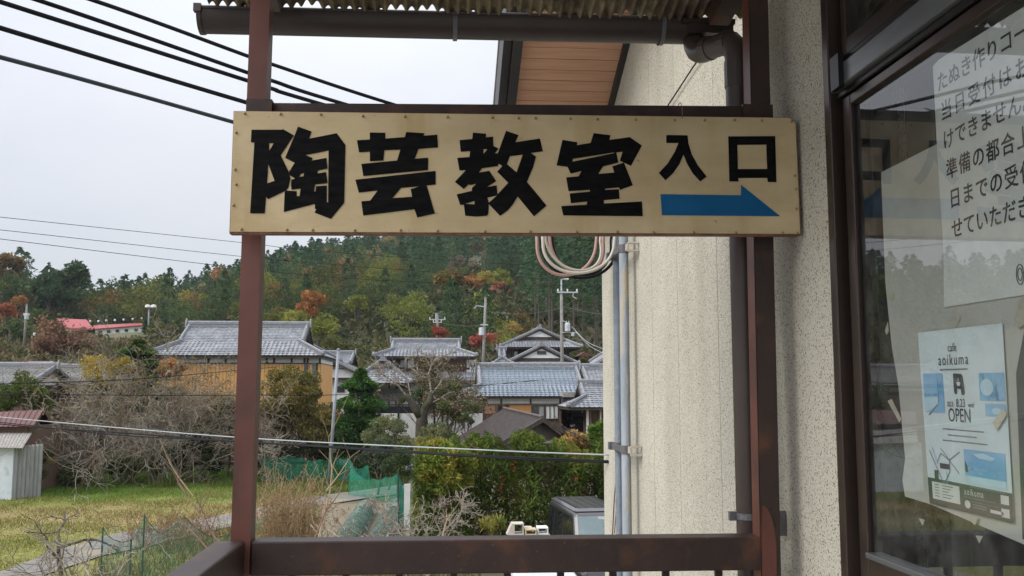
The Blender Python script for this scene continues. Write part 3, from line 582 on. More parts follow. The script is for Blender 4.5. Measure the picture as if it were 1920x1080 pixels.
# small line drawing on the notice
q = MB(); c = PX(1912, 505, XG+.0024)
for r_ in (.0115, .007):
    q.tube([c+V((0, -r_*math.cos(t)*.8, r_*1.4*math.sin(t)-.008)) for t in [i*math.pi/8 for i in range(17)]], .0008, 4)
q.build('line_drawing', m_ink, nt_)
po = plane_poly('cafe_poster', [(1721, 624), (1879, 606), (1901, 982), (1743, 944)], XG+.002, m_poster, None, 'pale blue and white cafe opening poster with a dark band along its foot', 'poster')
A0, A1, A2, A3 = PX(1721, 624, XG+.0014), PX(1879, 606, XG+.0014), PX(1901, 982, XG+.0014), PX(1743, 944, XG+.0014)
def uv(u, v, dx=0.): return (A0.lerp(A1, u)).lerp(A3.lerp(A2, u), v)+V((dx, 0, 0))
def print_poly(name, pts, m_, dx=0., par=po):
    q = MB(); q.add([uv(a, b, dx) for a, b in pts], [tuple(range(len(pts)))]); return q.build(name, m_, par)
def print_rect(name, u0, v0, u1, v1, m_, dx=0., par=po): return print_poly(name, [(u0, v0), (u1, v0), (u1, v1), (u0, v1)], m_, dx, par)
SCL = (A1-A0).length; TILT = 0.055
tl = math.atan2((A1-A0).z, -(A1-A0).y)
def ptext(body, u, v, size, m_=m_ink, xs=.85, align='CENTER', dx=-.0003, sp=1.):
    w_ = uv(u, v); cu = bpy.data.curves.new('t', 'FONT'); cu.body = body; cu.size = size; cu.align_x = align; cu.resolution_u = 3; cu.space_character = sp
    ob = bpy.data.objects.new('t', cu); COL.objects.link(ob); bpy.context.view_layer.update()
    me = bpy.data.meshes.new_from_object(ob.evaluated_get(bpy.context.evaluated_depsgraph_get())); bpy.data.objects.remove(ob); off = wl(po); ca, sa = math.cos(tl), math.sin(tl)
    for vv in me.vertices:
        x, y = vv.co.x*xs, vv.co.y; vv.co = V((w_.x+dx, w_.y-(x*ca-y*sa), w_.z+x*sa+y*ca))-off
    me.materials.clear(); me.materials.append(m_); me.name = 'printed_text'; return link('printed_text', me, po)
m_photo = mat('blue_printed_photo', (.08, .33, .60), (.42, .62, .74), 22, .6, lo=.3, hi=.7, c3=(.05, .20, .42), s3=30, lo3=.55, hi3=.7)
m_photo2 = mat('pale_blue_printed_photo', (.16, .40, .66), (.40, .60, .76), 9, .6, stretch=(1, .4, 1.6))
m_navy = mat('dark_slate_print', (.035, .045, .048), (.045, .055, .058), 5, .6)
ptext('cafe', .43, .125, .021, xs=.9)
ptext('aoikuma', .43, .20, .028, xs=.85, sp=1.25)
for k_, (u0, u1, v) in enumerate(((.26, .60, .222),)): print_rect('printed_line', u0, v, u1, v+.008, m_greyink, -.0003)
print_rect('printed_photo', .03, .245, .29, .47, m_photo2, -.0002)
print_poly('printed_line', [(.07, .485), (.20, .42), (.21, .425), (.09, .487)], m_greyink, -.0004); print_rect('printed_line', .215, .25, .222, .42, m_greyink, -.0004)
m_pale = mat('pale_blue_print', (.48, .66, .76), (.56, .72, .80), 12, .6)
print_poly('printed_photo', [(.03, .385), (.21, .375), (.21, .42), (.12, .45), (.03, .47)], m_pale, -.0003); print_rect('printed_line', .03, .362, .21, .378, m_photo, -.0003); print_poly('printed_line', [(.22, .255), (.285, .25), (.28, .33), (.245, .40), (.225, .40)], m_photo, -.0003)
print_poly('printed_photo', [(.80+.07*math.cos(t), .325+.045*math.sin(t)) for t in [i*math.pi/6 for i in range(12)]], m_pale, -.0003); print_poly('printed_photo', [(.90, .25), (.96, .25), (.95, .31), (.98, .37), (.93, .39), (.91, .32)], m_photo2, -.0003)
print_poly('printed_photo', [(.89+.05*math.cos(t), .447+.018*math.sin(t)) for t in [i*math.pi/6 for i in range(12)]], m_pale, -.0003); print_rect('printed_photo', .49, .80, .95, .84, m_pale, -.0003); print_poly('printed_photo', [(.60, .68), (.72, .672), (.85, .69), (.80, .705), (.66, .70)], m_pale, -.0003)
print_rect('printed_photo', .72, .25, .99, .395, m_photo, -.0002); print_rect('printed_photo', .77, .41, .99, .475, m_photo2, -.0002)
print_poly('printed_emblem', [(.42, .255), (.43, .247), (.52, .252), (.535, .262), (.55, .355), (.535, .368), (.51, .366), (.505, .335), (.46, .333), (.455, .362), (.43, .362), (.422, .35)], m_navy, -.0003)
print_poly('printed_emblem', [(.457, .295), (.505, .297), (.495, .318), (.468, .316)], m_paper, -.0005)
print_rect('printed_line', .478, .275, .486, .29, m_paper, -.0005)
ptext('2023.', .365, .432, .0125, xs=.85)
ptext('8.23', .49, .432, .020, xs=.85)
ptext('wed', .61, .432, .0125, xs=.85)
ptext('OPEN', .465, .515, .034, xs=.82)
for v, u0, u1 in ((.553, .25, .74), (.585, .31, .66), (.617, .24, .77)):
    n_ = 26; uu = u0
    while uu < u1:
        w_ = random.Random(int(uu*1000)).uniform(.008, .022); print_rect('printed_line', uu, v+.003, min(uu+w_, u1), v+.010, m_greyink, -.0003); uu += w_+.006
# map with roads
def pline(pts, w_, m_=m_greyink):
    for (a, b), (c, d) in zip(pts[:-1], pts[1:]):
        dx_, dy_ = c-a, (d-b)*1.25; l_ = math.hypot(dx_, dy_); nx_, ny_ = -dy_/l_*w_, dx_/l_*w_/1.25
        print_poly('printed_line', [(a+nx_, b+ny_), (c+nx_, d+ny_), (c-nx_, d-ny_), (a-nx_, b-ny_)], m_, -.0003)
pline([(.05, .69), (.14, .79), (.22, .87), (.30, .80), (.31, .73), (.44, .68)], .004); pline([(.14, .76), (.20, .70), (.31, .735), (.42, .80)], .003)
pline([(.20, .67), (.31, .735)], .003); print_rect('printed_line', .18, .755, .30, .785, m_navy, -.0004); print_rect('printed_line', .10, .80, .15, .85, m_navy, -.0004)
pline([(.26, .80), (.26, .87)], .004, m_photo2); pline([(.09, .67), (.15, .76)], .004, m_photo2)
print_rect('printed_photo', .49, .66, .95, .84, m_photo2, -.0002); print_rect('printed_line', .53, .755, .90, .765, m_photo, -.0004)
for u_ in (.66, .76, .81): print_rect('printed_line', u_, .775, u_+.03, .785, m_photo, -.0005)
print_poly('printed_line', [(.50, .78), (.50, .72), (.53, .755), (.53, .785)], m_navy, -.0005)
for i in range(14): print_rect('printed_line', .54+.028*i, .852, .54+.028*i+.018, .862, m_greyink, -.0003)
print_rect('dark_band', 0.0, .842+.005, 1.0, 1.0, m_navy, -.0001) if False else print_poly('dark_band', [(0, .848), (1, .853), (1, 1), (0, 1)], m_navy, -.0001)
print_rect('printed_card', .055, .868, .41, .965, m_paper, -.0003)
for i in range(5):
    print_rect('printed_line', .09, .879+.016*i, .15, .884+.016*i, m_greyink, -.0005); print_rect('printed_line', .19, .879+.016*i, .33-.03*(i % 3), .884+.016*i, m_greyink, -.0005)
ptext('aoikuma', .58, .905, .017, m_paper, xs=.85, sp=1.2, dx=-.0005)
print_rect('printed_line', .46, .915, .82, .919, m_greyink, -.0004); print_rect('printed_line', .46, .935, .95, .937, m_greyink, -.0004)
print_poly('printed_emblem', [(.50+.035*math.cos(t), .955+.022*math.sin(t)) for t in [i*math.pi/6 for i in range(12)]], m_paper, -.0004)
for v in (.947, .96): print_rect('printed_line', .56, v, .72, v+.006, m_greyink, -.0004)
print_rect('printed_card', .76, .955, .90, .972, m_paper, -.0004)
for v in (.87, .935): print_rect('printed_card', .88, v, .965, v+.045, m_paper, -.0004)
plane_poly('dark_sheet', [(1905, 700), (1922, 610), (2050, 560), (2080, 1150), (1917, 1010)], XG+.0015, m_navy, None, 'dark sheet at the right edge of the door beside the cafe poster', 'paper')
tapes = [('yellowed strip of tape on the cafe poster, lower right of the OPEN line', [(1861, 792), (1880, 766), (1888, 776), (1868, 808)], XG-.0014-.0012),
         ('torn white tape strip at the left edge of the backing sheet', [(1664, 752), (1672, 748), (1690, 786), (1686, 792)], XG+.004),
         ('small kite shaped tape scrap under the dark band of the poster', [(1819, 968), (1834, 970), (1828, 985), (1818, 976)], XG+.0003),
         ('small pointed tape scrap on the glass left below the backing sheet', [(1722, 971), (1734, 975), (1730, 986)], XG+.0004),
         ('oval yellowed tape mark near the top left of the backing sheet', [(1665, 552), (1671, 546), (1677, 552), (1675, 561), (1667, 562)], XG+.0045),
         ('yellowed tape patch near the right picture edge above the poster', [(1902, 602), (1912, 562), (1935, 548), (1935, 600), (1908, 616)], XG+.0005),
         ('loop of tape on the backing sheet just above the poster', [(1787, 612), (1798, 590), (1801, 596), (1792, 614)], XG+.0046),
         ('narrow tape scrap on the dark glass left of the backing sheet', [(1659, 620), (1665, 602), (1666, 622), (1662, 628)], XG+.0047),
         ('triangular tape scrap on the glass near the door foot', [(1829, 1004), (1843, 1005), (1836, 1019)], XG+.0006)]
for lab, pts, x_ in tapes: plane_poly('tape_scrap', pts, x_, m_tape, None, lab, 'tape', None, .0003)

# ------------------------------------------------------------------ conduit and cables on the corner of the wall
cd = thing('steel_conduit', 'weathered blue-grey steel conduit pipes clamped to the corner of the stuccoed wall', 'conduit', (XW-.05, PX(1178, 1080, XW-.05).y, 0))
ya = PX(1177, 760, XW-.045).y; yb_ = PX(1161, 760, XW-.045).y
m = MB(); m.tube([(XW-.055, ya, 0), (XW-.055, ya, H+1.0)], .021, 18); m.build('pipe', m_conduit, cd, smooth=True)
m = MB(); m.tube([(XW-.045, yb_+.02, 0), (XW-.045, yb_+.02, H+1.0)], .019, 16); m.build('pipe', mat('dark_blue_grey_conduit', (.12, .15, .185), (.17, .20, .235), 20, .6, .3, 90), cd, smooth=True)
for py in (462, 843, 1200):
    z_ = PX(1177, py, XW-.05).z; m = MB(); m.tube([(XW-.055, ya, z_-.018), (XW-.055, ya, z_+.018)], .0245, 18); m.tube([(XW-.045, yb_+.02, z_-.018), (XW-.045, yb_+.02, z_+.018)], .0225, 16)
    m.bx(XW-.085, XW-.06, yb_+.04, yb_+.085, z_-.016, z_+.018); m.bar((XW-.07, ya-.01, z_), (XW-.07, yb_+.06, z_), .012, .026); o = m.build('pipe_clamp', m_galv, cd)
    m = MB(); m.bx(XW-.05, XW-.001, ya-.085, ya-.065, z_+.012, z_+.02); m.bx(XW-.05, XW-.001, ya-.085, ya-.065, z_-.024, z_-.016); m.bx(XW-.052, XW-.046, ya-.075, ya-.02, z_-.015, z_+.015); m.build('clamp_channel', mat('pale_channel', (.4, .36, .3), (.55, .5, .42), 10, .6) if py == 462 else bpy.data.materials['pale_channel'], cd)
m = MB(); m.tube([PX(1148, 1010, XW-.02), PX(1152, 930, XW-.03), PX(1157, 880, XW-.02), PX(1153, 820, XW-.02)], .003, 5); m.tube([PX(1152, 1000, XW-.04), PX(1158, 920, XW-.03), PX(1160, 868, XW-.03)], .0025, 5)
tag(m.build('dry_vine', m_redtwig, None, PX(1148, 1010, XW-.02)), 'thin dry vine stems climbing the foot of the stuccoed wall corner', 'vine')
cc = thing('cable_coil', 'loose coil of pink, cream and black service cables hanging below the signboard', 'cable', P(1080, 450, 4.3))
def loop(xl, xr, yb2, d, r_, m_, w_=0, top=400):
    pts = []; n_ = 22
    for i in range(n_+1):
        t = i/n_; an = math.pi*(1-t); x = (xl+xr)/2+(xr-xl)/2*math.cos(an); s_ = math.sin(an)
        pts.append(P(x+w_*s_, 452+(yb2-452)*s_**.85 if s_ > 0 else 452, d+.05*t))
    pts = [P(xl-4, top, d)]+pts+[P(xr+6, top, d+.05)]
    q = MB(); q.tube(pts, r_, 8); q.build('cable', m_, cc, smooth=True)
loop(1007, 1118, 516, 4.30, .0075, m_cable_pink, -4); loop(1018, 1152, 512, 4.26, .0075, m_cable_white, -2); loop(1031, 1131, 511, 4.34, .0075, m_cable_pink, 10)
loop(1014, 1157, 521, 4.38, .0075, m_cable, 4); loop(1024, 1125, 507, 4.28, .006, m_cable_white, 14); loop(1036, 1145, 515, 4.42, .006, m_cable, 6)
# ------------------------------------------------------------------ tiled Japanese roofs
class Frame:
    def __init__(s, O, ang=0.): s.O = V(O); s.ex = V((math.cos(ang), math.sin(ang), 0)); s.ey = V((-math.sin(ang), math.cos(ang), 0))
    def __call__(s, x, y, z): return s.O+s.ex*x+s.ey*y+V((0, 0, z))
def tile_field(mb, O, U, Vd, Nn, L_, ua, ub, pitch=.27, course=.24, amp=.022, lift=.03):
    """tile courses on a sloping trapezoid: O corner frame, U along eave, Vd upslope; ua/ub = (bottom, top) limits"""
    nr = max(1, round(L_/course)); c = L_/nr; O = np.array(O); U = np.array(U); Vn = np.array(Vd); Nn = np.array(Nn)
    for k in range(nr):
        v0, v1 = k*c, (k+1)*c; vm = v0/L_; a = ua[0]+(ua[1]-ua[0])*vm; b = ub[0]+(ub[1]-ub[0])*vm
        vm1 = v1/L_; a1 = ua[0]+(ua[1]-ua[0])*vm1; b1 = ub[0]+(ub[1]-ub[0])*vm1
        if b-a < .1: continue
        st = pitch/5; i0, i1 = math.ceil(a/st), math.floor(b/st); u = np.array([a]+[i*st for i in range(i0, i1+1)]+[b])
        ph = (u/pitch) % 1.; w = amp*np.where(ph < .4, np.sin(np.pi*ph/.4), -.35*np.sin(np.pi*(ph-.4)/.6))
        u1 = a1+(u-a)*(b1-a1)/(b-a) if b1 > a1 else np.full_like(u, (a1+b1)/2)
        rnd = lift*(1+.25*math.sin(k*7.1))
        A = O+np.outer(u, U)+Vn*v0+np.outer(w-.01, Nn); B = O+np.outer(u, U)+Vn*v0+np.outer(w+rnd, Nn); C_ = O+np.outer(u1, U)+Vn*v1+np.outer(w, Nn)
        n = len(u); mb.add(np.concatenate([A, B, C_]).tolist(), [(i, i+1, n+i+1, n+i) for i in range(n-1)]+[(n+i, n+i+1, 2*n+i+1, 2*n+i) for i in range(n-1)])
def ridge(parent, a, b, w=.3, h=.3, m_=None, name='ridge_tiles', ends=True):
    mb = MB(); a, b = V(a), V(b); d = (b-a).normalized(); sd_ = d.cross(V((0, 0, 1))).normalized(); u = sd_.cross(d)
    mb.obox(a-sd_*w/2-u*.05, b-a, sd_*w, u*h*.4); mb.obox(a-sd_*w*.38+u*(h*.35), b-a, sd_*w*.76, u*h*.3)
    mb.tube([a+u*h*.72, b+u*h*.72], w*.28, 8); o = mb.build(name, m_ or m_ridge, parent)
    if ends:
        for p, s in ((a, -1), (b, 1)):
            q = MB(); pr = [(-w*.7, -.06), (w*.7, -.06), (w*.55, h*.5), (w*.25, h*1.25), (0, h*1.4), (-w*.25, h*1.25), (-w*.55, h*.5)]
            q.prism([p+sd_*x+u*y+d*(s*.02) for x, y in pr], d*(s*.09)); q.build('ridge_end_tile', m_ or m_ridge, parent)
    return o
def irimoya(par, f, w, dp, zE, zR, a, m_tile, overg=.35, gable_m=None, pitch=.27, course=.25, back=True, sides=(1, 1), tilesides=(1, 1)):
    """hip-and-gable roof in local frame f: eave rectangle 0..w by 0..dp; ridge along local x; a = plan depth of the hip skirt (0 = plain gable)"""
    s = (zR-zE)/(dp/2); sl = math.hypot(1, s)
    for side, on in (('f', True), ('b', back)):
        mb = MB()
        if side == 'f': O, U = f(0, 0, zE), f.ex; vd = (f.ey+V((0, 0, s))).normalized()
        else: O, U = f(w, dp, zE), -f.ex; vd = (-f.ey+V((0, 0, s))).normalized()
        nn = U.cross(vd)
        if on:
            if a > 0: tile_field(mb, O, U, vd, nn, a*sl, (0, a), (w, w-a), pitch, course)
            g = a-overg if a > 0 else 0
            tile_field(mb, O+vd*(a*sl), U, vd, nn, (dp/2-a)*sl, (g, g), (w-g, w-g), pitch, course)
        else:
            p = [f(w, dp, zE), f(0, dp, zE), f(0, dp/2, zR), f(w, dp/2, zR)]; mb.quad(*p)
        o = mb.build('roof_tiles', m_tile, par); o['kind'] = 'stuff'
    zG = zE+a*s
    for e, on, tl_ in ((0, sides[0], tilesides[0]), (1, sides[1], tilesides[1])):
        if a > 0:
            mb = MB()
            if e: O, U = f(w, 0, zE), f.ey; vd = (-f.ex+V((0, 0, s))).normalized()
            else: O, U = f(0, dp, zE), -f.ey; vd = (f.ex+V((0, 0, s))).normalized()
            tile_field(mb, O, U, vd, U.cross(vd), a*sl, (0, a), (dp, dp-a), pitch, course); o = mb.build('roof_tiles', m_tile, par); o['kind'] = 'stuff'
        gx = (w-a) if e else a
        if a == 0: gx = w-overg if e else overg
        q = MB(); q.prism([f(gx, a+.02, zG), f(gx, dp-a-.02, zG), f(gx, dp/2, zR-.05)], f.ex*(-.1 if e else .1)); q.build('gable_wall', gable_m or m_plaster, par)
        vx = gx+(overg if e else -overg)
        for yy, zz in ((a, zG), (dp-a, zG)):
            q = MB(); q.bar(f(vx, yy, zz-.10), f(vx, dp/2, zR-.08), .06, .22, tuple(f.ex.cross(V((0, 0, 1))))) if False else q.bar(f(vx, yy, zz-.08), f(vx, dp/2, zR-.06), .07, .13); q.build('bargeboard', m_timber, par)
            q0 = f(vx-(.14 if e else -.14), yy, zz+.05); q1 = f(vx-(.14 if e else -.14), dp/2, zR+.03); ridge(par, q0, q1, .26, .16, None, 'descending_ridge', False)
            if a > 0:
                y0 = 0 if yy == a else dp; ridge(par, f(w if e else 0, y0, zE+.05), f(gx, yy, zG+.06), .24, .17, None, 'hip_ridge', False)
                q = MB(); c = f(w if e else 0, y0, zE+.12); q.lathe(c, [(.02, .22), (.13, .16), (.16, .02), (.14, -.08)], 8); q.build('hip_end_tile', m_ridge, par)
    g = a-overg if a > 0 else 0
    ridge(par, f(g, dp/2, zR), f(w-g, dp/2, zR), .34, .36)
    # eave boards
    for p0, p1 in ((f(0, .06, zE-.09), f(w, .06, zE-.09)), (f(w-.06, 0, zE-.09), f(w-.06, dp, zE-.09)), (f(.06, 0, zE-.09), f(.06, dp, zE-.09))):
        q = MB(); q.bar(p0, p1, .06, .12); q.build('eave_board', m_timber, par)
    # soffit under the eaves
    q = MB(); q.quad(f(0, 0, zE-.05), f(w, 0, zE-.05), f(w, dp, zE-.05), f(0, dp, zE-.05)); q.build('soffit', m_timber, par)
def lbox(par, f, x0, x1, y0, y1, z0, z1, m_, name): q = MB(); q.obox(f(x0, y0, z0), f.ex*(x1-x0), f.ey*(y1-y0), (0, 0, z1-z0)); return q.build(name, m_, par)
def window(par, f, x0, x1, z0, z1, y, glass=None, frame=None, panes=2, name='window'):
    q = MB()
    for (a, b, c, d) in ((x0, x1, z0-.05, z0), (x0, x1, z1, z1+.05), (x0-.05, x0, z0-.05, z1+.05), (x1, x1+.05, z0-.05, z1+.05)): q.obox(f(a, y-.04, c), f.ex*(b-a), f.ey*.08, (0, 0, d-c))
    for i in range(1, panes): xx = x0+(x1-x0)*i/panes; q.obox(f(xx-.025, y-.03, z0), f.ex*.05, f.ey*.06, (0, 0, z1-z0))
    fr_ = q.build(name, frame or m_alu_dark, par)
    for i in range(panes):
        a, b = x0+(x1-x0)*i/panes+.02, x0+(x1-x0)*(i+1)/panes-.02; q = MB(); q.obox(f(a, y+.01, z0+.001), f.ex*(b-a), f.ey*.015, (0, 0, z1-z0-.002))
        q.build('pane', (glass[i] if isinstance(glass, list) else glass) or m_farglass, fr_)
    return fr_
def zg(p): return float(hz(p.x, p.y))

# ---- ochre boarded house on the left (eave 60 m away)
Yh = 58.; e0, e1 = P(268, 664, Yh), P(604, 667, Yh); zE = (e0.z+e1.z)/2; w = e1.x-e0.x; f = Frame((e0.x, Yh, 0)); gz = float(hz(e0.x+5, Yh+3))
h1 = thing('tiled_house', 'large house with silver grey tiled roof and ochre boarded upper wall, left behind the shrubs', 'house', (e0.x+w/2, Yh+4, gz))
zR = P(450, 612, Yh+4.4).z; irimoya(h1, Frame((e0.x, Yh+.45, 0)), w, 7.9, zE, zR, 1.75, m_kawara, gable_m=m_timber)
wx1 = P(601, 700, Yh+1.0).x-e0.x; lbox(h1, f, .9, wx1, 1.0, 7.4, gz, zE-.04, m_timber_brown, 'wall')
zp0, zp1 = P(500, 680, Yh+1).z, P(500, 668, Yh+1).z
lbox(h1, f, .88, wx1+.02, .97, 7.42, zp0, zE-.05, m_plaster, 'plaster_band')
zy0 = P(560, 727, Yh+.96).z
nb = 42
for i in range(nb):
    a = .9+(wx1-.9)*i/nb; b = .9+(wx1-.9)*(i+1)/nb; lbox(h1, f, a+.012, b-.012, .955-.004*(i % 2), .99, zy0-1.2, zp0-.07, m_yellow, 'wall_board')
lbox(h1, f, .88, wx1+.02, .93, 1.0, zp0-.07, zp0+.0, m_timber, 'sill_beam')
for i in range(6): lbox(h1, f, wx1+.001, wx1+.03+.004*(i % 2), 1.0+i*1.05, 1.0+(i+1)*1.05-.03, zy0-1.2, zp0-.07, m_yellow, 'wall_board')
for px in (391, 423, 468, 500, 514, 547, 571, 577, 600): xx = P(px, 674, Yh+.95).x-e0.x; lbox(h1, f, xx-.06, xx+.06, .93, 1.0, zp0, zE-.07, m_timber, 'post')
for px, wd in ((574, .05), (589, .13), (594, .05)): xx = P(px, 700, Yh+.93).x-e0.x; lbox(h1, f, xx-wd, xx+wd, .92, .99, zy0-1.2, zp0-.01, m_alu_grey if px == 589 else m_timber, 'drainpipe' if px == 574 else 'shutter_box')
lbox(h1, f, wx1-1.0, wx1-.75, .90, .99, zp0-.9, zp0-.1, m_farglass, 'window')
lbox(h1, f, -1.5, 2.2, .6, 7., gz, zE-1.9, m_timber_brown, 'annex_wall')

# ---- small white gabled storehouse right of it
Y2 = 76.; c0 = P(604, 700, Y2); gz = float(hz(c0.x, Y2))
h2 = thing('white_storehouse', 'small white plastered storehouse with a brown gable beside the grey lamp pole', 'house', (c0.x+1, Y2+3, gz))
f = Frame((P(690, 715, Y2).x, Y2, 0), R(90)); zE2 = P(630, 708, Y2).z; zR2 = P(618, 676, Y2).z
irimoya(h2, f, 7., P(690, 715, Y2).x-P(552, 715, Y2).x, zE2, zR2, 0, m_kawara, gable_m=m_plaster, overg=.4)
f = Frame((P(575, 715, Y2).x, Y2, 0)); ww = P(663, 715, Y2).x-P(575, 715, Y2).x
lbox(h2, f, 0, ww, .5, 6.6, gz, zE2-.02, m_plaster, 'wall')
zt = P(620, 712, Y2).z; lbox(h2, f, ww*.3, ww-.02, .44, .5, P(620, 711, Y2).z, P(620, 694, Y2).z, m_timber_brown, 'gable_boarding'); lbox(h2, f, ww*.3, ww*1.02, .40, .5, P(620, 692, Y2).z, P(620, 690, Y2).z, m_plaster, 'gable_beam')
lbox(h2, f, ww*.44, ww*.62, .40, .5, P(620, 688, Y2).z, P(620, 684, Y2).z, m_timber, 'vent')
lbox(h2, f, ww*.62, ww*.80, .42, .5, P(620, 735, Y2).z, P(620, 724, Y2).z, m_farglass, 'window')
Y3 = 84.; h3 = thing('tiled_house', 'grey tiled roof of a house just visible over the white storehouse', 'house', (P(640, 660, Y3).x, Y3+3, float(hz(P(640, 660, Y3).x, Y3))))
f = Frame((P(585, 715, Y3).x, Y3, 0)); w3 = P(659, 715, Y3).x-P(585, 715, Y3).x; irimoya(h3, f, w3, 6, P(640, 681, Y3).z, P(640, 664, Y3+3).z, 0, m_kawara); lbox(h3, f, .4, w3-.4, .6, 5.4, float(hz(f.O.x, Y3)), P(640, 682, Y3).z, m_timber_brown, 'wall')

# ---- two storey house in the middle
Y4 = 72.; x0 = P(700, 715, Y4).x; x1 = P(893, 715, Y4).x; gz = float(hz(x0+4, Y4+3))
h4 = thing('two_storey_house', 'two storey tiled house with a lower skirt roof behind the pruned bare tree', 'house', ((x0+x1)/2, Y4+4, gz))
f = Frame((x0, Y4, 0)); zE4 = P(800, 668, Y4).z; irimoya(h4, f, x1-x0, 6.6, zE4, P(800, 642, Y4+3.3).z, 1.5, m_kawara, gable_m=m_timber)
xa2, xb2 = P(718, 715, Y4+.9).x-x0, P(880, 715, Y4+.9).x-x0; zL = P(800, 693, Y4+.9).z
lbox(h4, f, xa2, xb2, .9, 5.8, gz, zE4-.03, m_timber_brown, 'wall')
lbox(h4, f, xa2-.02, xb2+.02, .8, .9, zL, zL+.16, m_timber, 'handrail')
window(h4, f, P(750, 715, Y4+.85).x-x0, P(777, 715, Y4+.85).x-x0, P(860, 689, Y4).z, P(860, 675, Y4).z, .85, [m_sheetgrey, m_plaster], m_timber)
window(h4, f, P(729, 715, Y4+.85).x-x0, P(744, 715, Y4+.85).x-x0, P(860, 689, Y4).z, P(860, 677, Y4).z, .85, m_farglass, m_timber)
lbox(h4, f, P(875, 715, Y4+.8).x-x0, P(891, 715, Y4+.8).x-x0, .8, 3, P(860, 712, Y4).z, P(860, 674, Y4).z, m_plaster, 'wall_panel')
# skirt roof of the ground floor
Yl = Y4-2.2; xl0, xl1 = P(680, 715, Yl).x, P(912, 715, Yl).x; zl0, zl1 = P(800, 713, Yl).z, P(800, 697, Y4+.8).z
f2 = Frame((xl0, Yl, 0)); mb = MB(); vd = V((0, Y4+.8-Yl, zl1-zl0)); Ls = vd.length; vd.normalize()
tile_field(mb, f2(0, 0, zl0), f2.ex, vd, f2.ex.cross(vd), Ls, (0, 0), (xl1-xl0, xl1-xl0)); o = mb.build('roof_tiles', m_kawara, h4); o['kind'] = 'stuff'
q = MB(); q.bar(f2(0, .05, zl0-.08), f2(xl1-xl0, .05, zl0-.08), .06, .14); q.build('eave_board', m_timber_brown, h4)
q = MB(); q.quad(f2(0, 0, zl0-.04), f2(xl1-xl0, 0, zl0-.04), f2(xl1-xl0, 3, zl0-.04), f2(0, 3, zl0-.04)); q.build('soffit', m_timber, h4)
lbox(h4, f2, P(714, 715, Yl+1).x-xl0, xl1-xl0-1, 1, 3, gz-1, zl0-.05, m_plaster, 'lower_wall')
for px in (730, 743): xx = P(px, 715, Yl+1).x-xl0; lbox(h4, f2, xx-.05, xx+.05, .94, 1.0, gz, zl0-.06, m_timber, 'post')
window(h4, f2, P(744, 715, Yl+1).x-xl0, P(768, 715, Yl+1).x-xl0, P(860, 733, Yl).z, P(860, 716, Yl).z, .96, m_farglass, m_timber)
lbox(h4, f2, P(714, 715, Yl+.9).x-xl0, P(760, 715, Yl+.9).x-xl0, .88, .96, P(860, 752, Yl).z, P(860, 728, Yl).z, m_sheetgrey, 'lower_panel')
# projecting wing with its own gable roof, at the left
fw = Frame((P(772, 715, 69.).x, 67.5, 0), R(90)); irimoya(h4, fw, 6.5, P(772, 715, 69.).x-P(662, 715, 69.).x, P(700, 718, 67.5).z, P(700, 676, 69.5).z, 1.5, m_kawara, overg=.3)

# ---- temple-like house at the back
Y5 = 92.; h5 = thing('gabled_house', 'tall tiled house with two stacked white gables at the foot of the hill', 'house', (P(1016, 715, Y5).x, Y5+5, float(hz(P(1016, 715, Y5).x, Y5))))
xa5, xb5 = P(938, 715, Y5).x, P(1092, 715, Y5).x; f = Frame((xb5, Y5, 0), R(90)); wd = xb5-xa5
zE5, zR5 = P(860, 650, Y5).z, P(860, 614, Y5).z; irimoya(h5, f, 10, wd, zE5, zR5, 1.55, m_kawara, gable_m=m_timber, overg=.25)
f0 = Frame((xa5, Y5, 0)); c5 = wd/2; ga = P(1018, 620, Y5+1.4); hh = P(860, 631, Y5+1.4).z
q = MB(); yg = 1.50; k5 = (zR5-zE5)/(wd/2); dz = zR5-.22
q.prism([f0(c5-(dz-hh)/k5, yg, hh), f0(c5+(dz-hh)/k5, yg, hh), f0(c5, yg, dz)], (0, .04, 0)); q.build('gable_plaster', m_plaster, h5)
lbox(h5, f0, 1.1, wd-1.1, 1.2, 9, float(hz(xa5, Y5)), zE5-.02, m_timber, 'wall')
for px in (962, 970, 1000, 1036, 1062): xx = P(px, 715, Y5+1.1).x-xa5; lbox(h5, f0, xx-.07, xx+.07, 1.1, 1.2, float(hz(xa5, Y5)), zE5-.05, m_timber_brown, 'post')
lbox(h5, f0, P(966, 715, Y5).x-xa5, P(972, 715, Y5).x-xa5, 1.05, 1.15, P(860, 666, Y5).z, P(860, 658, Y5).z, m_plaster, 'wall_panel')
Yp = 86.; xa6, xb6 = P(932, 715, Yp).x, P(1104, 715, Yp).x; f = Frame((xb6, Yp, 0), R(90)); wd6 = xb6-xa6; zE6, zR6 = P(860, 690, Yp).z, P(860, 647, Yp).z
irimoya(h5, f, 7, wd6, zE6, zR6, 1.3, m_kawara, gable_m=m_timber, overg=.22)
f6 = Frame((xa6, Yp, 0)); k6 = (zR6-zE6)/(wd6/2); hh = P(860, 671, Yp+1.25).z; dz = zR6-.25
q = MB(); q.prism([f6(wd6/2-(dz-hh)/k6, 1.25, hh), f6(wd6/2+(dz-hh)/k6, 1.25, hh), f6(wd6/2, 1.25, dz)], (0, .04, 0)); q.build('gable_plaster', m_plaster, h5)
lbox(h5, f6, wd6/2-.42, wd6/2+.42, 1.18, 1.25, P(860, 663, Yp).z, P(860, 656.5, Yp).z, m_timber, 'vent')
lbox(h5, f6, 1, wd6-1, 1, 6, float(hz(xa6, Yp)), zE6-.02, m_timber, 'lower_wall')
fL = Frame((P(924, 715, 84.).x, 84., 0)); wl_ = P(962, 715, 84.).x-P(924, 715, 84.).x; irimoya(h5, fL, wl_, 4, P(860, 684, 84.).z, P(860, 656, 86.).z, .9, m_kawara)
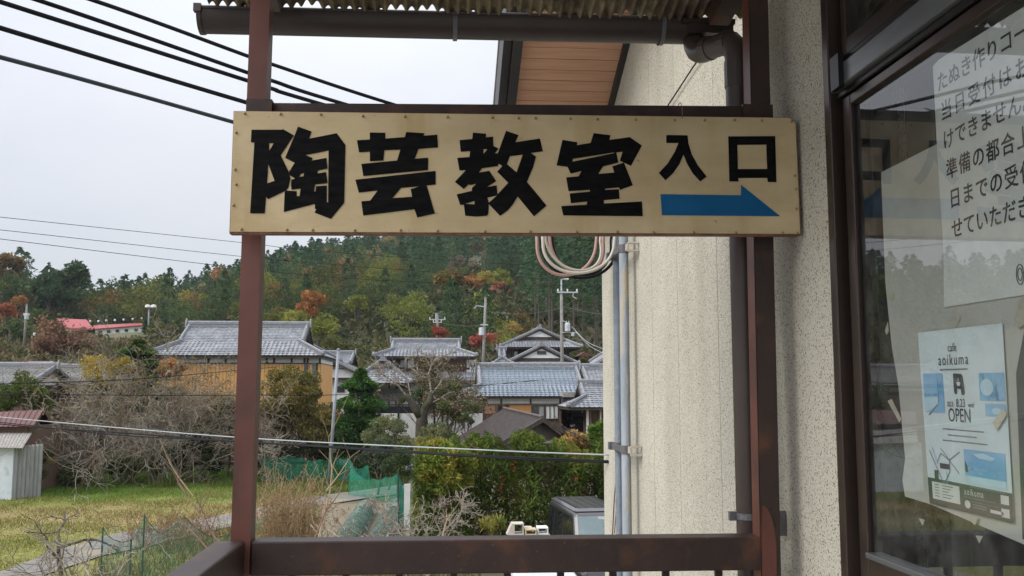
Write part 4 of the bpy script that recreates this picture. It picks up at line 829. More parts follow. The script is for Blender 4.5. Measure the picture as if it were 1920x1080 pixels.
lbox(h5, fL, .4, wl_-.2, .5, 3.5, float(hz(fL.O.x, 84.)), P(860, 684, 84.).z, m_timber, 'wing_wall')

# ---- blue tiled bungalow
Y7 = 55.; xa7, xb7 = P(866, 715, Y7).x, P(1134, 715, Y7).x; zE7 = P(980, 743, Y7).z; f = Frame((xa7, Y7, 0)); wd7 = xb7-xa7; gz = P(860, 812, Y7+1).z
h7 = thing('tiled_bungalow', 'low house with blue-grey tiled roof, white band and brown wall beside a carport', 'house', ((xa7+xb7)/2, Y7+4, gz))
irimoya(h7, Frame((xa7, Y7+.42, 0)), wd7, 7.1, zE7, P(1000, 690, Y7+3.95).z, 1.25, m_kawara_blue, overg=.25)
wa, wb = P(900, 715, Y7+.8).x-xa7, P(1103, 715, Y7+.8).x-xa7; zb0 = P(860, 757, Y7+.8).z
xg = P(1050, 715, Y7+.8).x-xa7
lbox(h7, f, wa, xg, .8, 6.6, gz-1.5, zE7-.03, m_timber_brown, 'wall')
lbox(h7, f, xg, wb, 3.6, 6.6, gz-1.5, zE7-.03, m_timber, 'garage_wall')
lbox(h7, f, wa-.01, wb, .77, .86, zb0, zE7-.06, m_plaster, 'plaster_band')
lbox(h7, f, wa-.02, wb, .72, .84, zb0-.09, zb0+.01, m_timber_brown, 'lintel_beam')
for px in (901, 904, 908, 912, 940, 995, 1050): xx = P(px, 715, Y7+.74).x-xa7; lbox(h7, f, xx-.05, xx+.05, .735, .80, zb0+.012, zE7-.07, m_timber, 'post')
for px in (906, 931, 944, 1050, 1098): xx = P(px, 715, Y7+.7).x-xa7; lbox(h7, f, xx-.07, xx+.07, .70, .82, gz-1.5, zb0-.095, m_timber_brown, 'post')
m_brick = mat('orange_brown_panel', (.36, .17, .05), (.46, .24, .08), 6, .8, stretch=(1, 1, 6)); m_terra = mat('terracotta_panel', (.38, .19, .12), (.44, .24, .16), 4, .8)
lbox(h7, f, P(955, 715, Y7+.75).x-xa7, P(996, 715, Y7+.75).x-xa7, .745, .80, P(860, 774, Y7).z, P(860, 760, Y7).z, m_brick, 'wall_panel')
lbox(h7, f, P(909, 715, Y7+.75).x-xa7, P(929, 715, Y7+.75).x-xa7, .745, .80, P(860, 776, Y7).z, P(860, 759, Y7).z, m_terra, 'wall_panel')
for i in range(7): zz = P(860, 764+i*2.2, Y7).z; lbox(h7, f, P(931, 715, Y7+.74).x-xa7, P(944, 715, Y7+.74).x-xa7, .72, .76, zz, zz+.035, m_timber, 'slat')
window(h7, f, P(998, 715, Y7+.75).x-xa7, P(1020, 715, Y7+.75).x-xa7, P(860, 789, Y7).z, P(860, 762, Y7).z, .76, [m_farglass, m_sheetgrey], m_timber)
window(h7, f, P(1023, 715, Y7+.75).x-xa7, P(1046, 715, Y7+.75).x-xa7, P(860, 786, Y7).z, P(860, 762, Y7).z, .74, m_plaster, m_timber, 3)
for i in range(12): xx = xg+(wb-xg)*i/12; lbox(h7, f, xx+.01, xx+(wb-xg)/12-.01, 3.56, 3.6, gz-1.5, zE7-.4, m_timber, 'wall_board')
q = MB(); c = P(1098, 733, Y7-.1); q.tube([c+V((-.06, 0, -.2)), c+V((.04, 0, .55)), c+V((.05, 0, .62))], .055, 8); q.lathe(c+V((.05, 0, .6)), [(.08, 0), (.08, .05), (.02, .09)], 8); q.build('vent_pipe', m_metal, h7)
lbox(h7, f, P(1056, 715, Y7-.2).x-xa7, P(1080, 715, Y7-.2).x-xa7, -.2, 1.0, zE7-.05, P(860, 735, Y7).z, m_greyroof, 'lean_to_sheet')
# ---- entrance wing with its own hipped roof at the right
Y8 = 51.; xa8, xb8 = P(1066, 715, Y8).x, P(1210, 715, Y8).x; f = Frame((xa8, Y8, 0)); zE8 = P(860, 764, Y8).z; gz8 = P(860, 815, Y8).z
h8 = thing('entrance_porch', 'tiled entrance wing with cream posts at the right end of the blue roofed house', 'house', ((xa8+xb8)/2, Y8+2, gz8))
irimoya(h8, f, xb8-xa8, 5.2, zE8, P(860, 722, Y8+2.6).z, 1.2, m_kawara, overg=.3)
for px in (1101, 1106): xx = P(px, 715, Y8+.6).x-xa8; lbox(h8, f, xx-.06, xx+.06, .55, .68, gz8-1.5, zE8-.05, m_plaster if px == 1101 else m_timber_brown, 'porch_post')
lbox(h8, f, P(1110, 715, Y8+1.2).x-xa8, xb8-xa8-.5, 1.2, 4.6, gz8-1.5, zE8-.03, m_timber_brown, 'wall'); q = MB(); c = P(1126, 765, Y8+.4); q.tube([c, c+V((0, 0, -1.2))], .05, 8); q.build('drainpipe', mat('pale_pink_drainpipe', (.45, .33, .30)), h8)
# ---- house at far right behind, partly behind the stucco wall
Y9 = 70.; xa9 = P(1085, 715, Y9).x; f = Frame((P(1290, 715, Y9).x, Y9, 0), R(90)); h9 = thing('tiled_house', 'tiled house at the right whose sweeping gable is cut off by the stuccoed wall', 'house', (P(1180, 715, Y9).x, Y9+3, float(hz(P(1180, 715, Y9).x, Y9))))
irimoya(h9, f, 8, P(1290, 715, Y9).x-xa9, P(860, 706, Y9).z, P(860, 640, Y9).z, 1.2, m_kawara, overg=.6); f9 = Frame((xa9, Y9, 0)); lbox(h9, f9, 1, 7, .8, 7, float(hz(xa9, Y9)), P(860, 706, Y9).z, m_plaster, 'wall')
Y9b = 64.; f = Frame((P(1098, 715, Y9b).x, Y9b, 0)); irimoya(h9, f, 7, 4.4, P(860, 716, Y9b).z, P(860, 690, Y9b+2.2).z, 0, m_kawara); lbox(h9, f, .3, 6, .5, 4, float(hz(f.O.x, Y9b)), P(860, 716, Y9b).z, m_timber_brown, 'lower_wall')
hs = thing('wooden_shed', 'tiny brown shed with a rust coloured roof left of the sweeping gable', 'shed', (P(1098, 715, 98.).x, 99, float(hz(P(1098, 715, 98.).x, 98.))))
q = MB(); a = P(1083, 668, 98.); b = P(1113, 668, 98.); t_ = P(1097, 659, 98.); q.prism([a, b, t_], (0, 3, 0)); q.build('roof', m_rustroof, hs); q = MB(); q.bx(a.x+.2, b.x-.2, 98.2, 100.8, float(hz(a.x, 98.)), a.z); q.build('wall', m_timber_brown, hs)

# ---- ribbed metal roof shed in front
a, b = P(945, 767, 47.5), P(1017, 784, 42.5); lo0, lo1 = P(851, 823, 46.0), P(918, 842, 41.0); ro0, ro1 = P(1030, 795, 48.2), P(1075, 816, 43.2)
gz = float(hz(5, 44)); sh_ = thing('metal_roof_shed', 'shed with brown ribbed metal gable roof rising above the hedge', 'shed', ((a.x+b.x)/2, 45, gz))
for p, q_, nm in ((lo0, lo1, 0), (ro0, ro1, 1)):
    q = MB(); n_ = 26
    for i in range(n_):
        t0, t1 = i/n_, (i+1)/n_; A1_, A2_ = a.lerp(b, t0), a.lerp(b, t1); B1_, B2_ = p.lerp(q_, t0), p.lerp(q_, t1); d_ = (A2_-A1_); u_ = V((0, 0, .035))
        q.quad(A1_, A1_+d_*.7, B1_+(B2_-B1_)*.7, B1_); q.quad(A1_+d_*.72+u_, A2_+u_, B2_+u_, B1_+(B2_-B1_)*.72+u_); q.quad(A1_+d_*.7, A1_+d_*.72+u_, B1_+(B2_-B1_)*.72+u_, B1_+(B2_-B1_)*.7); q.quad(A2_+u_, A2_, B2_, B2_+u_)
    q.build('roof_sheet', m_brownroof, sh_)
q = MB(); q.tube([a+V((0, 0, .05)), b+V((0, 0, .05))], .07, 8); q.build('ridge_cap', m_brownroof, sh_)
q = MB(); q.bar(b+V((0, -.02, -.08)), lo1+V((0, -.02, -.08)), .06, .2); q.bar(b+V((0, -.02, -.08)), ro1+V((0, -.02, -.08)), .06, .2); q.build('bargeboard', m_timber, sh_)
q = MB(); q.prism([lo1+V((.4, .3, -.12)), ro1+V((-.4, .3, -.12)), b+V((0, .3, -.15))], (0, .1, 0)); q.bx(lo1.x+.5, ro1.x-.5, 41.5, 47, gz, lo1.z-.1); q.build('wall', m_timber, sh_)

# ---- tiled roofs at the far left
def low_house(lab, pxa, pxb, pyE, pyR, Yd, dp, m_r, m_w, a=0):
    xa, xb = P(pxa, 715, Yd).x, P(pxb, 715, Yd).x; zE = P(60, pyE, Yd).z; gz = float(hz((xa+xb)/2, Yd)); t = thing('tiled_house', lab, 'house', ((xa+xb)/2, Yd+dp/2, gz)); f = Frame((xa, Yd, 0))
    irimoya(t, f, xb-xa, dp, zE, P(60, pyR, Yd+dp/2).z, a, m_r); lbox(t, f, .5, xb-xa-.5, .6, dp-.6, gz, zE-.02, m_w, 'wall'); lbox(t, f, .48, xb-xa-.48, .57, dp-.57, zE-.35, zE-.04, m_plaster, 'plaster_band'); return t
m_oldtile = mat('weathered_brown_grey_tile', (.13, .125, .12), (.23, .225, .22), 7, .7, .2, c3=(.33, .32, .31), s3=9, lo3=.55, hi3=.7)
low_house('old weathered grey tiled house at the left edge beyond the bramble', -180, 62, 722, 690, 54., 6.5, m_oldtile, m_timber_brown)
low_house('lower weathered tiled roof right behind the old house at the left edge', 58, 190, 716, 692, 58., 6., m_oldtile, m_timber_brown)
rr = thing('rusty_roof_shed', 'shed with flat rust brown sheet roof showing over the old tiled roofs', 'shed', (P(78, 715, 66.).x, 67, float(hz(P(78, 715, 66.).x, 66.))))
q = MB(); a, b, c, d = P(42, 693, 64.), P(112, 688, 64.), P(100, 677, 68.), P(52, 677, 68.); q.prism([a, b, c, d], (0, 0, -.1)); q.build('roof', m_rustroof, rr); q = MB(); q.bx(a.x+.3, b.x-.3, 64.4, 67.5, rr.location.z, min(a.z, b.z)-.12); q.build('wall', m_timber_brown, rr)

# ---- red metal roof shed with white lean-to, left edge
Yd = 45.; gz = 0
rs = thing('red_roof_shed', 'small shed with dull red ribbed roof and a pale blue lean-to at the left edge', 'shed', (P(30, 715, Yd).x, Yd, gz))
rp0, rp1 = P(-70, 776, 47.5), P(82, 768, 47.5); re0, re1 = P(-70, 800, Yd), P(62, 800, Yd); n_ = 14; q = MB()
for i in range(n_):
    t0, t1 = i/n_, (i+1)/n_; A_, B_, C_, D_ = re0.lerp(re1, t0), re0.lerp(re1, t1), rp0.lerp(rp1, t1), rp0.lerp(rp1, t0); q.quad(A_, B_, C_, D_); q.bar(B_+V((0, 0, .02)), C_+V((0, 0, .02)), .035, .04)
q.build('roof_sheet', m_rustroof, rs); q = MB(); q.quad(rp0, rp1, P(104, 806, 49.5), P(-70, 806, 50.5)); q.build('roof_sheet', m_rustroof, rs)
q = MB(); q.bar(re1, rp1, .05, .16); q.bar(rp1, P(104, 806, 49.5), .05, .16); q.build('bargeboard', m_timber_brown, rs)
q = MB(); q.bx(P(-70, 715, Yd+.3).x, P(56, 715, Yd+.3).x, Yd+.3, 49.5, gz, re0.z-.03); q.build('wall', m_timber_brown, rs)
q = MB(); l0, l1, l2, l3 = P(-70, 838, 43.2), P(42, 841, 43.2), P(60, 812, Yd+.2), P(-70, 812, Yd+.2); n_ = 40
for i in range(n_):
    t0, t1 = i/n_, (i+1)/n_; u_ = V((0, 0, .03*(i % 2))); w_ = V((0, 0, .03*((i+1) % 2))); q.quad(l0.lerp(l1, t0)+u_, l0.lerp(l1, t1)+w_, l3.lerp(l2, t1)+w_, l3.lerp(l2, t0)+u_)
q.build('lean_to_roof', m_greyroof, rs)
q = MB(); q.bx(P(-70, 715, 43.5).x, P(33, 715, 43.5).x, 43.5, 44.6, gz-.1, l0.z-.02); q.build('lean_to_wall', m_blueshed, rs)
q = MB(); a = P(33, 715, 43.5).x
for i in range(7): q.bx(a+.002+i*.125, a+.125+i*.125, 43.6+i*.12+.02*(i % 2), 43.72+i*.12, gz-.1, l0.z-.02+i*.012)
q.build('side_siding', m_sheetgrey, rs)

# ---- red roofed buildings on the far left bank
Yr = 168.; gz = float(hz(P(215, 715, Yr).x, Yr)); rb = thing('red_roof_house', 'house with bright faded red roof on the far left bank below the forest', 'house', (P(140, 715, Yr).x, Yr+4, gz))
q = MB(); q.prism([P(106, 597, Yr+6), P(162, 599, Yr+6), P(175, 616, Yr), P(124, 614, Yr)], (0, 0, -.25)); q.build('roof', m_redroof, rb); q = MB(); q.bx(P(128, 715, Yr).x, P(174, 715, Yr).x, Yr+.5, Yr+6, gz-2, P(60, 616, Yr).z-.3); q.build('wall', m_timber, rb)
wbd = thing('long_white_building', 'long low white building with five small windows and red roof strip, far left bank', 'building', (P(222, 715, Yr).x, Yr+2, gz))
A_, B_ = P(178, 632, Yr), P(266, 629, Yr); q = MB(); q.prism([(A_.x, Yr, gz-2), (B_.x, Yr+1, gz-2), (B_.x, Yr+1, P(60, 610, Yr+1).z), (A_.x, Yr, P(60, 618, Yr).z)], (0, 6, 0)); q.build('wall', mat('white_painted_wall', (.66, .67, .62), (.74, .75, .70), 1, .8), wbd)
q = MB(); q.prism([P(172, 618, Yr-.5), P(267, 610.5, Yr+.5), P(266, 606.5, Yr+6), P(176, 611, Yr+6)], (0, 0, .12)); q.build('roof', m_redroof, wbd)
for px, py in ((187.5, 622.5), (203.5, 621.5), (220, 620.5), (237, 619.5), (255, 618.5)):
    q = MB(); c = P(px, py, Yr-.1+(px-178)/88.); q.bx(c.x-.27, c.x+.27, c.y-.06, c.y+.3, c.z-.22, c.z+.22); w_ = q.build('window', m_timber, wbd); q = MB(); q.bx(c.x-.2, c.x+.2, c.y-.09, c.y-.06, c.z-.16, c.z+.16); q.build('pane', m_farglass, w_)
lamp0 = None
for k_, (px, py) in enumerate(((169, 603), (184.5, 602.5), (199.5, 601), (215.5, 600.5), (232, 599.5), (249, 598.5), (266, 597), (282, 595.5))):
    c = P(px, py, Yr+7)
    if lamp0 is None:
        lamp0 = thing('bulb_lamp', 'small round white lamp of the row strung above the long white building', 'lamp', c, 'row of lamps above the white building')
        q = MB(); q.lathe(c, [(.02, .22), (.16, .16), (.22, 0), (.16, -.16), (.02, -.2)], 8); q.build('globe', m_plaster, lamp0, smooth=True); q = MB(); q.tube([c+V((0, .2, .1)), c+V((0, .25, -2.6))], .035, 5); q.build('stem', m_timber, lamp0)
        base = c
    else: o = copy_tree(lamp0); o.location = c
    (lamp0 if k_ == 0 else o)['label'] = ['leftmost', 'second', 'third', 'fourth', 'fifth', 'sixth', 'seventh', 'rightmost'][k_]+' from the left of the small round white lamps above the long white building' if 0 < k_ < 7 else ('leftmost' if k_ == 0 else 'rightmost')+' of the small round white lamps above the long white building'

# ---- white retaining wall with black board fence
Yw = 55.6; wf = thing('retaining_wall', 'white rendered retaining wall below the black slatted fence', 'wall', (P(800, 715, Yw).x, Yw, float(hz(P(800, 715, Yw).x, Yw))))
q = MB(); a = P(700, 715, Yw).x; b = P(905, 715, Yw).x; q.bx(a, b, Yw, Yw+.3, wf.location.z-1, P(800, 775, Yw).z); q.build('wall', m_plaster, wf)
bf = thing('slatted_fence', 'black horizontal slatted fence on top of the white retaining wall', 'fence', (P(800, 715, Yw).x, Yw, P(800, 775, Yw).z))
zt_, zb2 = P(800, 757.5, Yw).z, P(800, 774, Yw).z; ns = 4
for i in range(ns): q = MB(); hh = (zt_-zb2)/ns; q.bx(P(706, 715, Yw).x, b, Yw+.04, Yw+.08, zb2+hh*i+.035, zb2+hh*(i+1)-.01); q.build('slat', m_fascia, bf)
q = MB(); q.bx(P(706, 715, Yw).x, b, Yw+.12, Yw+.16, zb2-.05, zt_-.12); q.build('back_panel', m_fascia, bf)
for px in (712, 748, 790, 830, 870): xx = P(px, 715, Yw).x; q = MB(); q.bx(xx-.06, xx+.06, Yw-.07, Yw+.039, zb2-.9, zt_+.03); q.build('post', m_fascia, bf)

# ------------------------------------------------------------------ poles and wires
def pole(name, lab, cat, bpx, bpy_, tpx, tpy, Y, r0, r1, m_, base_z=None):
    b = P(bpx, bpy_, Y); t = P(tpx, tpy, Y)
    if base_z is not None: b = t+(b-t)*((base_z-t.z)/(b.z-t.z))
    o = thing(name, lab, cat, b); q = MB(); q.tube([b-V((0, 0, .3)), t], [r0, r1], 10); q.build('pole', m_, o, smooth=True); q = MB(); q.lathe(t, [(r1*1.25, -.06), (r1*1.25, .03), (.005, .06)], 10); q.build('cap', m_, o); return o, b, t
o, b, t = pole('steel_pole', 'leaning slim grey steel pole standing in the netted vegetable plot', 'pole', 618, 882, 634.5, 655, 48.0, .095, .068, m_poleblue, 0.)
UP = {}
def upole(key, lab, px0, py0, px1, py1, Y, r=.16):
    o, b, t = pole('utility_pole', lab, 'utility pole', px0, py0, px1, py1, Y, r, r*.7, m_pole, float(hz(P(px0, py0, Y).x, Y))); UP[key] = (o, t, b, Y); return o, t, b
def xarm(o, c, w, m_=m_metal, r=.05, ang=0.):
    q = MB(); d_ = V((math.cos(ang), math.sin(ang), 0)); q.bar(c-d_*w, c+d_*w, .09, .1); q.build('crossarm', m_, o)
    for s in (-.9, 0, .9):
        q = MB(); q.lathe(c+d_*(w*s)+V((0, 0, .05)), [(.03, 0), (.07, .06), (.05, .12), (.07, .18), (.02, .22)], 8); q.build('insulator', m_plaster, o)
o, t, b = upole('mid', 'utility pole with a crooked bracket arm left of the stacked gables', 905, 705, 910.5, 558, 84.)
q = MB(); c = P(910, 575, 84.); q.bar(c, P(892, 573, 84.), .07, .07); q.bar(P(894, 573, 84.), P(889, 578, 84.), .07, .07); q.build('bracket_arm', m_metal, o); q = MB(); c = P(903, 622, 83.6); q.lathe(c, [(.02, .4), (.24, .36), (.26, -.3), (.02, -.36)], 10); q.build('transformer', m_metal, o); q = MB(); c = P(908, 609, 83.8); q.bx(c.x-.35, c.x+.35, 83.7, 83.8, c.z-.05, c.z+.05); q.build('crossarm', m_metal, o)
o, t, b = upole('back', 'small utility pole with two pale crossarms behind the two storey house', 820, 650, 820.5, 588, 108., .17)
xarm(o, P(820, 599, 108.), .95); xarm(o, P(820, 604.5, 108.), .5); q = MB(); q.tube([P(817.5, 604, 108.), P(817.5, 587, 108.)], .08, 6); q.build('riser', m_metal, o)
o, t, b = upole('big', 'tall utility pole with transformer and crossarm in front of the cedar trunks', 1054, 690, 1052.5, 546, 74., .17)
q = MB(); q.tube([P(1052.5, 548, 74.), P(1052.5, 524, 74.), P(1066, 523.5, 74.)], .07, 8); q.build('top_bracket', m_metal, o); xarm(o, P(1064, 548, 73.9), .85); q = MB(); q.bar(P(1075, 549, 73.9), P(1074, 556, 73.9), .06, .06); q.bar(P(1074, 556, 73.9), P(1081, 560, 73.9), .06, .06); q.build('switch_arm', m_metal, o)
q = MB(); c = P(1064, 614, 73.7); q.lathe(c, [(.02, .36), (.2, .32), (.22, .25), (.22, -.3), (.02, -.34)], 12); [q.tube([c+V((x_, -.1, .3)), c+V((x_, -.1, .52))], .035, 6) for x_ in (-.1, .1)]; q.build('transformer', m_metal, o)
q = MB(); q.bar(P(1054, 601, 73.8), P(1066, 606, 73.8), .06, .06); q.bar(P(1052, 623, 73.8), P(1082, 624, 73.8), .06, .05); q.lathe(P(1074, 627, 73.7), [(.02, .15), (.14, .1), (.14, -.12), (.02, -.15)], 8); q.build('switch_gear', m_metal, o)
upole('left', 'utility pole with transformer at the foot of the far left forest', 45.5, 640, 50.5, 571, 120., .17); o = UP['left'][0]
q = MB(); q.bx(P(44.5, 595, 119.7).x, P(55, 595, 119.7).x, 119.5, 119.8, P(800, 596, 119.7).z, P(800, 592, 119.7).z); q.lathe(P(50, 594, 119.5), [(.02, .35), (.26, .3), (.26, -.3), (.02, -.35)], 8); q.build('transformer', m_metal, o)
o, b, t = pole('floodlight_pole', 'tall lamp pole with twin white floodlights right of the long white building', 'lamp', 277.5, 640, 279.5, 574, 150., .13, .1, m_poleblue, float(hz(P(277, 715, 150.).x, 150.)))
for px in (277, 288): q = MB(); c = P(px, 574.5, 149.8); q.lathe(c, [(.02, .3), (.38, .2), (.45, -.15), (.02, -.25)], 8); q.build('floodlight', m_plaster, o)
q = MB(); q.bar(P(276, 577, 150.), P(290, 576, 150.), .12, .12); q.build('arm', m_metal, o)
o, b, t = pole('thin_post', 'thin dark post left of the far utility pole on the bank', 'post', 17.5, 641, 19, 618, 120., .08, .07, m_timber, float(hz(P(17, 715, 120.).x, 120.)))
o = thing('notice_post', 'small white notice board on a post on the far left bank', 'sign', P(60, 640, 118.)); q = MB(); q.bx(P(58, 715, 118.).x, P(62, 715, 118.).x, 117.9, 118, P(800, 632, 118.).z, P(800, 627, 118.).z); q.build('board', m_plaster, o); q = MB(); q.tube([P(60, 646, 118.05), P(60, 630, 118.05)], .05, 6); q.build('post', m_metal, o)
def wire(lab, pts, r, m_=m_cable, name='overhead_wire', group=None, sub=10):
    """pts: (px,py,Y); smooth curve through them"""
    w_ = [P(*p) for p in pts]; o = MB(); out_ = []
    for i in range(len(w_)-1):
        p0, p1, p2, p3 = w_[max(i-1, 0)], w_[i], w_[i+1], w_[min(i+2, len(w_)-1)]
        for k_ in range(sub):
            t = k_/sub; out_.append(.5*((2*p1)+(p2-p0)*t+(2*p0-5*p1+4*p2-p3)*t*t+(3*p1-p0-3*p2+p3)*t**3))
    out_.append(w_[-1]); o.tube(out_, r, 7); b = o.build(name, m_, None, tuple(w_[-1]), smooth=True); return tag(b, lab, 'cable', group)
CE = [(1143, 318, 4.88), (1143, 340, 4.88), (1143, 352, 4.88), (1143, 392, 4.88), (1143, 430, 4.88)]
wire('thick black overhead cable, uppermost of the five at the upper left', [(-420, -185, 2.6), (168, -2, 3.5), (470, 107, 4.0), (515, 122, 4.08), (735, 195, 4.35), CE[0]], .0085)
wire('thick black overhead cable, second from the top at the upper left', [(-420, -150, 2.6), (65, -2, 3.4), (467, 137, 4.0), (515, 153, 4.08), (645, 195, 4.25), CE[1]], .0088)
wire('thick black overhead cable, third from the top at the upper left', [(-420, -130, 2.6), (3, 4, 3.3), (467, 152, 4.0), (515, 168, 4.08), (598, 194, 4.2), CE[2]], .0092)
wire('thick black overhead cable, fourth from the top at the upper left', [(-420, -76, 2.6), (0, 52, 3.3), (462, 192, 4.0), CE[3]], .0095)
wire('bluish black overhead cable, lowest of the five, ending behind the sign', [(-420, 0, 2.6), (0, 107, 3.3), (220, 167, 3.65), (438, 229, 4.0), CE[4]], .0088, mat('blue_black_cable', (.022, .03, .04)))
wire('pale grey service cable crossing the garden to the stuccoed wall', [(-300, 752, 11), (0, 782, 9.6), (430, 819, 7.6), (890, 843, 5.7), (1142, 853, 4.89)], .0040, m_cable_grey, 'service_cable')
wire('thick black service cable just below the pale grey one', [(-300, 760, 11), (0, 795, 9.6), (220, 811, 8.5), (438, 827, 7.6), (890, 856, 5.7), (1142, 867, 4.89)], .0058, m_cable, 'service_cable')
wire('second black service cable twisting along below the pale one', [(-300, 766, 11), (0, 792, 9.62), (215, 815, 8.52), (350, 823, 7.95), (600, 836, 6.9), (890, 853.5, 5.72), (1142, 864.5, 4.89)], .0045, m_cable, 'service_cable')
wire('thin dark wire sloping up across the bramble to the ochre house', [(-60, 722, 20), (60, 718, 21), (250, 711, 26), (450, 694, 34), (520, 688, 38)], .012)
wire('thin dark wire running level in front of the bramble and conifer', [(-60, 739, 26), (60, 740, 26), (440, 741, 28), (720, 737, 30), (1020, 712, 36)], .011)
wire('thin wire across the grey sky at left, highest of the three', [(-200, 386, 40), (0, 407, 44), (455, 455, 55), (590, 470, 58), (900, 492, 66), (1143, 505, 72)], .014)
wire('thin wire across the grey sky at left, middle of the three', [(-200, 412, 40), (0, 431, 44), (455, 481, 55), (640, 497, 60), (900, 516, 66), (1143, 528, 72)], .014)
wire('thin wire across the grey sky at left, lowest of the three', [(-200, 424, 40), (0, 448, 44), (420, 499, 54), (640, 521, 60), (900, 533, 66), (1143, 536, 72)], .015)
big = UP['big'][1]
wire('faint wire from the middle utility pole to the tall transformer pole', [(911, 584, 84), (980, 589, 79), (1053, 578, 74)], .012, m_galv)
wire('faint wire from the small back pole to the middle utility pole', [(820, 604, 108), (865, 611, 96), (909, 609, 84)], .012, m_galv)
wire('faint wire from the tall transformer pole to the right behind the wall', [(1054, 574, 74), (1110, 587, 70), (1160, 593, 66)], .012, m_galv)
wire('pale wire drooping from the transformer down to the sweeping gable', [(1072, 612, 74), (1100, 640, 71), (1135, 656, 69)], .014, m_metal)
wire('pale wire just under the drooping one from the transformer pole', [(1078, 620, 74), (1105, 648, 71), (1135, 664, 69)], .014, m_metal)
# ------------------------------------------------------------------ vegetation
rng = np.random.default_rng(11)
def nrm(a): return a/np.maximum(np.linalg.norm(a, axis=-1, keepdims=True), 1e-9)
def leafquads(c, d, size, asp, bend=.0):
    n = len(c); d = nrm(d); s = nrm(np.cross(d, rng.normal(size=(n, 3)))); sz = np.asarray(size).reshape(-1, 1)
    if sz.shape[0] == 1: sz = np.repeat(sz, n, 0)
    v = np.stack([c-d*sz*.5, c+s*sz*asp*.5, c+d*sz*.5, c-s*sz*asp*.5], 1).reshape(-1, 3)
    return v, np.arange(4*n, dtype=np.int32).reshape(-1, 4)
def palette(pal, n, clump=None):
    """pal: list of (weight, dark rgb, light rgb); clump: optional random 0..1 per leaf shared within a clump"""
    w = np.array([p[0] for p in pal], float); w /= w.sum(); k = rng.choice(len(pal), n, p=w) if clump is None else np.searchsorted(np.cumsum(w), np.clip(clump*.75+rng.random(n)*.25, 0, .999))
    a = np.array([p[1] for p in pal])[k]; b = np.array([p[2] for p in pal])[k]; t = rng.random((n, 1)); return a+(b-a)*t
def blobs_on(center, rad, k, rr, zmin=-.6, fill=.25):
    """k small clumps spread over the surface (and some inside) of an ellipsoid"""
    d = nrm(rng.normal(size=(k, 3))); d[:, 2] = np.where(d[:, 2] < zmin, -d[:, 2], d[:, 2]); f = np.where(rng.random((k, 1)) < fill, rng.uniform(.2, .7, (k, 1)), rng.uniform(.66, .9, (k, 1)))
    c = np.array(center)+d*f*np.array(rad); r = rng.uniform(*rr, (k, 1))*np.mean(rad)*np.array([[1, 1, .8]]); return c, r
def crown(bl, n, size, asp, pal, shell=.55, out=.7, droop=0., up=0.):
    c, r = bl; w = (r.mean(1)**2); w /= w.sum(); k = rng.choice(len(c), n, p=w); d = nrm(rng.normal(size=(n, 3)))
    f = shell+(1-shell)*rng.random((n, 1))**.6; p = c[k]+d*f*r[k]; ax = d*out+rng.normal(size=(n, 3))*.6+np.array([0, 0, up-droop])
    v, q = leafquads(p, ax, size*rng.uniform(.6, 1.35, n), asp); cl = rng.random(len(c))[k]
    col = palette(pal, n, cl)*(.8+.4*rng.random(len(c))[k])[:, None]; return v, q, np.repeat(col, 4, 0)
def conifer(h, r, n, size, pal, bare=.12, asp=.38, droop=.35, lay=9, pw=.85, sw=.28):
    t = rng.random(n)**.8; z = h*(bare+(1-bare)*t); saw = (1-sw)+sw*(1-((t*lay) % 1)); R_ = r*np.power(1-t, pw)*saw*(.8+.35*np.sin(t*37+1))+.04*r
    an = rng.random(n)*2*np.pi; lob = .78+.22*np.cos(an*5+t*31); f = rng.uniform(.35, 1, n)**.55; x = np.cos(an)*R_*f*lob; y = np.sin(an)*R_*f*lob
    ax = np.stack([np.cos(an), np.sin(an), np.full(n, -droop)], 1)+rng.normal(size=(n, 3))*.35
    v, q = leafquads(np.stack([x, y, z-.12*f*R_], 1), ax, size*rng.uniform(.6, 1.3, n), asp); cl = (np.sin(t*lay*6.28*.5+an*3)*.5+.5)
    return v, q, np.repeat(palette(pal, n, cl)*(.85+.3*rng.random((n, 1))), 4, 0)
def segs_mesh(segs, k=3):
    s = np.array([(*a, *b, r0, r1) for a, b, r0, r1 in segs]); a, b, r0, r1 = s[:, :3], s[:, 3:6], s[:, 6:7], s[:, 7:8]; d = nrm(b-a); o = nrm(np.cross(d, np.array([.31, .27, .91]))); p = np.cross(d, o); vs = []
    for base, r in ((a, r0), (b, r1)):
        for j in range(k): an = 2*np.pi*j/k; vs.append(base+(o*math.cos(an)+p*math.sin(an))*r)
    v = np.stack(vs, 1).reshape(-1, 3); n = len(s); f = np.array([(j, (j+1) % k, k+(j+1) % k, k+j) for j in range(k)]); q = (np.arange(n)[:, None, None]*2*k+f[None]).reshape(-1, 4); return v, q.astype(np.int32)
PR = random.Random(5)
def grow(segs, p, d, L_, r, depth, wig=.25, grav=0., steps=4, br=.75, spread=.8, kids=2, ratio=.68, rmin=.006):
    d = V(d).normalized(); p = V(p); nodes = []
    for i in range(steps):
        d = (d+V((PR.gauss(0, wig), PR.gauss(0, wig), PR.gauss(0, wig)+grav))).normalized(); q = p+d*(L_/steps); r1 = max(rmin, r*.86); segs.append((tuple(p), tuple(q), r, r1)); p, r = q, r1
        if depth > 0 and i >= (1 if depth > 1 else 0):
            for _ in range(kids):
                if PR.random() < br:
                    nd = (d+V((PR.gauss(0, spread), PR.gauss(0, spread), PR.gauss(0, spread*.7)))).normalized(); grow(segs, p, nd, L_*ratio*PR.uniform(.7, 1.15), max(rmin, r*.62), depth-1, wig, grav, steps, br, spread, kids, ratio, rmin)
    return p
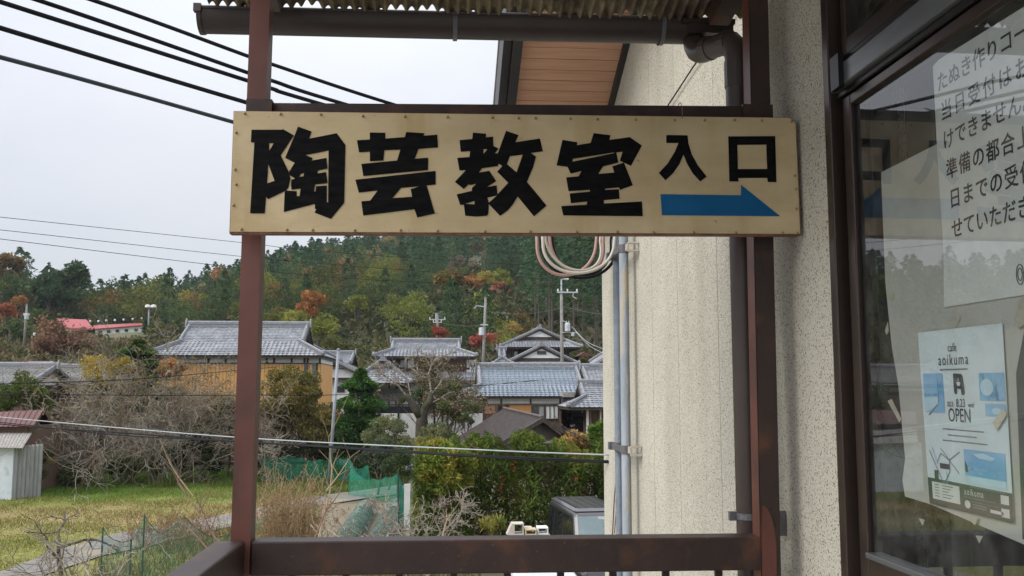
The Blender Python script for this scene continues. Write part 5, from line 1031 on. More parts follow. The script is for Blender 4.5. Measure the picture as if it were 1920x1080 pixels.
def trunk_mesh(h, r, lean=.0, limbs=4, spread=.5, lo=.35):
    segs = []; grow(segs, (0, 0, -.4), (lean, 0, 1), h+.4, r, 0, .05, .02, 6)
    for i in range(limbs): an = i*2.4; z = h*(lo+(1-lo)*i/max(1, limbs)); grow(segs, (lean*z*.6, 0, z*.95), (math.cos(an)*spread, math.sin(an)*spread, .7), h*.38, r*.45, 1, .15, .05, 3, .5, .5, 1, .6)
    return segs_mesh(segs, 6)
def join(parts_):
    v, q, n = [], [], 0
    for a, b in parts_: v.append(a); q.append(b+n); n += len(a)
    return np.concatenate(v), np.concatenate(q)
def tree(name, lab, cat, base, foliage, trunk, group=None, bark=None):
    """thing with trunk and crown; foliage=(v,q,col) and trunk=(v,q) in local coordinates about the base"""
    o = thing(name, lab, cat, base, group); b = np.array(base, float)
    if trunk is not None: npmesh('trunk', trunk[0]+b, trunk[1], None, bark or m_bark, o)
    if foliage is not None: npmesh('crown', foliage[0]+b, foliage[1], foliage[2], LEAF, o)
    return o
CON = [(3, (0.0342, 0.0676, 0.0338), (0.0634, 0.1144, 0.052)), (1, (0.0549, 0.0975, 0.0416), (0.0976, 0.1495, 0.0585))]
OLV = [(2, (0.0826, 0.0998, 0.0286), (0.1357, 0.1536, 0.044)), (1, (0.1003, 0.1024, 0.0286), (0.1652, 0.16, 0.044))]
DKG = [(2, (0.048, 0.0756, 0.0299), (0.084, 0.1215, 0.0437)), (1, (0.06, 0.0837, 0.0253), (0.102, 0.1242, 0.0368))]
BRN = [(2, (0.138, 0.092, 0.0352), (0.2185, 0.1495, 0.0572)), (1, (0.1035, 0.0862, 0.0352), (0.161, 0.1265, 0.0495))]
ORG = [(2, (.27, .125, .045), (.40, .19, .07)), (1, (.22, .13, .045), (.32, .19, .065))]
RED = [(2, (.30, .075, .060), (.42, .125, .095)), (1, (.24, .07, .04), (.33, .11, .06))]
YEL = [(2, (.30, .23, .045), (.44, .34, .07)), (1, (.20, .19, .045), (.30, .27, .065))]
LIM = [(2, (0.138, 0.1688, 0.0352), (0.23, 0.25, 0.055)), (1, (0.23, 0.225, 0.0495), (0.322, 0.3125, 0.0715))]
PUR = [(1, (.17, .12, .10), (.25, .18, .15))]

# ---- forest on the hills: individual trees where they show largest, the rest one mass
def variant(kind, n):
    if kind == 'con': h = 12.5; v, q, c = conifer(h, 4.4, n, 1.15*math.sqrt(500/n)*.78, [(1, (.72,)*3, (1.28,)*3)], .03, pw=.55, lay=6, sw=.1); tr_ = segs_mesh([((0, 0, -1), (0, 0, h*.9), .2, .05)], 5); return v, q, c, tr_
    if kind == 'ced': h = 19; v, q, c = conifer(h, 3.9, n, 1.2*math.sqrt(500/n)*.72, [(1, (.75,)*3, (1.25,)*3)], .36, pw=.55, sw=.12); tr_ = segs_mesh([((0, 0, -1), (0, 0, h*.9), .2, .07)], 6); return v, q, c, tr_
    R_ = 4.3; hgt = 4.9; bl = blobs_on((0, 0, hgt), (R_, R_, 4.0), 26, (.22, .42), -.9); v, q, c = crown(bl, n, 1.0*math.sqrt(500/n)*.68, .7, [(1, (.72,)*3, (1.28,)*3)], .5); tr_ = segs_mesh([((0, 0, -1), (.2, 0, hgt), .2, .1), ((0, 0, hgt*.55), (1.5, .6, hgt+1), .1, .04), ((0, 0, hgt*.5), (-1.4, -.5, hgt+1), .1, .04)], 5); return v, q, c, tr_
HI = {k: [variant(k, 1300) for _ in range(4)] for k in ('con', 'bro')}; HI['ced'] = [variant('ced', 1300) for _ in range(3)]
LOW = {k: [variant(k, 190) for _ in range(4)] for k in ('con', 'bro')}
MESH = {}
def tree_mesh(kind, i):
    if (kind, i) not in MESH:
        v, q, c, t = HI[kind][i]; tv_, tq = t; vv = np.concatenate([v, tv_]); qq = np.concatenate([q, tq+len(v)]); cc = np.concatenate([c, np.ones((len(tv_), 3))]); o = npmesh('tmp', vv, qq, cc, [LEAF, m_bark], None, None, np.concatenate([np.zeros(len(q)), np.ones(len(tq))])); MESH[(kind, i)] = o.data; bpy.data.objects.remove(o)
    return MESH[(kind, i)]
pts = []
st = 5.6
for gx in np.arange(-470, 190, st):
    for gy in np.arange(104, 500, st):
        pts.append((gx+rng.uniform(-.45, .45)*st, gy+rng.uniform(-.45, .45)*st))
pts = np.array(pts); U_ = 825+F*pts[:, 0]/pts[:, 1]; D_ = pts[:, 1]; dr_ = np.interp(U_, RU, RD)
db_ = np.interp(U_, [0, 250, 330, 450, 560, 600, 760, 800, 1000], [182, 186, 150, 122, 116, 118, 124, 112, 104])
ok = (U_ > -430) & (U_ < 1290) & (D_ > db_) & (D_ < dr_+14)
ok &= ~((U_ > 672) & (U_ < 742) & (D_ < 137))
for px_, D0_, r_ in ((587, 128, 36), (668, 135, 21), (882, 180, 24), (908, 182, 22), (938, 186, 26), (940, 170, 19), (840, 165, 36), (655, 250, 15), (126, 195, 42), (92, 192, 34), (410, 300, 21), (346, 220, 13), (384, 200, 13), (728, 330, 16), (700, 270, 20), (860, 240, 18), (886, 240, 14), (908, 290, 9), (813, 330, 6)): ok &= ~((np.abs(U_-px_) < r_+10) & (D_ < D0_+4) & (D_ > D0_-45))
pts = pts[ok]; U_, D_ = U_[ok], D_[ok]; Zp = hz(pts[:, 0], pts[:, 1])
order = np.argsort(D_/np.clip(1.0+(U_ < -60)*-.6, .2, 1)); lowb = (np.interp(U_, [0, 400, 700, 1000], [999, 190, 215, 150]) > D_)
KINDS = []
for i in range(len(pts)):
    r_ = rng.random(); py_ = D_[i]; patch = math.sin(pts[i, 0]*.045+1)+math.sin(pts[i, 1]*.06+pts[i, 0]*.02)
    if U_[i] < 330: kind = 'con' if r_ < .45+.15*patch else 'bro'; pal = CON if kind == 'con' else (OLV if r_ > .80 else BRN if r_ > .70 else DKG)
    elif lowb[i]: kind = 'con' if r_ < .22+.1*patch else 'bro'; pal = CON if kind == 'con' else (OLV, OLV, DKG, DKG, BRN, DKG, LIM)[rng.integers(7)]
    else: kind = 'con' if r_ < .62+.2*patch else 'bro'; pal = CON if kind == 'con' else (OLV, DKG, DKG, DKG, BRN, OLV, ORG if rng.random() < .25 else BRN)[rng.integers(7)]
    if 985 < U_[i] < 1200 and D_[i] < 150: kind, pal = 'ced', CON
    base = np.array(pal[0][1])*.5+np.array(pal[0][2])*.5; base = base*rng.uniform(.75, 1.3)*np.array([rng.uniform(.9, 1.1), 1, rng.uniform(.9, 1.1)]); KINDS.append((kind, base, pal))
LABF = {'con': ('dark green conifer crowded among others on the wooded hillside', 'conifers on the wooded hillside', 'conifer_tree'), 'ced': ('tall cedar with bare straight trunk in the plantation behind the stacked gables', 'cedars behind the stacked gables', 'cedar_tree')}
LABB = {id(OLV): ('olive green broadleaf tree among others on the wooded hillside', 'olive trees on the hillside'), id(DKG): ('dull green broadleaf tree among others on the wooded hillside', 'green broadleaf trees on the hillside'), id(BRN): ('brown tinged autumn tree among others on the wooded hillside', 'brown autumn trees on the hillside'), id(LIM): ('yellow green tree among others on the lower hillside', 'yellow green trees on the hillside'), id(ORG): ('orange autumn tree among the conifers on the hillside', 'orange trees on the hillside')}
fv, fq, fc, fmi, nv_ = [], [], [], [], 0; PLACED = []
for n_, i in enumerate(order):
    kind, base, pal = KINDS[i]; sc = rng.uniform(.72, 1.18)*(1.0 if U_[i] < 330 or kind == 'ced' else np.interp(D_[i], [110, 180, 300], [.62, .70, .76])); rz = rng.random()*6.283; var = int(rng.integers(3 if kind == 'ced' else 4))
    if n_ < 300 or kind == 'ced':
        nm = {'con': 'conifer_tree', 'ced': 'cedar_tree'}.get(kind, 'broadleaf_tree'); lab = grp = 'x'
        o = bpy.data.objects.new(nm, tree_mesh(kind, var)); COL.objects.link(o); o.location = (pts[i, 0], pts[i, 1], Zp[i]-.3); o.rotation_euler = (0, 0, rz); o.scale = (sc, sc, sc*rng.uniform(.9, 1.15)); o.color = (*base, 1); o['category'] = 'tree'; w_ = 'dark conifer' if kind == 'con' else 'tall bare trunked cedar' if kind == 'ced' else {id(OLV): 'olive tree', id(DKG): 'dull green tree', id(BRN): 'brown autumn tree', id(LIM): 'yellow green tree', id(ORG): 'orange autumn tree'}[id(pal)]; PLACED.append((o, w_, U_[i], 729-(Zp[i]+5*sc-H)/D_[i]*F))
    else:
        v, q, c, t = LOW[kind][var]; ca, sa = math.cos(rz), math.sin(rz); Rm = np.array([[ca, -sa, 0], [sa, ca, 0], [0, 0, rng.uniform(.9, 1.15)]])*sc
        fv.append(v@Rm.T+np.array([pts[i, 0], pts[i, 1], Zp[i]-.3])); fq.append(q+nv_); fc.append(c*base); nv_ += len(v)
ZONES = [(-900, -120, 'beyond left picture edge'), (-120, 60, 'behind far left pole'), (60, 130, 'left of red roof'), (130, 200, 'behind red roof'), (200, 290, 'behind long white building'), (290, 370, 'above ochre house left end'), (370, 445, 'left of red post'), (445, 540, 'just right of red post'), (540, 620, 'above ochre house gable'), (620, 700, 'above white storehouse'), (700, 780, 'above two storey house, left half'), (780, 870, 'above two storey house, right half'), (870, 945, 'above middle utility pole'), (945, 1010, 'left of stacked gables'), (1010, 1055, 'behind stacked gables'), (1055, 1100, 'right of transformer pole'), (1100, 1150, 'beside stucco wall edge'), (1150, 1400, 'behind stucco wall')]
ORD = ['leftmost', 'second', 'third', 'fourth', 'fifth', 'sixth', 'seventh', 'eighth', 'ninth', 'tenth', 'eleventh', 'twelfth', 'thirteenth', 'fourteenth', 'fifteenth', 'sixteenth', 'seventeenth', 'eighteenth', 'nineteenth', 'twentieth', 'third beyond the twentieth', 'fourth beyond the twentieth', 'fifth beyond the twentieth']
cells = {}
for o, w_, u_, y_ in PLACED:
    zn = next((n for a, b, n in ZONES if a <= u_ < b), 'beyond left picture edge'); hz_ = 'low' if y_ > 590 else 'midway up' if y_ > 530 else 'high'; cells.setdefault((w_, hz_, zn), []).append((u_, o))
for (w_, hz_, zn), lst in cells.items():
    lst.sort(key=lambda t: t[0])
    for k_, (u_, o) in enumerate(lst):
        o['label'] = f'{w_} {hz_} on hillside {zn}' if len(lst) == 1 else f'{w_} {hz_} on hill {zn}, {ORD[min(k_, 22)]} from left' if k_ else f'{w_} {hz_} on hill {zn}, leftmost'; o['group'] = 'trees on the wooded hillside'
forest = npmesh('forest', np.concatenate(fv), np.concatenate(fq), np.concatenate(fc), LEAF); tag(forest, 'dense mixed forest covering the upper slopes of the far hills', 'forest', None, 'stuff')

# ---- trees on the hill that stand out by colour or shape
def hill_tree(name, lab, px, py, rpx, D, pal, n=900, asp=.7, flat=.85, size=None, k=16, kind='bro'):
    c = P(px, py, D); r = rpx/F*D; g = float(hz(c.x, c.y)); base = (c.x, c.y, g); h = max(c.z-g, r*.7)
    if kind == 'con': fol = conifer(h+r, r*.6, n, size or r*.28, pal, .1); return tree(name, lab, 'tree', base, fol, segs_mesh([((0, 0, -.5), (0, 0, h+r*.6), .22, .06)], 6))
    bl = blobs_on((0, 0, h), (r, r, r*flat), k, (.26, .45)); fol = crown(bl, n, size or r*.2, asp, pal, .55)
    return tree(name, lab, 'tree', base, fol, trunk_mesh(h, .05*r+.1, 0, 4, .6))
hill_tree('maple_tree', 'orange brown domed maple above the ochre house roof, right of the post', 587, 578, 36, 128, ORG, 1400)
for lab, px, py, r_ in (('yellow green bamboo clump directly behind the ridge of the ochre house', 545, 608, 34), ('yellow green bamboo clump right of the ochre house gable', 600, 622, 40), ('low olive clump between the ochre house and the white storehouse', 632, 655, 30), ('yellow green bamboo clump against the right side of the post', 508, 606, 26)):
    hill_tree('bamboo_clump', lab, px, py, r_, 108+PR.uniform(-3, 3), LIM if r_ > 30 else OLV, 1300, .3)
hill_tree('autumn_tree', 'small bright yellow tree halfway up the hill, left of centre', 655, 516, 15, 250, YEL, 500)
hill_tree('autumn_tree', 'lime yellow slender tree on the lower hill above the storehouse', 668, 570, 21, 135, LIM, 700)
hill_tree('maple_tree', 'orange red maple on the slope above middle utility pole', 882, 534, 24, 180, ORG, 900)
hill_tree('autumn_tree', 'golden yellow tree touching the orange maple on the slope', 908, 524, 22, 182, YEL, 700)
hill_tree('autumn_tree', 'wide yellow green tree on the slope right of the golden one', 938, 524, 26, 186, LIM, 800)
hill_tree('maple_tree', 'dusty pink orange maple right of the golden tree on the slope', 940, 547, 19, 170, [(1, (.30, .12, .07), (.40, .18, .11))], 700)
hill_tree('autumn_tree', 'broad ochre brown tree on the slope below the orange maple', 840, 553, 36, 165, [(1, (.13, .10, .03), (.22, .16, .05))], 1200)
hill_tree('maple_tree', 'dark red maple behind the two storey house roof', 824, 629, 21, 100, [(1, (.20, .05, .035), (.30, .085, .05))], 800)
hill_tree('maple_tree', 'vivid red maple beside the middle utility pole', 902, 640, 23, 88, RED, 1000, flat=.7)
hill_tree('maple_tree', 'rusty red maple crown right of the vivid one', 925, 636, 15, 90, [(1, (.25, .09, .05), (.33, .13, .07))], 500)
hill_tree('autumn_tree', 'small golden tree left of the stacked white gables', 962, 617, 17, 100, [(1, (.26, .18, .05), (.36, .26, .08))], 600)
hill_tree('autumn_tree', 'tiny orange spot of a tree high on the hill just under the sign', 813, 461, 6, 330, ORG, 160)
hill_tree('autumn_tree', 'small orange tree high on the hill right of the pale birches', 908, 495, 9, 290, ORG, 200)
hill_tree('autumn_tree', 'pale yellow brown tree high on the hill under the sign', 728, 455, 16, 330, [(1, (.18, .14, .06), (.26, .20, .09))], 300)
hill_tree('autumn_tree', 'pale straw coloured tree in the middle of the hill', 700, 487, 20, 270, [(1, (.16, .14, .065), (.24, .20, .09))], 400)
hill_tree('autumn_tree', 'greyish purple leafless tree on the upper slope at right', 860, 498, 18, 240, PUR, 400)
hill_tree('autumn_tree', 'pale grey brown leafless tree beside the purple one', 886, 498, 14, 240, [(1, (.22, .18, .13), (.30, .25, .19))], 350)
hill_tree('autumn_tree', 'orange tree on the left shoulder of the hill beside the post', 410, 518, 21, 300, ORG, 500)
hill_tree('autumn_tree', 'yellow tree low on the left shoulder of the hill', 346, 556, 13, 220, YEL, 300)
hill_tree('autumn_tree', 'yellow topped tree in front of the left shoulder of the hill', 384, 562, 13, 200, LIM, 300)
hill_tree('maple_tree', 'rusty red maple beside the far left utility pole', 14, 588, 22, 135, [(1, (.26, .09, .045), (.36, .14, .07))], 900)
hill_tree('maple_tree', 'orange maple behind far left pole', 36, 566, 15, 140, ORG, 600)
hill_tree('broadleaf_tree', 'dark dome of evergreen under the far left maple', 30, 622, 26, 128, DKG, 900)
hill_tree('conifer_tree', 'tall rounded dark conifer standing above the rest of the left forest', 126, 545, 42, 195, CON, 2200, kind='bro', flat=1.25, size=1.1, asp=.4)
hill_tree('conifer_tree', 'dark conifer in the left forest, left of the tall rounded one', 92, 552, 34, 192, CON, 1500, flat=1.2, size=1.1, asp=.4)
hill_tree('conifer_tree', 'pointed dark conifer in the dip of the left skyline', 203, 570, 24, 230, CON, 900, kind='con')
hill_tree('broadleaf_tree', 'big brown crowned tree at the top of the left forest edge', 12, 505, 34, 205, BRN, 1500)
hill_tree('broadleaf_tree', 'mid green dome at the foot of the left forest behind the pole', 75, 602, 26, 150, DKG, 1000)
hill_tree('conifer_tree', 'dark spindly conifer at the right end of the long white building', 272, 615, 17, 155, CON, 700, kind='con')
hill_tree('broadleaf_tree', 'bushy green brown tree right of the floodlight pole', 293, 622, 18, 140, OLV, 700)

# ---- scrubby bank and far understorey
def scrub(name, lab, u0, u1, d0, d1, n, size, pal, hmax=1.2, asp=.6):
    D = rng.uniform(d0, d1, n); u = rng.uniform(u0, u1, n); x = (u-825)/F*D; z = hz(x, D)
    hh = hmax*(.4+.6*np.clip(np.sin(x*1.1+D*.3)+np.sin(D*.9-x*.4)+.6, 0, 1.6)/1.6); p = np.stack([x, D, z+rng.random(n)*hh], 1)
    v, q = leafquads(p, rng.normal(size=(n, 3))+np.array([0, 0, .5]), size*rng.uniform(.5, 1.4, n), asp); cl = (np.sin(x*.7+D*.5)*.5+.5); c = np.repeat(palette(pal, n, cl), 4, 0)
    return tag(npmesh(name, v, q, c, LEAF), lab, 'scrub', None, 'stuff')
scrub('scrub', 'brown green scrub covering the far left bank', -150, 330, 84, 126, 21000, .55, [(2, (.09, .085, .04), (.15, .135, .065)), (1, (.05, .06, .028), (.085, .09, .04)), (1, (.15, .115, .06), (.21, .16, .09))], 1.6)
scrub('scrub', 'low brush on the slope around the far left utility pole', -200, 104, 126, 184, 9000, .8, [(2, (.07, .08, .035), (.115, .125, .05)), (1, (.12, .10, .05), (.17, .14, .07))], 2.2)
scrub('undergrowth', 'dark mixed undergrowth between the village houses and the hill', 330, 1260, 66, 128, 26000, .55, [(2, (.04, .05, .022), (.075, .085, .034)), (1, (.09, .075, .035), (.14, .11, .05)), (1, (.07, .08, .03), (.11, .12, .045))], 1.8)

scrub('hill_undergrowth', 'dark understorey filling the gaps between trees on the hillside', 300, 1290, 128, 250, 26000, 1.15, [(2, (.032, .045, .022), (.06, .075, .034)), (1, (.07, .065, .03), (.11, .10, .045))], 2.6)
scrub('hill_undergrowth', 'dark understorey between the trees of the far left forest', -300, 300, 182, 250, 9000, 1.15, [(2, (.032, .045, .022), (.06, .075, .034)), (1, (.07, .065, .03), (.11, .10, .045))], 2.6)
# ---- bare crown tree on the bank
def bare_tree(name, lab, base, h, r, seeds, depth, m_, leaf=None, grav=.03, wig=.2, spread=.8, kids=2, ratio=.62, rmin=.01, cat='tree', br=.75, leafsize=.12, twig_m=None):
    segs = []
    for _ in range(seeds): grow(segs, (PR.gauss(0, .12), PR.gauss(0, .12), -.1), (PR.gauss(0, .35), PR.gauss(0, .35), 1), h, r, depth, wig, grav, 4, br, spread, kids, ratio, rmin)
    o = thing(name, lab, cat, base); v, q = segs_mesh(segs, 4); npmesh('branches', v+np.array(base), q, None, m_, o)
    if leaf:
        n, pal = leaf; ends = np.array([s[1] for s in segs if s[2] < r*.4]); k = rng.choice(len(ends), n); p = ends[k]+rng.normal(size=(n, 3))*leafsize*.8; v, q = leafquads(p+np.array(base), rng.normal(size=(n, 3)), leafsize*rng.uniform(.6, 1.3, n), .6); npmesh('leaves', v, q, np.repeat(palette(pal, n), 4, 0), LEAF, o)
    return o
def gp(px, Y, dz=0.): p = P(px, 700, Y); return (p.x, p.y, float(hz(p.x, p.y))+dz)
def on_ground(px, py, z=0.): p = PZ(px, py, z); return (p.x, p.y, z)
bare_tree('bare_tree', 'spreading russet leafless tree in front of the red roofed house on the bank', gp(106, 112.), 2.9, .2, 3, 4, m_redtwig, (2600, [(1, (.20, .11, .06), (.30, .17, .10))]), leafsize=.35, rmin=.02, spread=1.0)

# ---- the big leafless bramble in front of the houses
bx0 = P(75, 715, 51.).x; bx1 = P(405, 715, 51.).x; segs = []
for i in range(78):
    x = PR.uniform(bx0+.8, bx1-.6); y_ = PR.uniform(49.0, 54.5); t = (x-bx0)/(bx1-bx0); hh = (2.2+3.1*math.sin(min(1, max(0, t))*math.pi)**.6)*PR.uniform(.75, 1.08)
    grow(segs, (x, y_, float(hz(x, y_))-.1), (PR.gauss(0, .45), PR.gauss(-.1, .4), 1), hh, .045, 3, .24, -.02, 4, .62, .85, 2, .55, .011)
o = thing('bramble_thicket', 'huge tangle of bare grey brown branches in front of the ochre house', 'shrub', ((bx0+bx1)/2, 51.5, 0)); v, q = segs_mesh(segs, 3); npmesh('branches', v, q, None, m_twig, o)
ends = np.array([s[1] for s in segs]); k = rng.choice(len(ends), 15000); lp = ends[k]+rng.normal(size=(15000, 3))*.15; keep = lp[:, 2] > 2.6+rng.random(15000)*2.4; lp = lp[keep]; v, q = leafquads(lp, rng.normal(size=(len(lp), 3)), .13*rng.uniform(.5, 1.3, len(lp)), .6); npmesh('dry_leaves', v, q, np.repeat(palette([(2, (.20, .15, .05), (.30, .22, .08)), (2, (.12, .09, .05), (.2, .15, .09))], len(lp)), 4, 0), LEAF, o)

bush_done = 0
def bush(name, lab, px, pyc, rxp, rzp, D, pal, n, size, asp=.5, k=26, flat=None, cat='shrub', rr=(.22, .4), shell=.5, up=.2, trunk=True, droop=0., dy=1.):
    c = P(px, pyc, D); rx = rxp/F*D; rz_ = rzp/F*D; g = float(hz(c.x, c.y)); base = (c.x, c.y, g); h = c.z-g
    bl = blobs_on((0, 0, h), (rx, rx*dy, rz_), k, rr, -.95); fol = crown(bl, n, size, asp, pal, shell, .7, droop, up); fol[0][:, 2] = np.maximum(fol[0][:, 2], .02)
    return tree(name, lab, cat, base, fol, trunk_mesh(max(h, .5), .06+.02*rx, .05, 5, .7) if trunk else None)
YB = [(2, (0.299, 0.23, 0.0495), (0.437, 0.322, 0.077)), (1, (0.184, 0.161, 0.044), (0.276, 0.23, 0.066))]
bush('golden_shrub', 'golden leaved shrub top rising behind the bramble, left part', 205, 700, 62, 30, 55., YB, 3800, .16, trunk=False)
bush('orange_shrub', 'orange leaved shrub at the upper right edge of the bramble', 322, 692, 26, 20, 55., [(2, (.34, .16, .06), (.46, .24, .10)), (1, (.25, .16, .06), (.34, .22, .08))], 1800, .16, trunk=False)
c = gp(258, 56.); fol = conifer(7.7, 3.4, 6500, .36, [(2, (.030, .065, .018), (.055, .10, .026)), (1, (.065, .11, .028), (.10, .15, .04))], .45, .3, .1, 6, .6)
tree('juniper_tree', 'dark green feathery conifer in front of the left end of the ochre house', 'tree', c, fol, trunk_mesh(5, .16, 0, 3, .3))
bush('juniper_shrub', 'bright green drooping juniper at the left edge under the old tiled roofs', 45, 738, 46, 44, 51., [(2, (.06, .095, .02), (.10, .145, .035)), (1, (.12, .15, .035), (.18, .2, .05))], 4800, .2, .3)
bush('evergreen_shrub', 'dark green shrub at the foot of the bramble, left side', 135, 888, 42, 24, 49.5, DKG, 2600, .15, .4, dy=.7)
bush('evergreen_shrub', 'dark green shrub mass under the bramble beside the post', 375, 842, 62, 48, 51., [(2, (.026, .045, .018), (.05, .078, .028)), (1, (.05, .075, .025), (.075, .1, .035))], 5600, .17, .4, dy=.6)
bush('evergreen_shrub', 'low black green shrub in the shade under the middle of the bramble', 250, 868, 70, 24, 50.5, DKG, 3200, .15, .4, dy=.5)
bush('olive_shrub', 'loose olive yellow shrub between the bramble and the red post', 428, 782, 40, 44, 53., [(2, (.15, .12, .035), (.24, .19, .055)), (1, (.09, .09, .03), (.14, .13, .04))], 4200, .15, .45)
# bronze tree right of the post
bush('bronze_tree', 'bronze and olive leaved round tree right of the red post, before the ochre house', 545, 752, 72, 66, 53., [(3, (.14, .115, .030), (.22, .175, .048)), (2, (.085, .09, .026), (.13, .125, .038)), (1, (.22, .15, .04), (.30, .21, .06))], 11500, .17, .45, k=44, cat='tree', rr=(.2, .34), droop=.3)
bush('bronze_shrub', 'lower brown olive shrub under the bronze tree beside the steel pole', 600, 800, 52, 52, 52., [(2, (.09, .085, .028), (.145, .125, .042)), (1, (.17, .13, .04), (.23, .18, .05))], 4200, .16, .45)
bush('evergreen_shrub', 'dark shrub mass below the bronze tree behind the netting', 545, 848, 74, 36, 51.5, [(1, (.028, .04, .018), (.055, .066, .028))], 4600, .16, .4, dy=.6)
bare_tree('bare_shrub', 'pale leafless branches sticking out below the bronze tree by the post', gp(505, 50.), 2.6, .05, 4, 3, m_twig, None, rmin=.011, cat='shrub')
# hinoki cypress
c = gp(676, 52.); hh = P(676, 690, 52.).z-c[2]
fol = conifer(hh, 3.3, 19000, .21, [(3, (.030, .085, .018), (.055, .13, .028)), (1, (.07, .15, .028), (.11, .2, .045))], .02, .35, .15, 17, .62, .2)
tree('cypress_tree', 'vivid green cypress right of the leaning steel pole', 'tree', c, fol, trunk_mesh(hh*.8, .14, 0, 0))
bush('cypress_shrub', 'low dark green cypress skirt between the steel pole and the clipped shrub', 660, 822, 42, 40, 51., [(1, (.02, .05, .014), (.045, .085, .024))], 4200, .17, .35)
# clipped evergreen shrubs
TOP = [(2, (0.09, 0.11, 0.0483), (0.15, 0.175, 0.0805)), (1, (0.132, 0.1375, 0.0575), (0.204, 0.2, 0.0862))]
bush('clipped_shrub', 'rounded grey green clipped shrub with paler top in front of the white wall', 728, 822, 52, 42, 46., TOP, 7000, .12, .5, k=30)
bush('clipped_shrub', 'grey green leafy shrub below the rounded clipped shrub', 708, 858, 34, 34, 44., [(2, (.06, .085, .055), (.11, .14, .09)), (1, (.085, .10, .06), (.13, .15, .095))], 4200, .13, .5, k=20)
bush('evergreen_shrub', 'dark lower shrub right of the grey green one at the netting corner', 752, 868, 30, 38, 43., DKG, 2400, .13, .45)
bush('clipped_shrub', 'low olive shrub at the foot of the pruned bare tree', 822, 815, 40, 18, 46., TOP, 2600, .12, .5)
bush('golden_shrub', 'yellow green shrub strip behind the hedge left of the ribbed roof', 815, 835, 46, 14, 40., [(2, (.17, .17, .04), (.27, .25, .065)), (1, (.10, .12, .035), (.15, .16, .045))], 2400, .12, .45)
bush('round_topiary', 'small round yellow green topiary ball on the right behind the blue roof', 1094.5, 677, 11, 9, 68., [(1, (.085, .085, .022), (.13, .125, .035))], 1500, .14, .5, k=30, rr=(.2, .3), trunk=False)
bush('clipped_shrub', 'dark pine-like shrub left of the pruned tree above the black fence', 800, 738, 30, 24, 55., DKG, 2600, .14, .3)
bush('clipped_shrub', 'small dark shrub on the white wall left of the pruned tree', 762, 745, 18, 14, 57., DKG, 1200, .13, .4)
# old pruned tree with thick trunk
c = gp(792, 50.); z_ = lambda py: P(790, py, 50.).z; T_ = lambda px, py, d=0.: P(px, py, 50.+d)
o = thing('pruned_tree', 'old pruned tree with thick mossy forked trunk before the white wall', 'tree', c); q = MB()
q.tube([V(c), T_(790, 800), T_(792, 775), T_(800, 762)], [.36, .31, .28, .22], 10); q.tube([T_(790, 780), T_(776, 762), T_(770, 748), T_(760, 740)], [.3, .2, .16, .13], 8); q.tube([T_(796, 768), T_(806, 752), T_(808, 735)], [.26, .18, .12], 8); q.build('trunk', m_bark_dark, o, smooth=True)
segs = []
for px, py, dx_, L_ in ((760, 740, -.6, 1.7), (770, 750, -.1, 1.3), (808, 735, .1, 1.9), (806, 742, .6, 1.5), (800, 760, .9, 1.3)): grow(segs, T_(px, py), (dx_, 0, 1), L_, .06, 3, .25, .02, 4, .7, .8, 2, .6, .011)
v, q = segs_mesh(segs, 4); npmesh('branches', v, q, None, m_lichen, o)
# second bare tree with twisted crown, right of it
c = gp(845, 52.); o = bare_tree('bare_tree', 'leafless tree with fine straw coloured twigs before the two storey house', c, 3.0, .10, 3, 4, m_bark_dark, (5200, [(1, (.26, .19, .10), (.36, .28, .15)), (1, (.18, .14, .07), (.26, .20, .10))]), .03, .22, .85, 2, .66, .012, br=.72, leafsize=.11)
bush('pine_tree', 'layered grey green garden tree right of the pruned trunk', 848, 752, 36, 32, 48., [(2, (.07, .085, .03), (.12, .135, .055)), (1, (.12, .12, .05), (.18, .17, .075))], 2600, .14, .5, k=12, cat='tree', rr=(.2, .32))
bush('broadleaf_shrub', 'small leafy tree above the left eave of the ribbed roof', 875, 775, 26, 24, 47.5, TOP, 1500, .14, .5, k=10)

# ---- hedge behind the car
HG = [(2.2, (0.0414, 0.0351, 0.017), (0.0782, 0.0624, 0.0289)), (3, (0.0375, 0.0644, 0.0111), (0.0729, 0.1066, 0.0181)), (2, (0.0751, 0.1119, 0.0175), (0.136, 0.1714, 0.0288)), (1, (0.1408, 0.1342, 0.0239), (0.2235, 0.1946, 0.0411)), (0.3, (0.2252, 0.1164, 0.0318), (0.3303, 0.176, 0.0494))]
o = thing('hedge', 'tall dense green hedge of mixed shrubs behind the parked dark van', 'hedge', (4.0, 28.5, 0))
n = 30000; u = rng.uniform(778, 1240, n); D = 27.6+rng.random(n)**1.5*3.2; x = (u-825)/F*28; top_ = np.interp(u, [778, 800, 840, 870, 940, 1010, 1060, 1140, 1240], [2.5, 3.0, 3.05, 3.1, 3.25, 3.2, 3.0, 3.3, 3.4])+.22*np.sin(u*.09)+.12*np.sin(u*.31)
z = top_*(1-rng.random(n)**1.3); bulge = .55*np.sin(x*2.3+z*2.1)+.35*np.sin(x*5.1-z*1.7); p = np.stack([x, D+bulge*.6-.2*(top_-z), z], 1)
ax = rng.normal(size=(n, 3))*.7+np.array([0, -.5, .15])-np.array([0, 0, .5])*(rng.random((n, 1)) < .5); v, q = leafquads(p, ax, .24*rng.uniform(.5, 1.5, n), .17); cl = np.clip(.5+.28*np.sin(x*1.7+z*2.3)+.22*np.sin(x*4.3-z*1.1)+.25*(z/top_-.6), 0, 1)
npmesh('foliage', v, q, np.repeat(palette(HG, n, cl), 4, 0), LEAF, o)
q = MB(); [q.tube([(x_, 29.2, -.1), (x_+PR.gauss(0, .2), 29.2, 1.3), (x_+PR.gauss(0, .3), 29.0, 2.5)], [.05, .04, .02], 5) for x_ in np.arange(-.9, 6.4, .55)]; q.build('stems', m_bark, o)
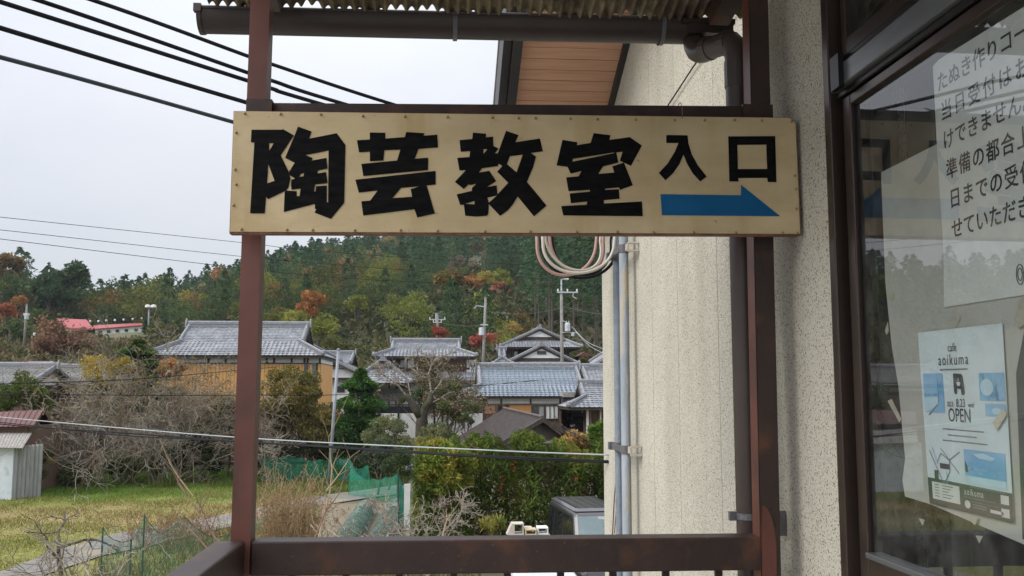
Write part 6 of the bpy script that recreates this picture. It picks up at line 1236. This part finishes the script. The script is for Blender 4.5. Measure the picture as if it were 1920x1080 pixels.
bush('nandina_shrub', 'yellow green nandina shrub bulging from the left end of the hedge', 836, 880, 52, 54, 27.2, [(2, (.12, .175, .025), (.22, .27, .045)), (1, (.24, .23, .04), (.36, .32, .06)), (.6, (.06, .095, .018), (.1, .14, .03))], 5200, .15, .35, k=30, droop=.25, dy=.6)
bush('bamboo_clump', 'feathery bright green foliage tuft at the top of the hedge left of centre', 905, 833, 34, 22, 29., [(1, (.085, .12, .022), (.145, .18, .035))], 1900, .16, .25)
bush('bamboo_clump', 'feathery bright green foliage tuft at the top of the hedge in the middle', 985, 832, 34, 24, 29., [(1, (.075, .11, .022), (.13, .17, .035))], 1900, .16, .25)
bush('orange_shrub', 'orange brown fading shrub on top of the hedge near the wall corner', 1085, 825, 34, 18, 29.5, [(2, (.34, .20, .075), (.46, .30, .12)), (1, (.34, .30, .07), (.46, .40, .1))], 1900, .13, .5)
bush('bamboo_clump', 'bright green foliage against the stuccoed wall corner above the van', 1124, 812, 20, 26, 29., [(1, (.07, .14, .022), (.12, .2, .035))], 1300, .15, .3)
bush('palm_grass_clump', 'pale yellow green spear leaved clump at the hedge foot beside the clay blocks', 925, 985, 22, 14, 26., [(1, (.24, .22, .05), (.34, .31, .08)), (1, (.10, .13, .03), (.16, .19, .05))], 420, .34, .12, trunk=False, up=.8)
for lab, px, py in (('hanging cluster of red berries in the hedge, upper one', 963, 872), ('hanging cluster of red berries in the hedge, lower one', 940, 910), ('tiny spot of red berries in the hedge above the van', 1080, 897)):
    c = P(px, py, 27.0); n = 20 if py != 897 else 6; b = c+V((0, 0, -.2)); o = thing('berry_cluster', lab, 'berries', b); pp = np.array(c)+rng.normal(size=(n, 3))*np.array([.04, .04, .15 if py != 897 else .03]); v, q = leafquads(pp, rng.normal(size=(n, 3)), .05, .9); npmesh('berries', v, q, np.repeat(palette([(1, (.35, .03, .03), (.5, .06, .05))], n), 4, 0), LEAF, o)

# ---- field grass, dry weeds and thickets of dead stems
def pixel(p):
    d = p-np.array(EYE); f_ = d@np.array(FWD); return 960+F*(d@np.array(RGT))/f_, 540-F*(d@np.array(UPV))/f_
LT = np.array([(0, 1075), (110, 1034), (200, 1006), (300, 988), (430, 966), (520, 946), (600, 931), (745, 911), (860, 897)]); LB = np.array([(0, 1110), (86, 1080), (190, 1045), (300, 1022), (390, 999), (470, 982), (545, 962), (610, 948), (747, 928), (880, 909)])
def blades(n, u0, u1, d0, d1, h, w, fcol, keep, name, lab, lean=.5):
    D = d0+(d1-d0)*rng.random(n)**.85; u = rng.uniform(u0, u1, n); x = (u-825)/F*D; p = np.stack([x, D, hz(x, D)], 1); px, py = pixel(p); k = keep(px, py, x, D); p, x, D, px, py = p[k], x[k], D[k], px[k], py[k]; n = len(p)
    hh = h*rng.uniform(.5, 1.4, n)*(.75+.5*np.sin(x*1.3+D*.7)*np.sin(D*1.1-x*.6)); an = rng.random(n)*6.283; sd_ = np.stack([np.cos(an), np.sin(an)*.4, np.zeros(n)], 1)*(w*rng.uniform(.6, 1.4, n))[:, None]*.5; tip = p+np.stack([rng.normal(size=n)*lean*hh, rng.normal(size=n)*lean*hh, hh], 1)
    v = np.stack([p-sd_, p+sd_, tip], 1).reshape(-1, 3); q = np.arange(3*n, dtype=np.int32).reshape(-1, 3); c = np.repeat(fcol(x, D, n, px, py), 3, 0); return tag(npmesh(name, v, q, c, LEAF), lab, 'grass', None, 'stuff')
def fieldcol(x, D, n, px, py):
    t = (D-24+9*np.sin(x*.21+1)*.35+5*np.sin(x*.5+D*.35)*.4)/33.; C0 = np.array([.20, .195, .055]); C1 = np.array([.27, .205, .095]); C2 = np.array([.10, .175, .025]); C3 = np.array([.13, .18, .035])
    a = np.clip((t-.52)/.16, 0, 1)[:, None]; mid = np.clip(1-np.abs(t-.35)/.2, 0, 1)[:, None]; c = (C0*(1-mid)+C1*mid)*(1-a)+C2*a; r_ = rng.random((n, 1)); c = np.where(r_ < .18, C3, c); return c*rng.uniform(.65, 1.35, (n, 1))
blades(70000, -60, 560, 22.5, 57.5, .13, .035, fieldcol, lambda px, py, x, D: (py < np.interp(px, LT[:, 0], LT[:, 1])+3*np.sin(px*.13)+2*np.sin(px*.41)), 'field_grass', 'short green and yellowing grass of the mown field', .6)
blades(1500, -60, 560, 23, 50, .42, .03, lambda x, D, n, px, py: np.where(rng.random((n, 1)) < .5, np.array([.13, .16, .04]), np.array([.24, .19, .09]))*rng.uniform(.6, 1.4, (n, 1)), lambda px, py, x, D: (py < np.interp(px, LT[:, 0], LT[:, 1])-2) & (np.sin(x*1.9+D*.8)*np.sin(D*1.3-x*.5) > .3), 'grass_tufts', 'scattered taller tufts in the mown field', .6)
blades(26000, 470, 770, 43, 57.5, .26, .045, lambda x, D, n, px, py: np.array([.10, .15, .035])*rng.uniform(.6, 1.5, (n, 1))*np.where(rng.random((n, 1)) < .2, np.array([1.8, 1.15, 1.2]), 1), lambda px, py, x, D: (py < np.interp(px, LT[:, 0], LT[:, 1])-1), 'tall_grass', 'longer green grass beyond the lane behind the netting', .5)
blades(4200, 0, 470, 46, 52, .55, .05, lambda x, D, n, px, py: np.array([.10, .13, .03])*rng.uniform(.6, 1.6, (n, 1)), lambda px, py, x, D: (np.sin(x*1.7)+np.sin(x*.6+2) > .5) & (D > 48), 'tall_weeds', 'clumps of taller weeds along the foot of the shrubs', .5)
dry = lambda x, D, n, px, py: np.where(rng.random((n, 1)) < .45, np.array([.085, .105, .03]), np.array([.22, .165, .085]))*rng.uniform(.6, 1.4, (n, 1))
blades(30000, 150, 1000, 15, 36, .34, .03, dry, lambda px, py, x, D: (py > np.interp(px, LB[:, 0], LB[:, 1])-2+4*np.sin(px*.11)+3*np.sin(px*.37)) & (px > 175) & (px < 900) & ~((px > 598) & (px < 748) & (D > 26) & (D < 37.5)), 'dry_weeds', 'dry brown and green weeds between the lane and the balcony', .45)
def stems(name, lab, px0, px1, D0, D1, n, h, m_, leafn=0, r=.006, pal=None, lean=.25):
    segs = []; b = gp((px0+px1)/2, (D0+D1)/2)
    for _ in range(n): c = gp(PR.gauss((px0+px1)/2, (px1-px0)/4.2), PR.uniform(D0, D1)); grow(segs, c, (PR.gauss(0, lean), PR.gauss(0, lean), 1), h*PR.uniform(.6, 1.1), r, 1, .12, 0, 4, .5, .45, 1, .5, r*.6)
    o = thing(name, lab, 'plant', b); v, q = segs_mesh(segs, 3); npmesh('stems', v, q, None, m_, o)
    if leafn: e = np.array([s[1] for s in segs]); p = e[rng.choice(len(e), leafn)]+rng.normal(size=(leafn, 3))*.05; v, q = leafquads(p, rng.normal(size=(leafn, 3)), .07*rng.uniform(.5, 1.4, leafn), .4); npmesh('seed_heads', v, q, np.repeat(palette(pal, leafn), 4, 0), LEAF, o)
m_straw = mat('straw_stem', (.27, .19, .10), (.38, .28, .16), 5, .9)
stems('dead_weed_clump', 'tall tan clump of dead weeds in front of the netting right of the post', 496, 604, 26.5, 29.0, 330, 1.85, m_straw, 6500, .008, [(1, (.22, .13, .06), (.32, .20, .10)), (.7, (.15, .085, .04), (.24, .14, .07))], .12)
stems('dead_weed_clump', 'low russet dead weeds in front of the lane left of the post', 240, 430, 29, 33, 150, .75, m_redtwig, 3400, .007, [(1, (.20, .115, .05), (.30, .18, .08)), (1, (.16, .13, .05), (.24, .2, .08))])
stems('dead_weed_clump', 'grey tan dead weeds at the bottom beside the side rail', 300, 430, 17, 20, 120, .8, m_straw, 1500, .005, [(1, (.18, .15, .07), (.28, .23, .11))])
# pruned fruit trees
def pruned(name, lab, base, h, nb, m_, spread, depth=2, r=.09, rmin=.007, tw=.5):
    o = thing(name, lab, 'tree', base); segs = []; b = V(base); grow(segs, b-V((0, 0, .1)), (PR.gauss(0, .1), 0, 1), h*.55, r, 0, .12, 0, 4)
    top_ = V(segs[-1][1])
    for i in range(nb):
        an = i*2*math.pi/nb+PR.uniform(-.4, .4); grow(segs, top_-V((0, 0, PR.uniform(0, h*.2))), (math.cos(an)*spread, math.sin(an)*spread, .55), h*.75, r*.62, depth, .3, -.01, 4, tw, .75, 2, .55, rmin)
    v, q = segs_mesh(segs, 5); npmesh('branches', v, q, None, m_, o); return o
pruned('fruit_tree', 'white lichened bare fruit tree in front of the hedge left end', (P(812, 715, 25.).x, 24.5, 0), 1.75, 8, m_lichen, .8, 3, .05, .007, .66)
pruned('fruit_tree', 'hard pruned bare fruit tree at the bottom left beside the lane', (P(100, 715, 21.).x, 21., 0), 1.6, 5, m_lichen, .8, 2, .05, .006, .5)
pruned('fruit_tree', 'dark forked pruned tree in the field above the lane', (P(134, 715, 26.).x, 26., 0), 1.7, 3, m_bark, .8, 2, .075, .008, .4)
pruned('fruit_tree', 'bare drooping fruit tree among the weeds left of the green net posts', (P(190, 715, 19.5).x, 19.5, 0), 2.0, 6, m_twig, 1.0, 2, .04, .007, .55)
pruned('fruit_tree', 'bare pale branched fruit tree in front of the netted vegetable beds', (P(685, 715, 22.).x, 22., 0), 2.2, 6, m_lichen, .9, 2, .04, .007, .5)
def sapling(lab, pts, r, m_=m_redtwig):
    q = MB(); w_ = [P(*p) for p in pts]; q.tube(w_, [r*(1-.7*i/(len(w_)-1)) for i in range(len(w_))], 6)
    for i in range(1, len(w_)):
        for _ in range(2): e = w_[i]+V((PR.gauss(0, .15), PR.gauss(0, .1), abs(PR.gauss(.25, .12)))); q.tube([w_[i], w_[i].lerp(e, .5)+V((PR.gauss(0, .02), 0, 0)), e], [r*.4, r*.3, r*.15], 4)
    tag(q.build('bare_sapling', m_, None, tuple(w_[0])), lab, 'sapling')
sapling('forked bare red brown shoot leaning left beside the side rail', [(418, 1032, 9), (395, 995, 9.1), (374, 962, 9.2), (352, 930, 9.3), (335, 905, 9.4)], .012)
sapling('second bare red brown shoot just left of the side rail', [(398, 1040, 9), (378, 1016, 9.1), (354, 990, 9.2), (330, 968, 9.3)], .010)
sapling('pale upright bare shoot in front of the netting near the steel pole', [(595, 1020, 12), (606, 970, 12.1), (619, 920, 12.2), (622, 880, 12.3), (616, 820, 12.4)], .013, m_straw)
sapling('bare dark shoot rising left to right before the netted beds', [(590, 1010, 11), (610, 960, 11.1), (636, 925, 11.2), (641, 905, 11.3)], .012)
sapling('thin bare shoot slanting to the right before the green netting', [(612, 920, 12), (634, 892, 12.1), (656, 858, 12.2)], .012, m_straw)
sapling('bare pale shoot leaning right at the corner of the hedge foot', [(825, 1020, 14), (838, 975, 14.1), (848, 960, 14.2)], .012, m_straw)
sapling('long thin yellow stem leaning left over the field grass', [(362, 930, 30), (335, 895, 30.2), (318, 868, 30.3), (300, 825, 30.4)], .022, m_straw)
bush('vine_tangle', 'tangle of yellowing vines at the foot of the pale blue lean-to', 78, 868, 26, 30, 46., [(1, (.07, .075, .03), (.12, .12, .05)), (1, (.20, .17, .05), (.30, .25, .08))], 1500, .13, .5, dy=.6, trunk=False)
bush('fern_clump', 'dark arching fern leaves in front of the pale blue lean-to', 40, 906, 34, 11, 46.2, [(1, (.06, .06, .03), (.12, .11, .05))], 900, .22, .18, dy=.6, trunk=False, up=.5)
# ------------------------------------------------------------------ green garden nets
def net(name, lab, tops, bots, m_, posts=(), nseg=10, sag=.0, pr=.02, wav=.06, cat='net'):
    """tops/bots: matching lists of world points; net hangs between them with folds"""
    o = thing(name, lab, cat, (bots[0].x, bots[0].y, 0)); q = MB(); cols = []
    for i in range(len(tops)-1):
        for k in range(nseg+(1 if i == len(tops)-2 else 0)):
            t = k/nseg; a = tops[i].lerp(tops[i+1], t); b = bots[i].lerp(bots[i+1], t); a = a-V((0, 0, sag*4*t*(1-t))); col = []
            for j in range(7):
                s = j/6; p = a.lerp(b, s); f_ = math.sin((i*nseg+k)*1.9+j*.8)*wav*(.3+s); col.append(p+V((0, f_, 0)))
            cols.append(col)
    n = len(cols)
    vs = [p for c in cols for p in c]; q.add(vs, [(i*7+j, (i+1)*7+j, (i+1)*7+j+1, i*7+j+1) for i in range(n-1) for j in range(6)]); q.build('netting', m_, o, smooth=True)
    q = MB()
    for i in range(n-1): q.bar(cols[i][0], cols[i+1][0], .014, .014)
    q.build('edge_cord', m_netpost, o)
    for p in posts: q = MB(); q.tube([p[0], p[1]], pr, 6); q.build('post', m_netpost, o)
    return o
def gz0(p, z=0.): return V((p.x, p.y, z))
tp = [P(492, 858, 49.5), P(540, 853, 50), P(565, 857, 50), P(600, 861, 50), P(635, 858, 50.3), P(655, 856, 50), P(668, 878, 49), P(690, 868, 48.2), P(694, 897, 47.6)]
net('garden_net', 'green net fence running behind the lane at the far side of the plot', tp, [gz0(p, .02) for p in tp], m_net, [(gz0(p), p+V((0, 0, .08))) for p in tp[::2]], 6, .12)
tp = [P(655, 862, 44.0), P(676, 893, 43.2), P(700, 897, 42.5), P(722, 894, 41.8), P(745, 887, 41.0)]
net('garden_net', 'green net sagging from its peak to the corner post by the hedge', tp, [gz0(p, .03) for p in tp], m_net, [(gz0(tp[0]), tp[0]), (gz0(tp[-1]), tp[-1])], 6, .1)
o = thing('net_curtain', 'gathered hanging strip of bright green net at the corner post by the hedge', 'net', PZ(752, 1004)); q = MB(); D = 32.
for k in range(8):
    x0, x1 = 746.5+k*1.5, 746.5+(k+1)*1.5; f0, f1 = .05*(k % 2), .05*((k+1) % 2); q.quad(P(x0, 892+abs(k-1)*4, D+f0), P(x1, 892+abs(k)*4, D+f1), P(x1+1, 1012, D+f1), P(x0, 1012, D+f0))
q.build('netting', sheer('gathered_green_net', (.02, .30, .19), .85), o); q = MB(); q.tube([P(746, 884, D), P(747.5, 1014, D)], .025, 6); q.build('post', m_netpost, o)
o = thing('white_board', 'narrow off-white board standing right of the hanging green net', 'board', PZ(763, 1010)); q = MB(); a = P(758, 908, 31.6); b = P(768, 1012, 31.6); q.bx(a.x, b.x, 31.6, 31.66, -.1, a.z); q.build('board', m_plaster, o)
tp = [P(193, 990, 22.4), P(215, 1012, 22.6), P(246, 1012, 22.9), P(262, 985, 23.4), P(271, 966, 23.8), P(300, 1000, 24.3), P(345, 968, 25.4), P(392, 1005, 26.4), P(432, 1000, 27.4)]
net('garden_net', 'green net hung on posts among dry weeds at the lower left', tp, [gz0(p, .0) for p in tp], sheer('thin_green_net', (.03, .22, .15), .26), [(gz0(tp[i]), tp[i]+V((0, 0, .02))) for i in (0, 2, 4)], 6, .05, .022)
o = thing('net_roll', 'rumpled roll of teal green net lying in the weeds right of the post', 'net', PZ(497, 990)); q = MB(); q.tube([PZ(482, 988, .12), PZ(490, 983, .16), PZ(500, 979, .14), PZ(512, 973, .15)], [.13, .16, .13, .09], 9); q.build('roll', sheer('rolled_green_net', (.03, .28, .2), .85), o)
for lab, x0, x1, py in (('left of the two low vegetable tunnels under dark green net', 602, 660, 962), ('right of the two low vegetable tunnels under dark green net', 675, 738, 960)):
    o = thing('vegetable_tunnel', lab, 'vegetable bed', PZ((x0+x1)/2, 985)); ya, yb_ = 26.5, 37.5; a0 = P(x0, 1000, ya).x; a1 = P(x1, 1000, ya).x; q = MB(); vs = []; nn_ = 9; mm = 13
    for j in range(mm):
        y_ = ya+(yb_-ya)*j/(mm-1)
        for i in range(nn_): t = i/(nn_-1)*math.pi; vs.append(((a0+a1)/2-math.cos(t)*(a1-a0)/2*(1+.03*math.sin(j*2.1)), y_, .02+math.sin(t)**.7*(.62+.05*math.sin(j*1.7+i))))
    q.add(vs, [(j*nn_+i, j*nn_+i+1, (j+1)*nn_+i+1, (j+1)*nn_+i) for j in range(mm-1) for i in range(nn_-1)]); q.build('netting', m_netgrey, o, smooth=True)
    for j in range(0, mm, 3): q = MB(); q.tube([V(vs[j*nn_+i])-V((0, 0, .012)) for i in range(nn_)], .007, 5); q.build('hoop', m_netpost, o)
    n = 700; p = np.stack([rng.uniform(a0+.15, a1-.15, n), rng.uniform(ya, yb_, n), rng.random(n)*.4], 1); v, q2 = leafquads(p, rng.normal(size=(n, 3)), .2*rng.uniform(.5, 1.3, n), .6); npmesh('vegetables', v, q2, np.repeat(palette([(1, (.06, .11, .03), (.12, .19, .06))], n), 4, 0), LEAF, o)
soil = MB(); a = [PZ(596, 1030), PZ(598, 948), PZ(748, 944), PZ(752, 1030)]; soil.add([(p.x, p.y, .035) for p in a], [(0, 1, 2, 3)]); tag(soil.build('vegetable_plot', mat('tilled_soil', (.12, .095, .06), (.2, .165, .11), 4, .95, .5, 20)), kind='structure')

# ------------------------------------------------------------------ parked dark van facing the viewer
def van():
    Y0 = 20.6; xc = P(1126, 960, 21.2).x; L_, Wd, Ht = 4.1, 1.50, 2.10
    o = thing('parked_van', 'dark grey boxy van parked facing the balcony before the hedge', 'car', (xc, Y0+L_/2, 0))
    def ring(y, w, z0, z1, c=.12): return [(xc-w/2, y, z0), (xc-w/2, y, z1-c), (xc-w/2+c, y, z1), (xc+w/2-c, y, z1), (xc+w/2, y, z1-c), (xc+w/2, y, z0)]
    q = MB(); secs = [(0, 1.32, .25, .80), (.06, 1.42, .22, .93), (.75, Wd, .2, 1.02), (L_-.1, Wd, .2, 1.04), (L_, 1.42, .25, .98)]; vs = [p for s in secs for p in ring(Y0+s[0], s[1], s[2], s[3], .1)]; k = 6
    q.add(vs, [(i*k+j, (i+1)*k+j, (i+1)*k+j+1, i*k+j+1) for i in range(len(secs)-1) for j in range(k-1)]+[(i*k+5, (i+1)*k+5, (i+1)*k, i*k) for i in range(len(secs)-1)]+[tuple(range(6)), tuple(24+i for i in range(5, -1, -1))]); ob = q.build('body', m_car, o, smooth=False); bm = ob.modifiers.new('b', 'BEVEL'); bm.width = .03; bm.segments = 3
    yb0, yt0 = Y0+.55, Y0+1.22; yb1, yt1 = Y0+L_-.06, Y0+L_-.26; wb, wt = 1.44, 1.22; zb, zt = 1.0, Ht
    q = MB(); c8 = [(xc-wb/2, yb0, zb), (xc+wb/2, yb0, zb), (xc+wb/2, yb1, zb), (xc-wb/2, yb1, zb), (xc-wt/2, yt0, zt-.05), (xc+wt/2, yt0, zt-.05), (xc+wt/2, yt1, zt-.03), (xc-wt/2, yt1, zt-.03)]
    q.add(c8, [(0, 1, 5, 4), (1, 2, 6, 5), (2, 3, 7, 6), (3, 0, 4, 7), (4, 5, 6, 7), (3, 2, 1, 0)]); ob = q.build('cabin', m_car, o); bm = ob.modifiers.new('b', 'BEVEL'); bm.width = .13; bm.segments = 5
    q = MB(); q.add([(xc-.585, yt0+.02, zt-.052), (xc+.585, yt0+.02, zt-.052), (xc+.585, yt1-.02, zt-.032), (xc-.585, yt1-.02, zt-.032), (xc-.52, yt0+.16, zt), (xc+.52, yt0+.16, zt), (xc+.52, yt1-.12, zt+.005), (xc-.52, yt1-.12, zt+.005)], [(0, 1, 5, 4), (1, 2, 6, 5), (2, 3, 7, 6), (3, 0, 4, 7), (4, 5, 6, 7)]); ob = q.build('roof', m_car, o); bm = ob.modifiers.new('b', 'BEVEL'); bm.width = .09; bm.segments = 4
    for i in range(5): xx = xc-.42+.21*i; q = MB(); q.obox((xx-.012, yt0+.28, zt-.002), (.024, 0, 0), (0, yt1-yt0-.55, .004), (0, 0, .016)); q.build('roof_rib', m_car, o)
    for s in (-1, 1): q = MB(); q.obox((xc+s*.47-.012, yt0+.35, zt-.012), (.024, 0, 0), (0, yt1-yt0-.55, .01), (0, 0, .025)); q.build('roof_gutter', m_fascia, o)
    def on(c0, c1, c2, c3, u0, u1, v0, v1, lift):
        c0, c1, c2, c3 = map(V, (c0, c1, c2, c3)); n = (c1-c0).cross(c3-c0).normalized()*lift; f = lambda u, v: c0.lerp(c1, u).lerp(c3.lerp(c2, u), v)+n; return [f(u0, v0), f(u1, v0), f(u1, v1), f(u0, v1)]
    q = MB(); p = on(c8[0], c8[1], c8[5], c8[4], .065, .935, .05, .90, .006); q.prism(p, (0, .006, 0)); ws = q.build('windscreen', m_carglass, o)
    q = MB(); p2 = on(c8[0], c8[1], c8[5], c8[4], .45, .57, .83, .89, .012); q.prism(p2, (0, .004, 0)); q.build('rear_view_mirror', m_sheetgrey, ws)
    q = MB(); cc = V(on(c8[0], c8[1], c8[5], c8[4], .26, .27, .16, .18, .012)[0]); q.tube([cc+V((.17*math.cos(t), .02+.03*math.sin(t), .12*math.sin(t))) for t in [i*math.pi/8 for i in range(17)]], .012, 6); q.build('steering_wheel', m_sheetgrey, ws)
    for u0, u1 in ((.06, .38), (.42, .70), (.74, .95)):
        for s, (a, b, c, d) in ((0, (c8[3], c8[0], c8[4], c8[7])), (1, (c8[1], c8[2], c8[6], c8[5]))): q = MB(); uu = (1-u1, 1-u0) if s == 0 else (u0, u1); p = on(a, b, c, d, uu[0], uu[1], .08, .86, .006); q.add(p, [(0, 1, 2, 3)]); q.build('side_window', m_cardark, o)
    for s in (-1, 1):
        q = MB(); q.bev(xc+s*.86-.09, xc+s*.86+.09, Y0+.80, Y0+.90, 1.06, 1.24, .02); q.bar((xc+s*.70, Y0+.86, 1.1), (xc+s*.80, Y0+.85, 1.12), .03, .04); mm_ = q.build('wing_mirror', m_car, o); q = MB(); q.bx(xc+s*.86-.07, xc+s*.86+.07, Y0+.905, Y0+.91, 1.08, 1.22); q.build('mirror_glass', m_chrome, mm_)
        q = MB(); q.bev(xc+s*.54-.14, xc+s*.54+.14, Y0-.005, Y0+.08, .62, .80, .03); q.build('headlight', m_carglass, o)
        for yy in (Y0+.55, Y0+L_-.6):
            q = MB(); q.tube([(xc+s*.76, yy, .28), (xc+s*.58, yy, .28)], .28, 18); w_ = q.build('tyre', m_tyre, o); q = MB(); q.tube([(xc+s*.765, yy, .28), (xc+s*.75, yy, .28)], .17, 14); q.build('rim', m_chrome, w_)
    q = MB(); q.bx(xc-.36, xc+.36, Y0-.012, Y0+.02, .58, .70); q.build('grille', m_fascia, o); q = MB(); q.bev(xc-.68, xc+.68, Y0-.05, Y0+.1, .28, .5, .04); q.build('bumper', m_car, o); q = MB(); q.bx(xc-.165, xc+.165, Y0-.062, Y0-.051, .36, .46); q.build('number_plate', m_plaster, o)
    q = MB(); q.bar((xc-.35, yb0-.02, 1.03), (xc+.1, yb0+.0, 1.06), .015, .02); q.bar((xc+.05, yb0-.02, 1.03), (xc+.5, yb0+.0, 1.06), .015, .02); q.build('wiper', m_fascia, o)
    o.rotation_euler.z = R(5.5)
van()
def small_car(name, lab, xc, y0, m_, base=0., Ht=1.5, L_=3.4, W_=1.48, ang=0.):
    o = thing(name, lab, 'car', (xc, y0+L_/2, base)); q = MB(); prof = [(0, .3), (0, .72), (.12, .82), (.75, .95), (L_-.15, 1.0), (L_, .85), (L_, .3)]; q.prism([(xc-W_/2, y0+y, base+z) for y, z in prof], (W_, 0, 0)); ob = q.build('body', m_, o); b = ob.modifiers.new('b', 'BEVEL'); b.width = .05; b.segments = 3
    q = MB(); c8 = [(xc-.68, y0+.7, base+.95), (xc+.68, y0+.7, base+.95), (xc+.68, y0+L_-.1, base+.98), (xc-.68, y0+L_-.1, base+.98), (xc-.56, y0+1.25, base+Ht), (xc+.56, y0+1.25, base+Ht), (xc+.56, y0+L_-.5, base+Ht), (xc-.56, y0+L_-.5, base+Ht)]
    q.add(c8, [(0, 1, 5, 4), (1, 2, 6, 5), (2, 3, 7, 6), (3, 0, 4, 7), (4, 5, 6, 7), (3, 2, 1, 0)]); ob = q.build('cabin', m_, o); b = ob.modifiers.new('b', 'BEVEL'); b.width = .06; b.segments = 3
    for i, (a, b_, c, d) in enumerate(((0, 1, 5, 4), (1, 2, 6, 5), (3, 0, 4, 7), (2, 3, 7, 6))):
        a, b_, c, d = (V(c8[k]) for k in (a, b_, c, d)); n = (b_-a).cross(d-a).normalized()*.007; f = lambda u, v: a.lerp(b_, u).lerp(d.lerp(c, u), v)+n; q = MB(); q.add([f(.08, .1), f(.92, .1), f(.92, .88), f(.08, .88)], [(0, 1, 2, 3)]); q.build('windscreen' if i == 0 else 'window', m_cardark, o)
    for s in (-1, 1):
        q = MB(); q.bev(xc+s*.55-.14, xc+s*.55+.14, y0-.02, y0+.1, base+.58, base+.74, .03); q.build('headlight', m_carglass if m_ is m_white else m_chrome, o)
        for yy in (y0+.6, y0+L_-.6): q = MB(); q.tube([(xc+s*.75, yy, base+.28), (xc+s*.56, yy, base+.28)], .28, 16); w_ = q.build('tyre', m_tyre, o); q = MB(); q.tube([(xc+s*.756, yy, base+.28), (xc+s*.74, yy, base+.28)], .17, 12); q.build('rim', m_chrome, w_)
    return o
small_car('parked_car', 'white car seen only as a strip of roof under the balcony rail', P(1020, 1076, 17.).x, 15.3, m_white, 0, P(1020, 1073, 17.).z, 3.4)
small_car('parked_car', 'black car with a bright headlight tucked in the dark carport', P(1090, 715, 56.5).x, 56.6, m_car, P(1090, 812, 56.).z-.25, 1.4, 3.6)

# ------------------------------------------------------------------ hollow clay kiln blocks on a stack of slabs
m_clay0 = mat('grey_kiln_slab', (.26, .24, .21), (.36, .33, .29), 10, .9, .3); st_ = thing('slab_stack', 'stack of pale slabs below the rail carrying the hollow blocks', 'slabs', (P(990, 715, 20.).x, 20.2, 0)); zt_ = P(990, 1004, 20.).z; nz = 9
for i in range(nz): q = MB(); q.bev(P(958, 960, 20.).x-.02*(i % 2), P(1030, 960, 20.).x+.015*(i % 3), 19.95, 20.6, zt_*i/nz+.008, zt_*(i+1)/nz, .01); q.build('slab', m_clay0, st_)
def hollow(lab, x0, x1, py, D, m_, tilt=0., depth=.32):
    a, b = P(x0, py, D), P(x1, 1000.5, D); t = .022; o = thing('hollow_block', lab, 'block', ((a.x+b.x)/2, D, zt_)); z0, z1 = zt_+.004, a.z; q = MB()
    q.bx(a.x, b.x, D, D+depth, z0, z0+t); q.bx(a.x, b.x, D, D+depth, z1-t, z1); q.bx(a.x, a.x+t, D, D+depth, z0+t, z1-t); q.bx(b.x-t, b.x, D, D+depth, z0+t, z1-t); q.build('shell', m_, o)
    if tilt: q = MB(); q.add([(a.x-tilt, D+.02, z0), (a.x, D+.02, z0), (a.x, D+.02, z1), (a.x-.03, D+.02, z1), (a.x-tilt, D+depth, z0), (a.x, D+depth, z0), (a.x, D+depth, z1), (a.x-.03, D+depth, z1)], [(0, 1, 2, 3), (4, 7, 6, 5), (0, 3, 7, 4), (3, 2, 6, 7)]); q.build('sloping_side', m_, o)
    return o
m_clay = mat('pale_fired_clay', (.40, .35, .31), (.52, .47, .42), 14, .85, .3); m_clay2 = mat('buff_fired_clay', (.40, .33, .20), (.48, .41, .27), 14, .85, .3)
hollow('pale hollow clay block with a sloping side, leftmost on the slab stack', 963, 982, 982, 20.05, m_clay, .14)
hollow('small buff hollow clay block in the middle of the slab stack', 985, 1006, 993, 20.02, m_clay2)
hollow('white hollow clay block, rightmost on the slab stack', 1008, 1028, 989.5, 20.08, m_plaster)
q = MB(); a = P(984, 988.5, 20.35); b = P(998, 992, 20.35); q.bev(a.x, b.x, 20.36, 20.55, zt_+.004, a.z, .008); tag(q.build('clay_brick', m_clay, None, (a.x, 20.4, zt_)), 'brown grey brick behind the small buff hollow block', 'brick')

# ------------------------------------------------------------------ thin haze in the valley air
hm = bpy.data.materials.new('valley_haze'); hm.use_nodes = True; hm.node_tree.nodes.remove(hm.node_tree.nodes['Principled BSDF']); pv = hm.node_tree.nodes.new('ShaderNodeVolumePrincipled')
pv.inputs['Color'].default_value = (.86, .91, 1, 1); pv.inputs['Density'].default_value = .00013; hm.node_tree.links.new(pv.outputs[0], hm.node_tree.nodes['Material Output'].inputs['Volume'])
q = MB(); q.bx(-9000, 9000, -80, 2300, -520, 125); tag(q.build('haze', hm), kind='stuff')
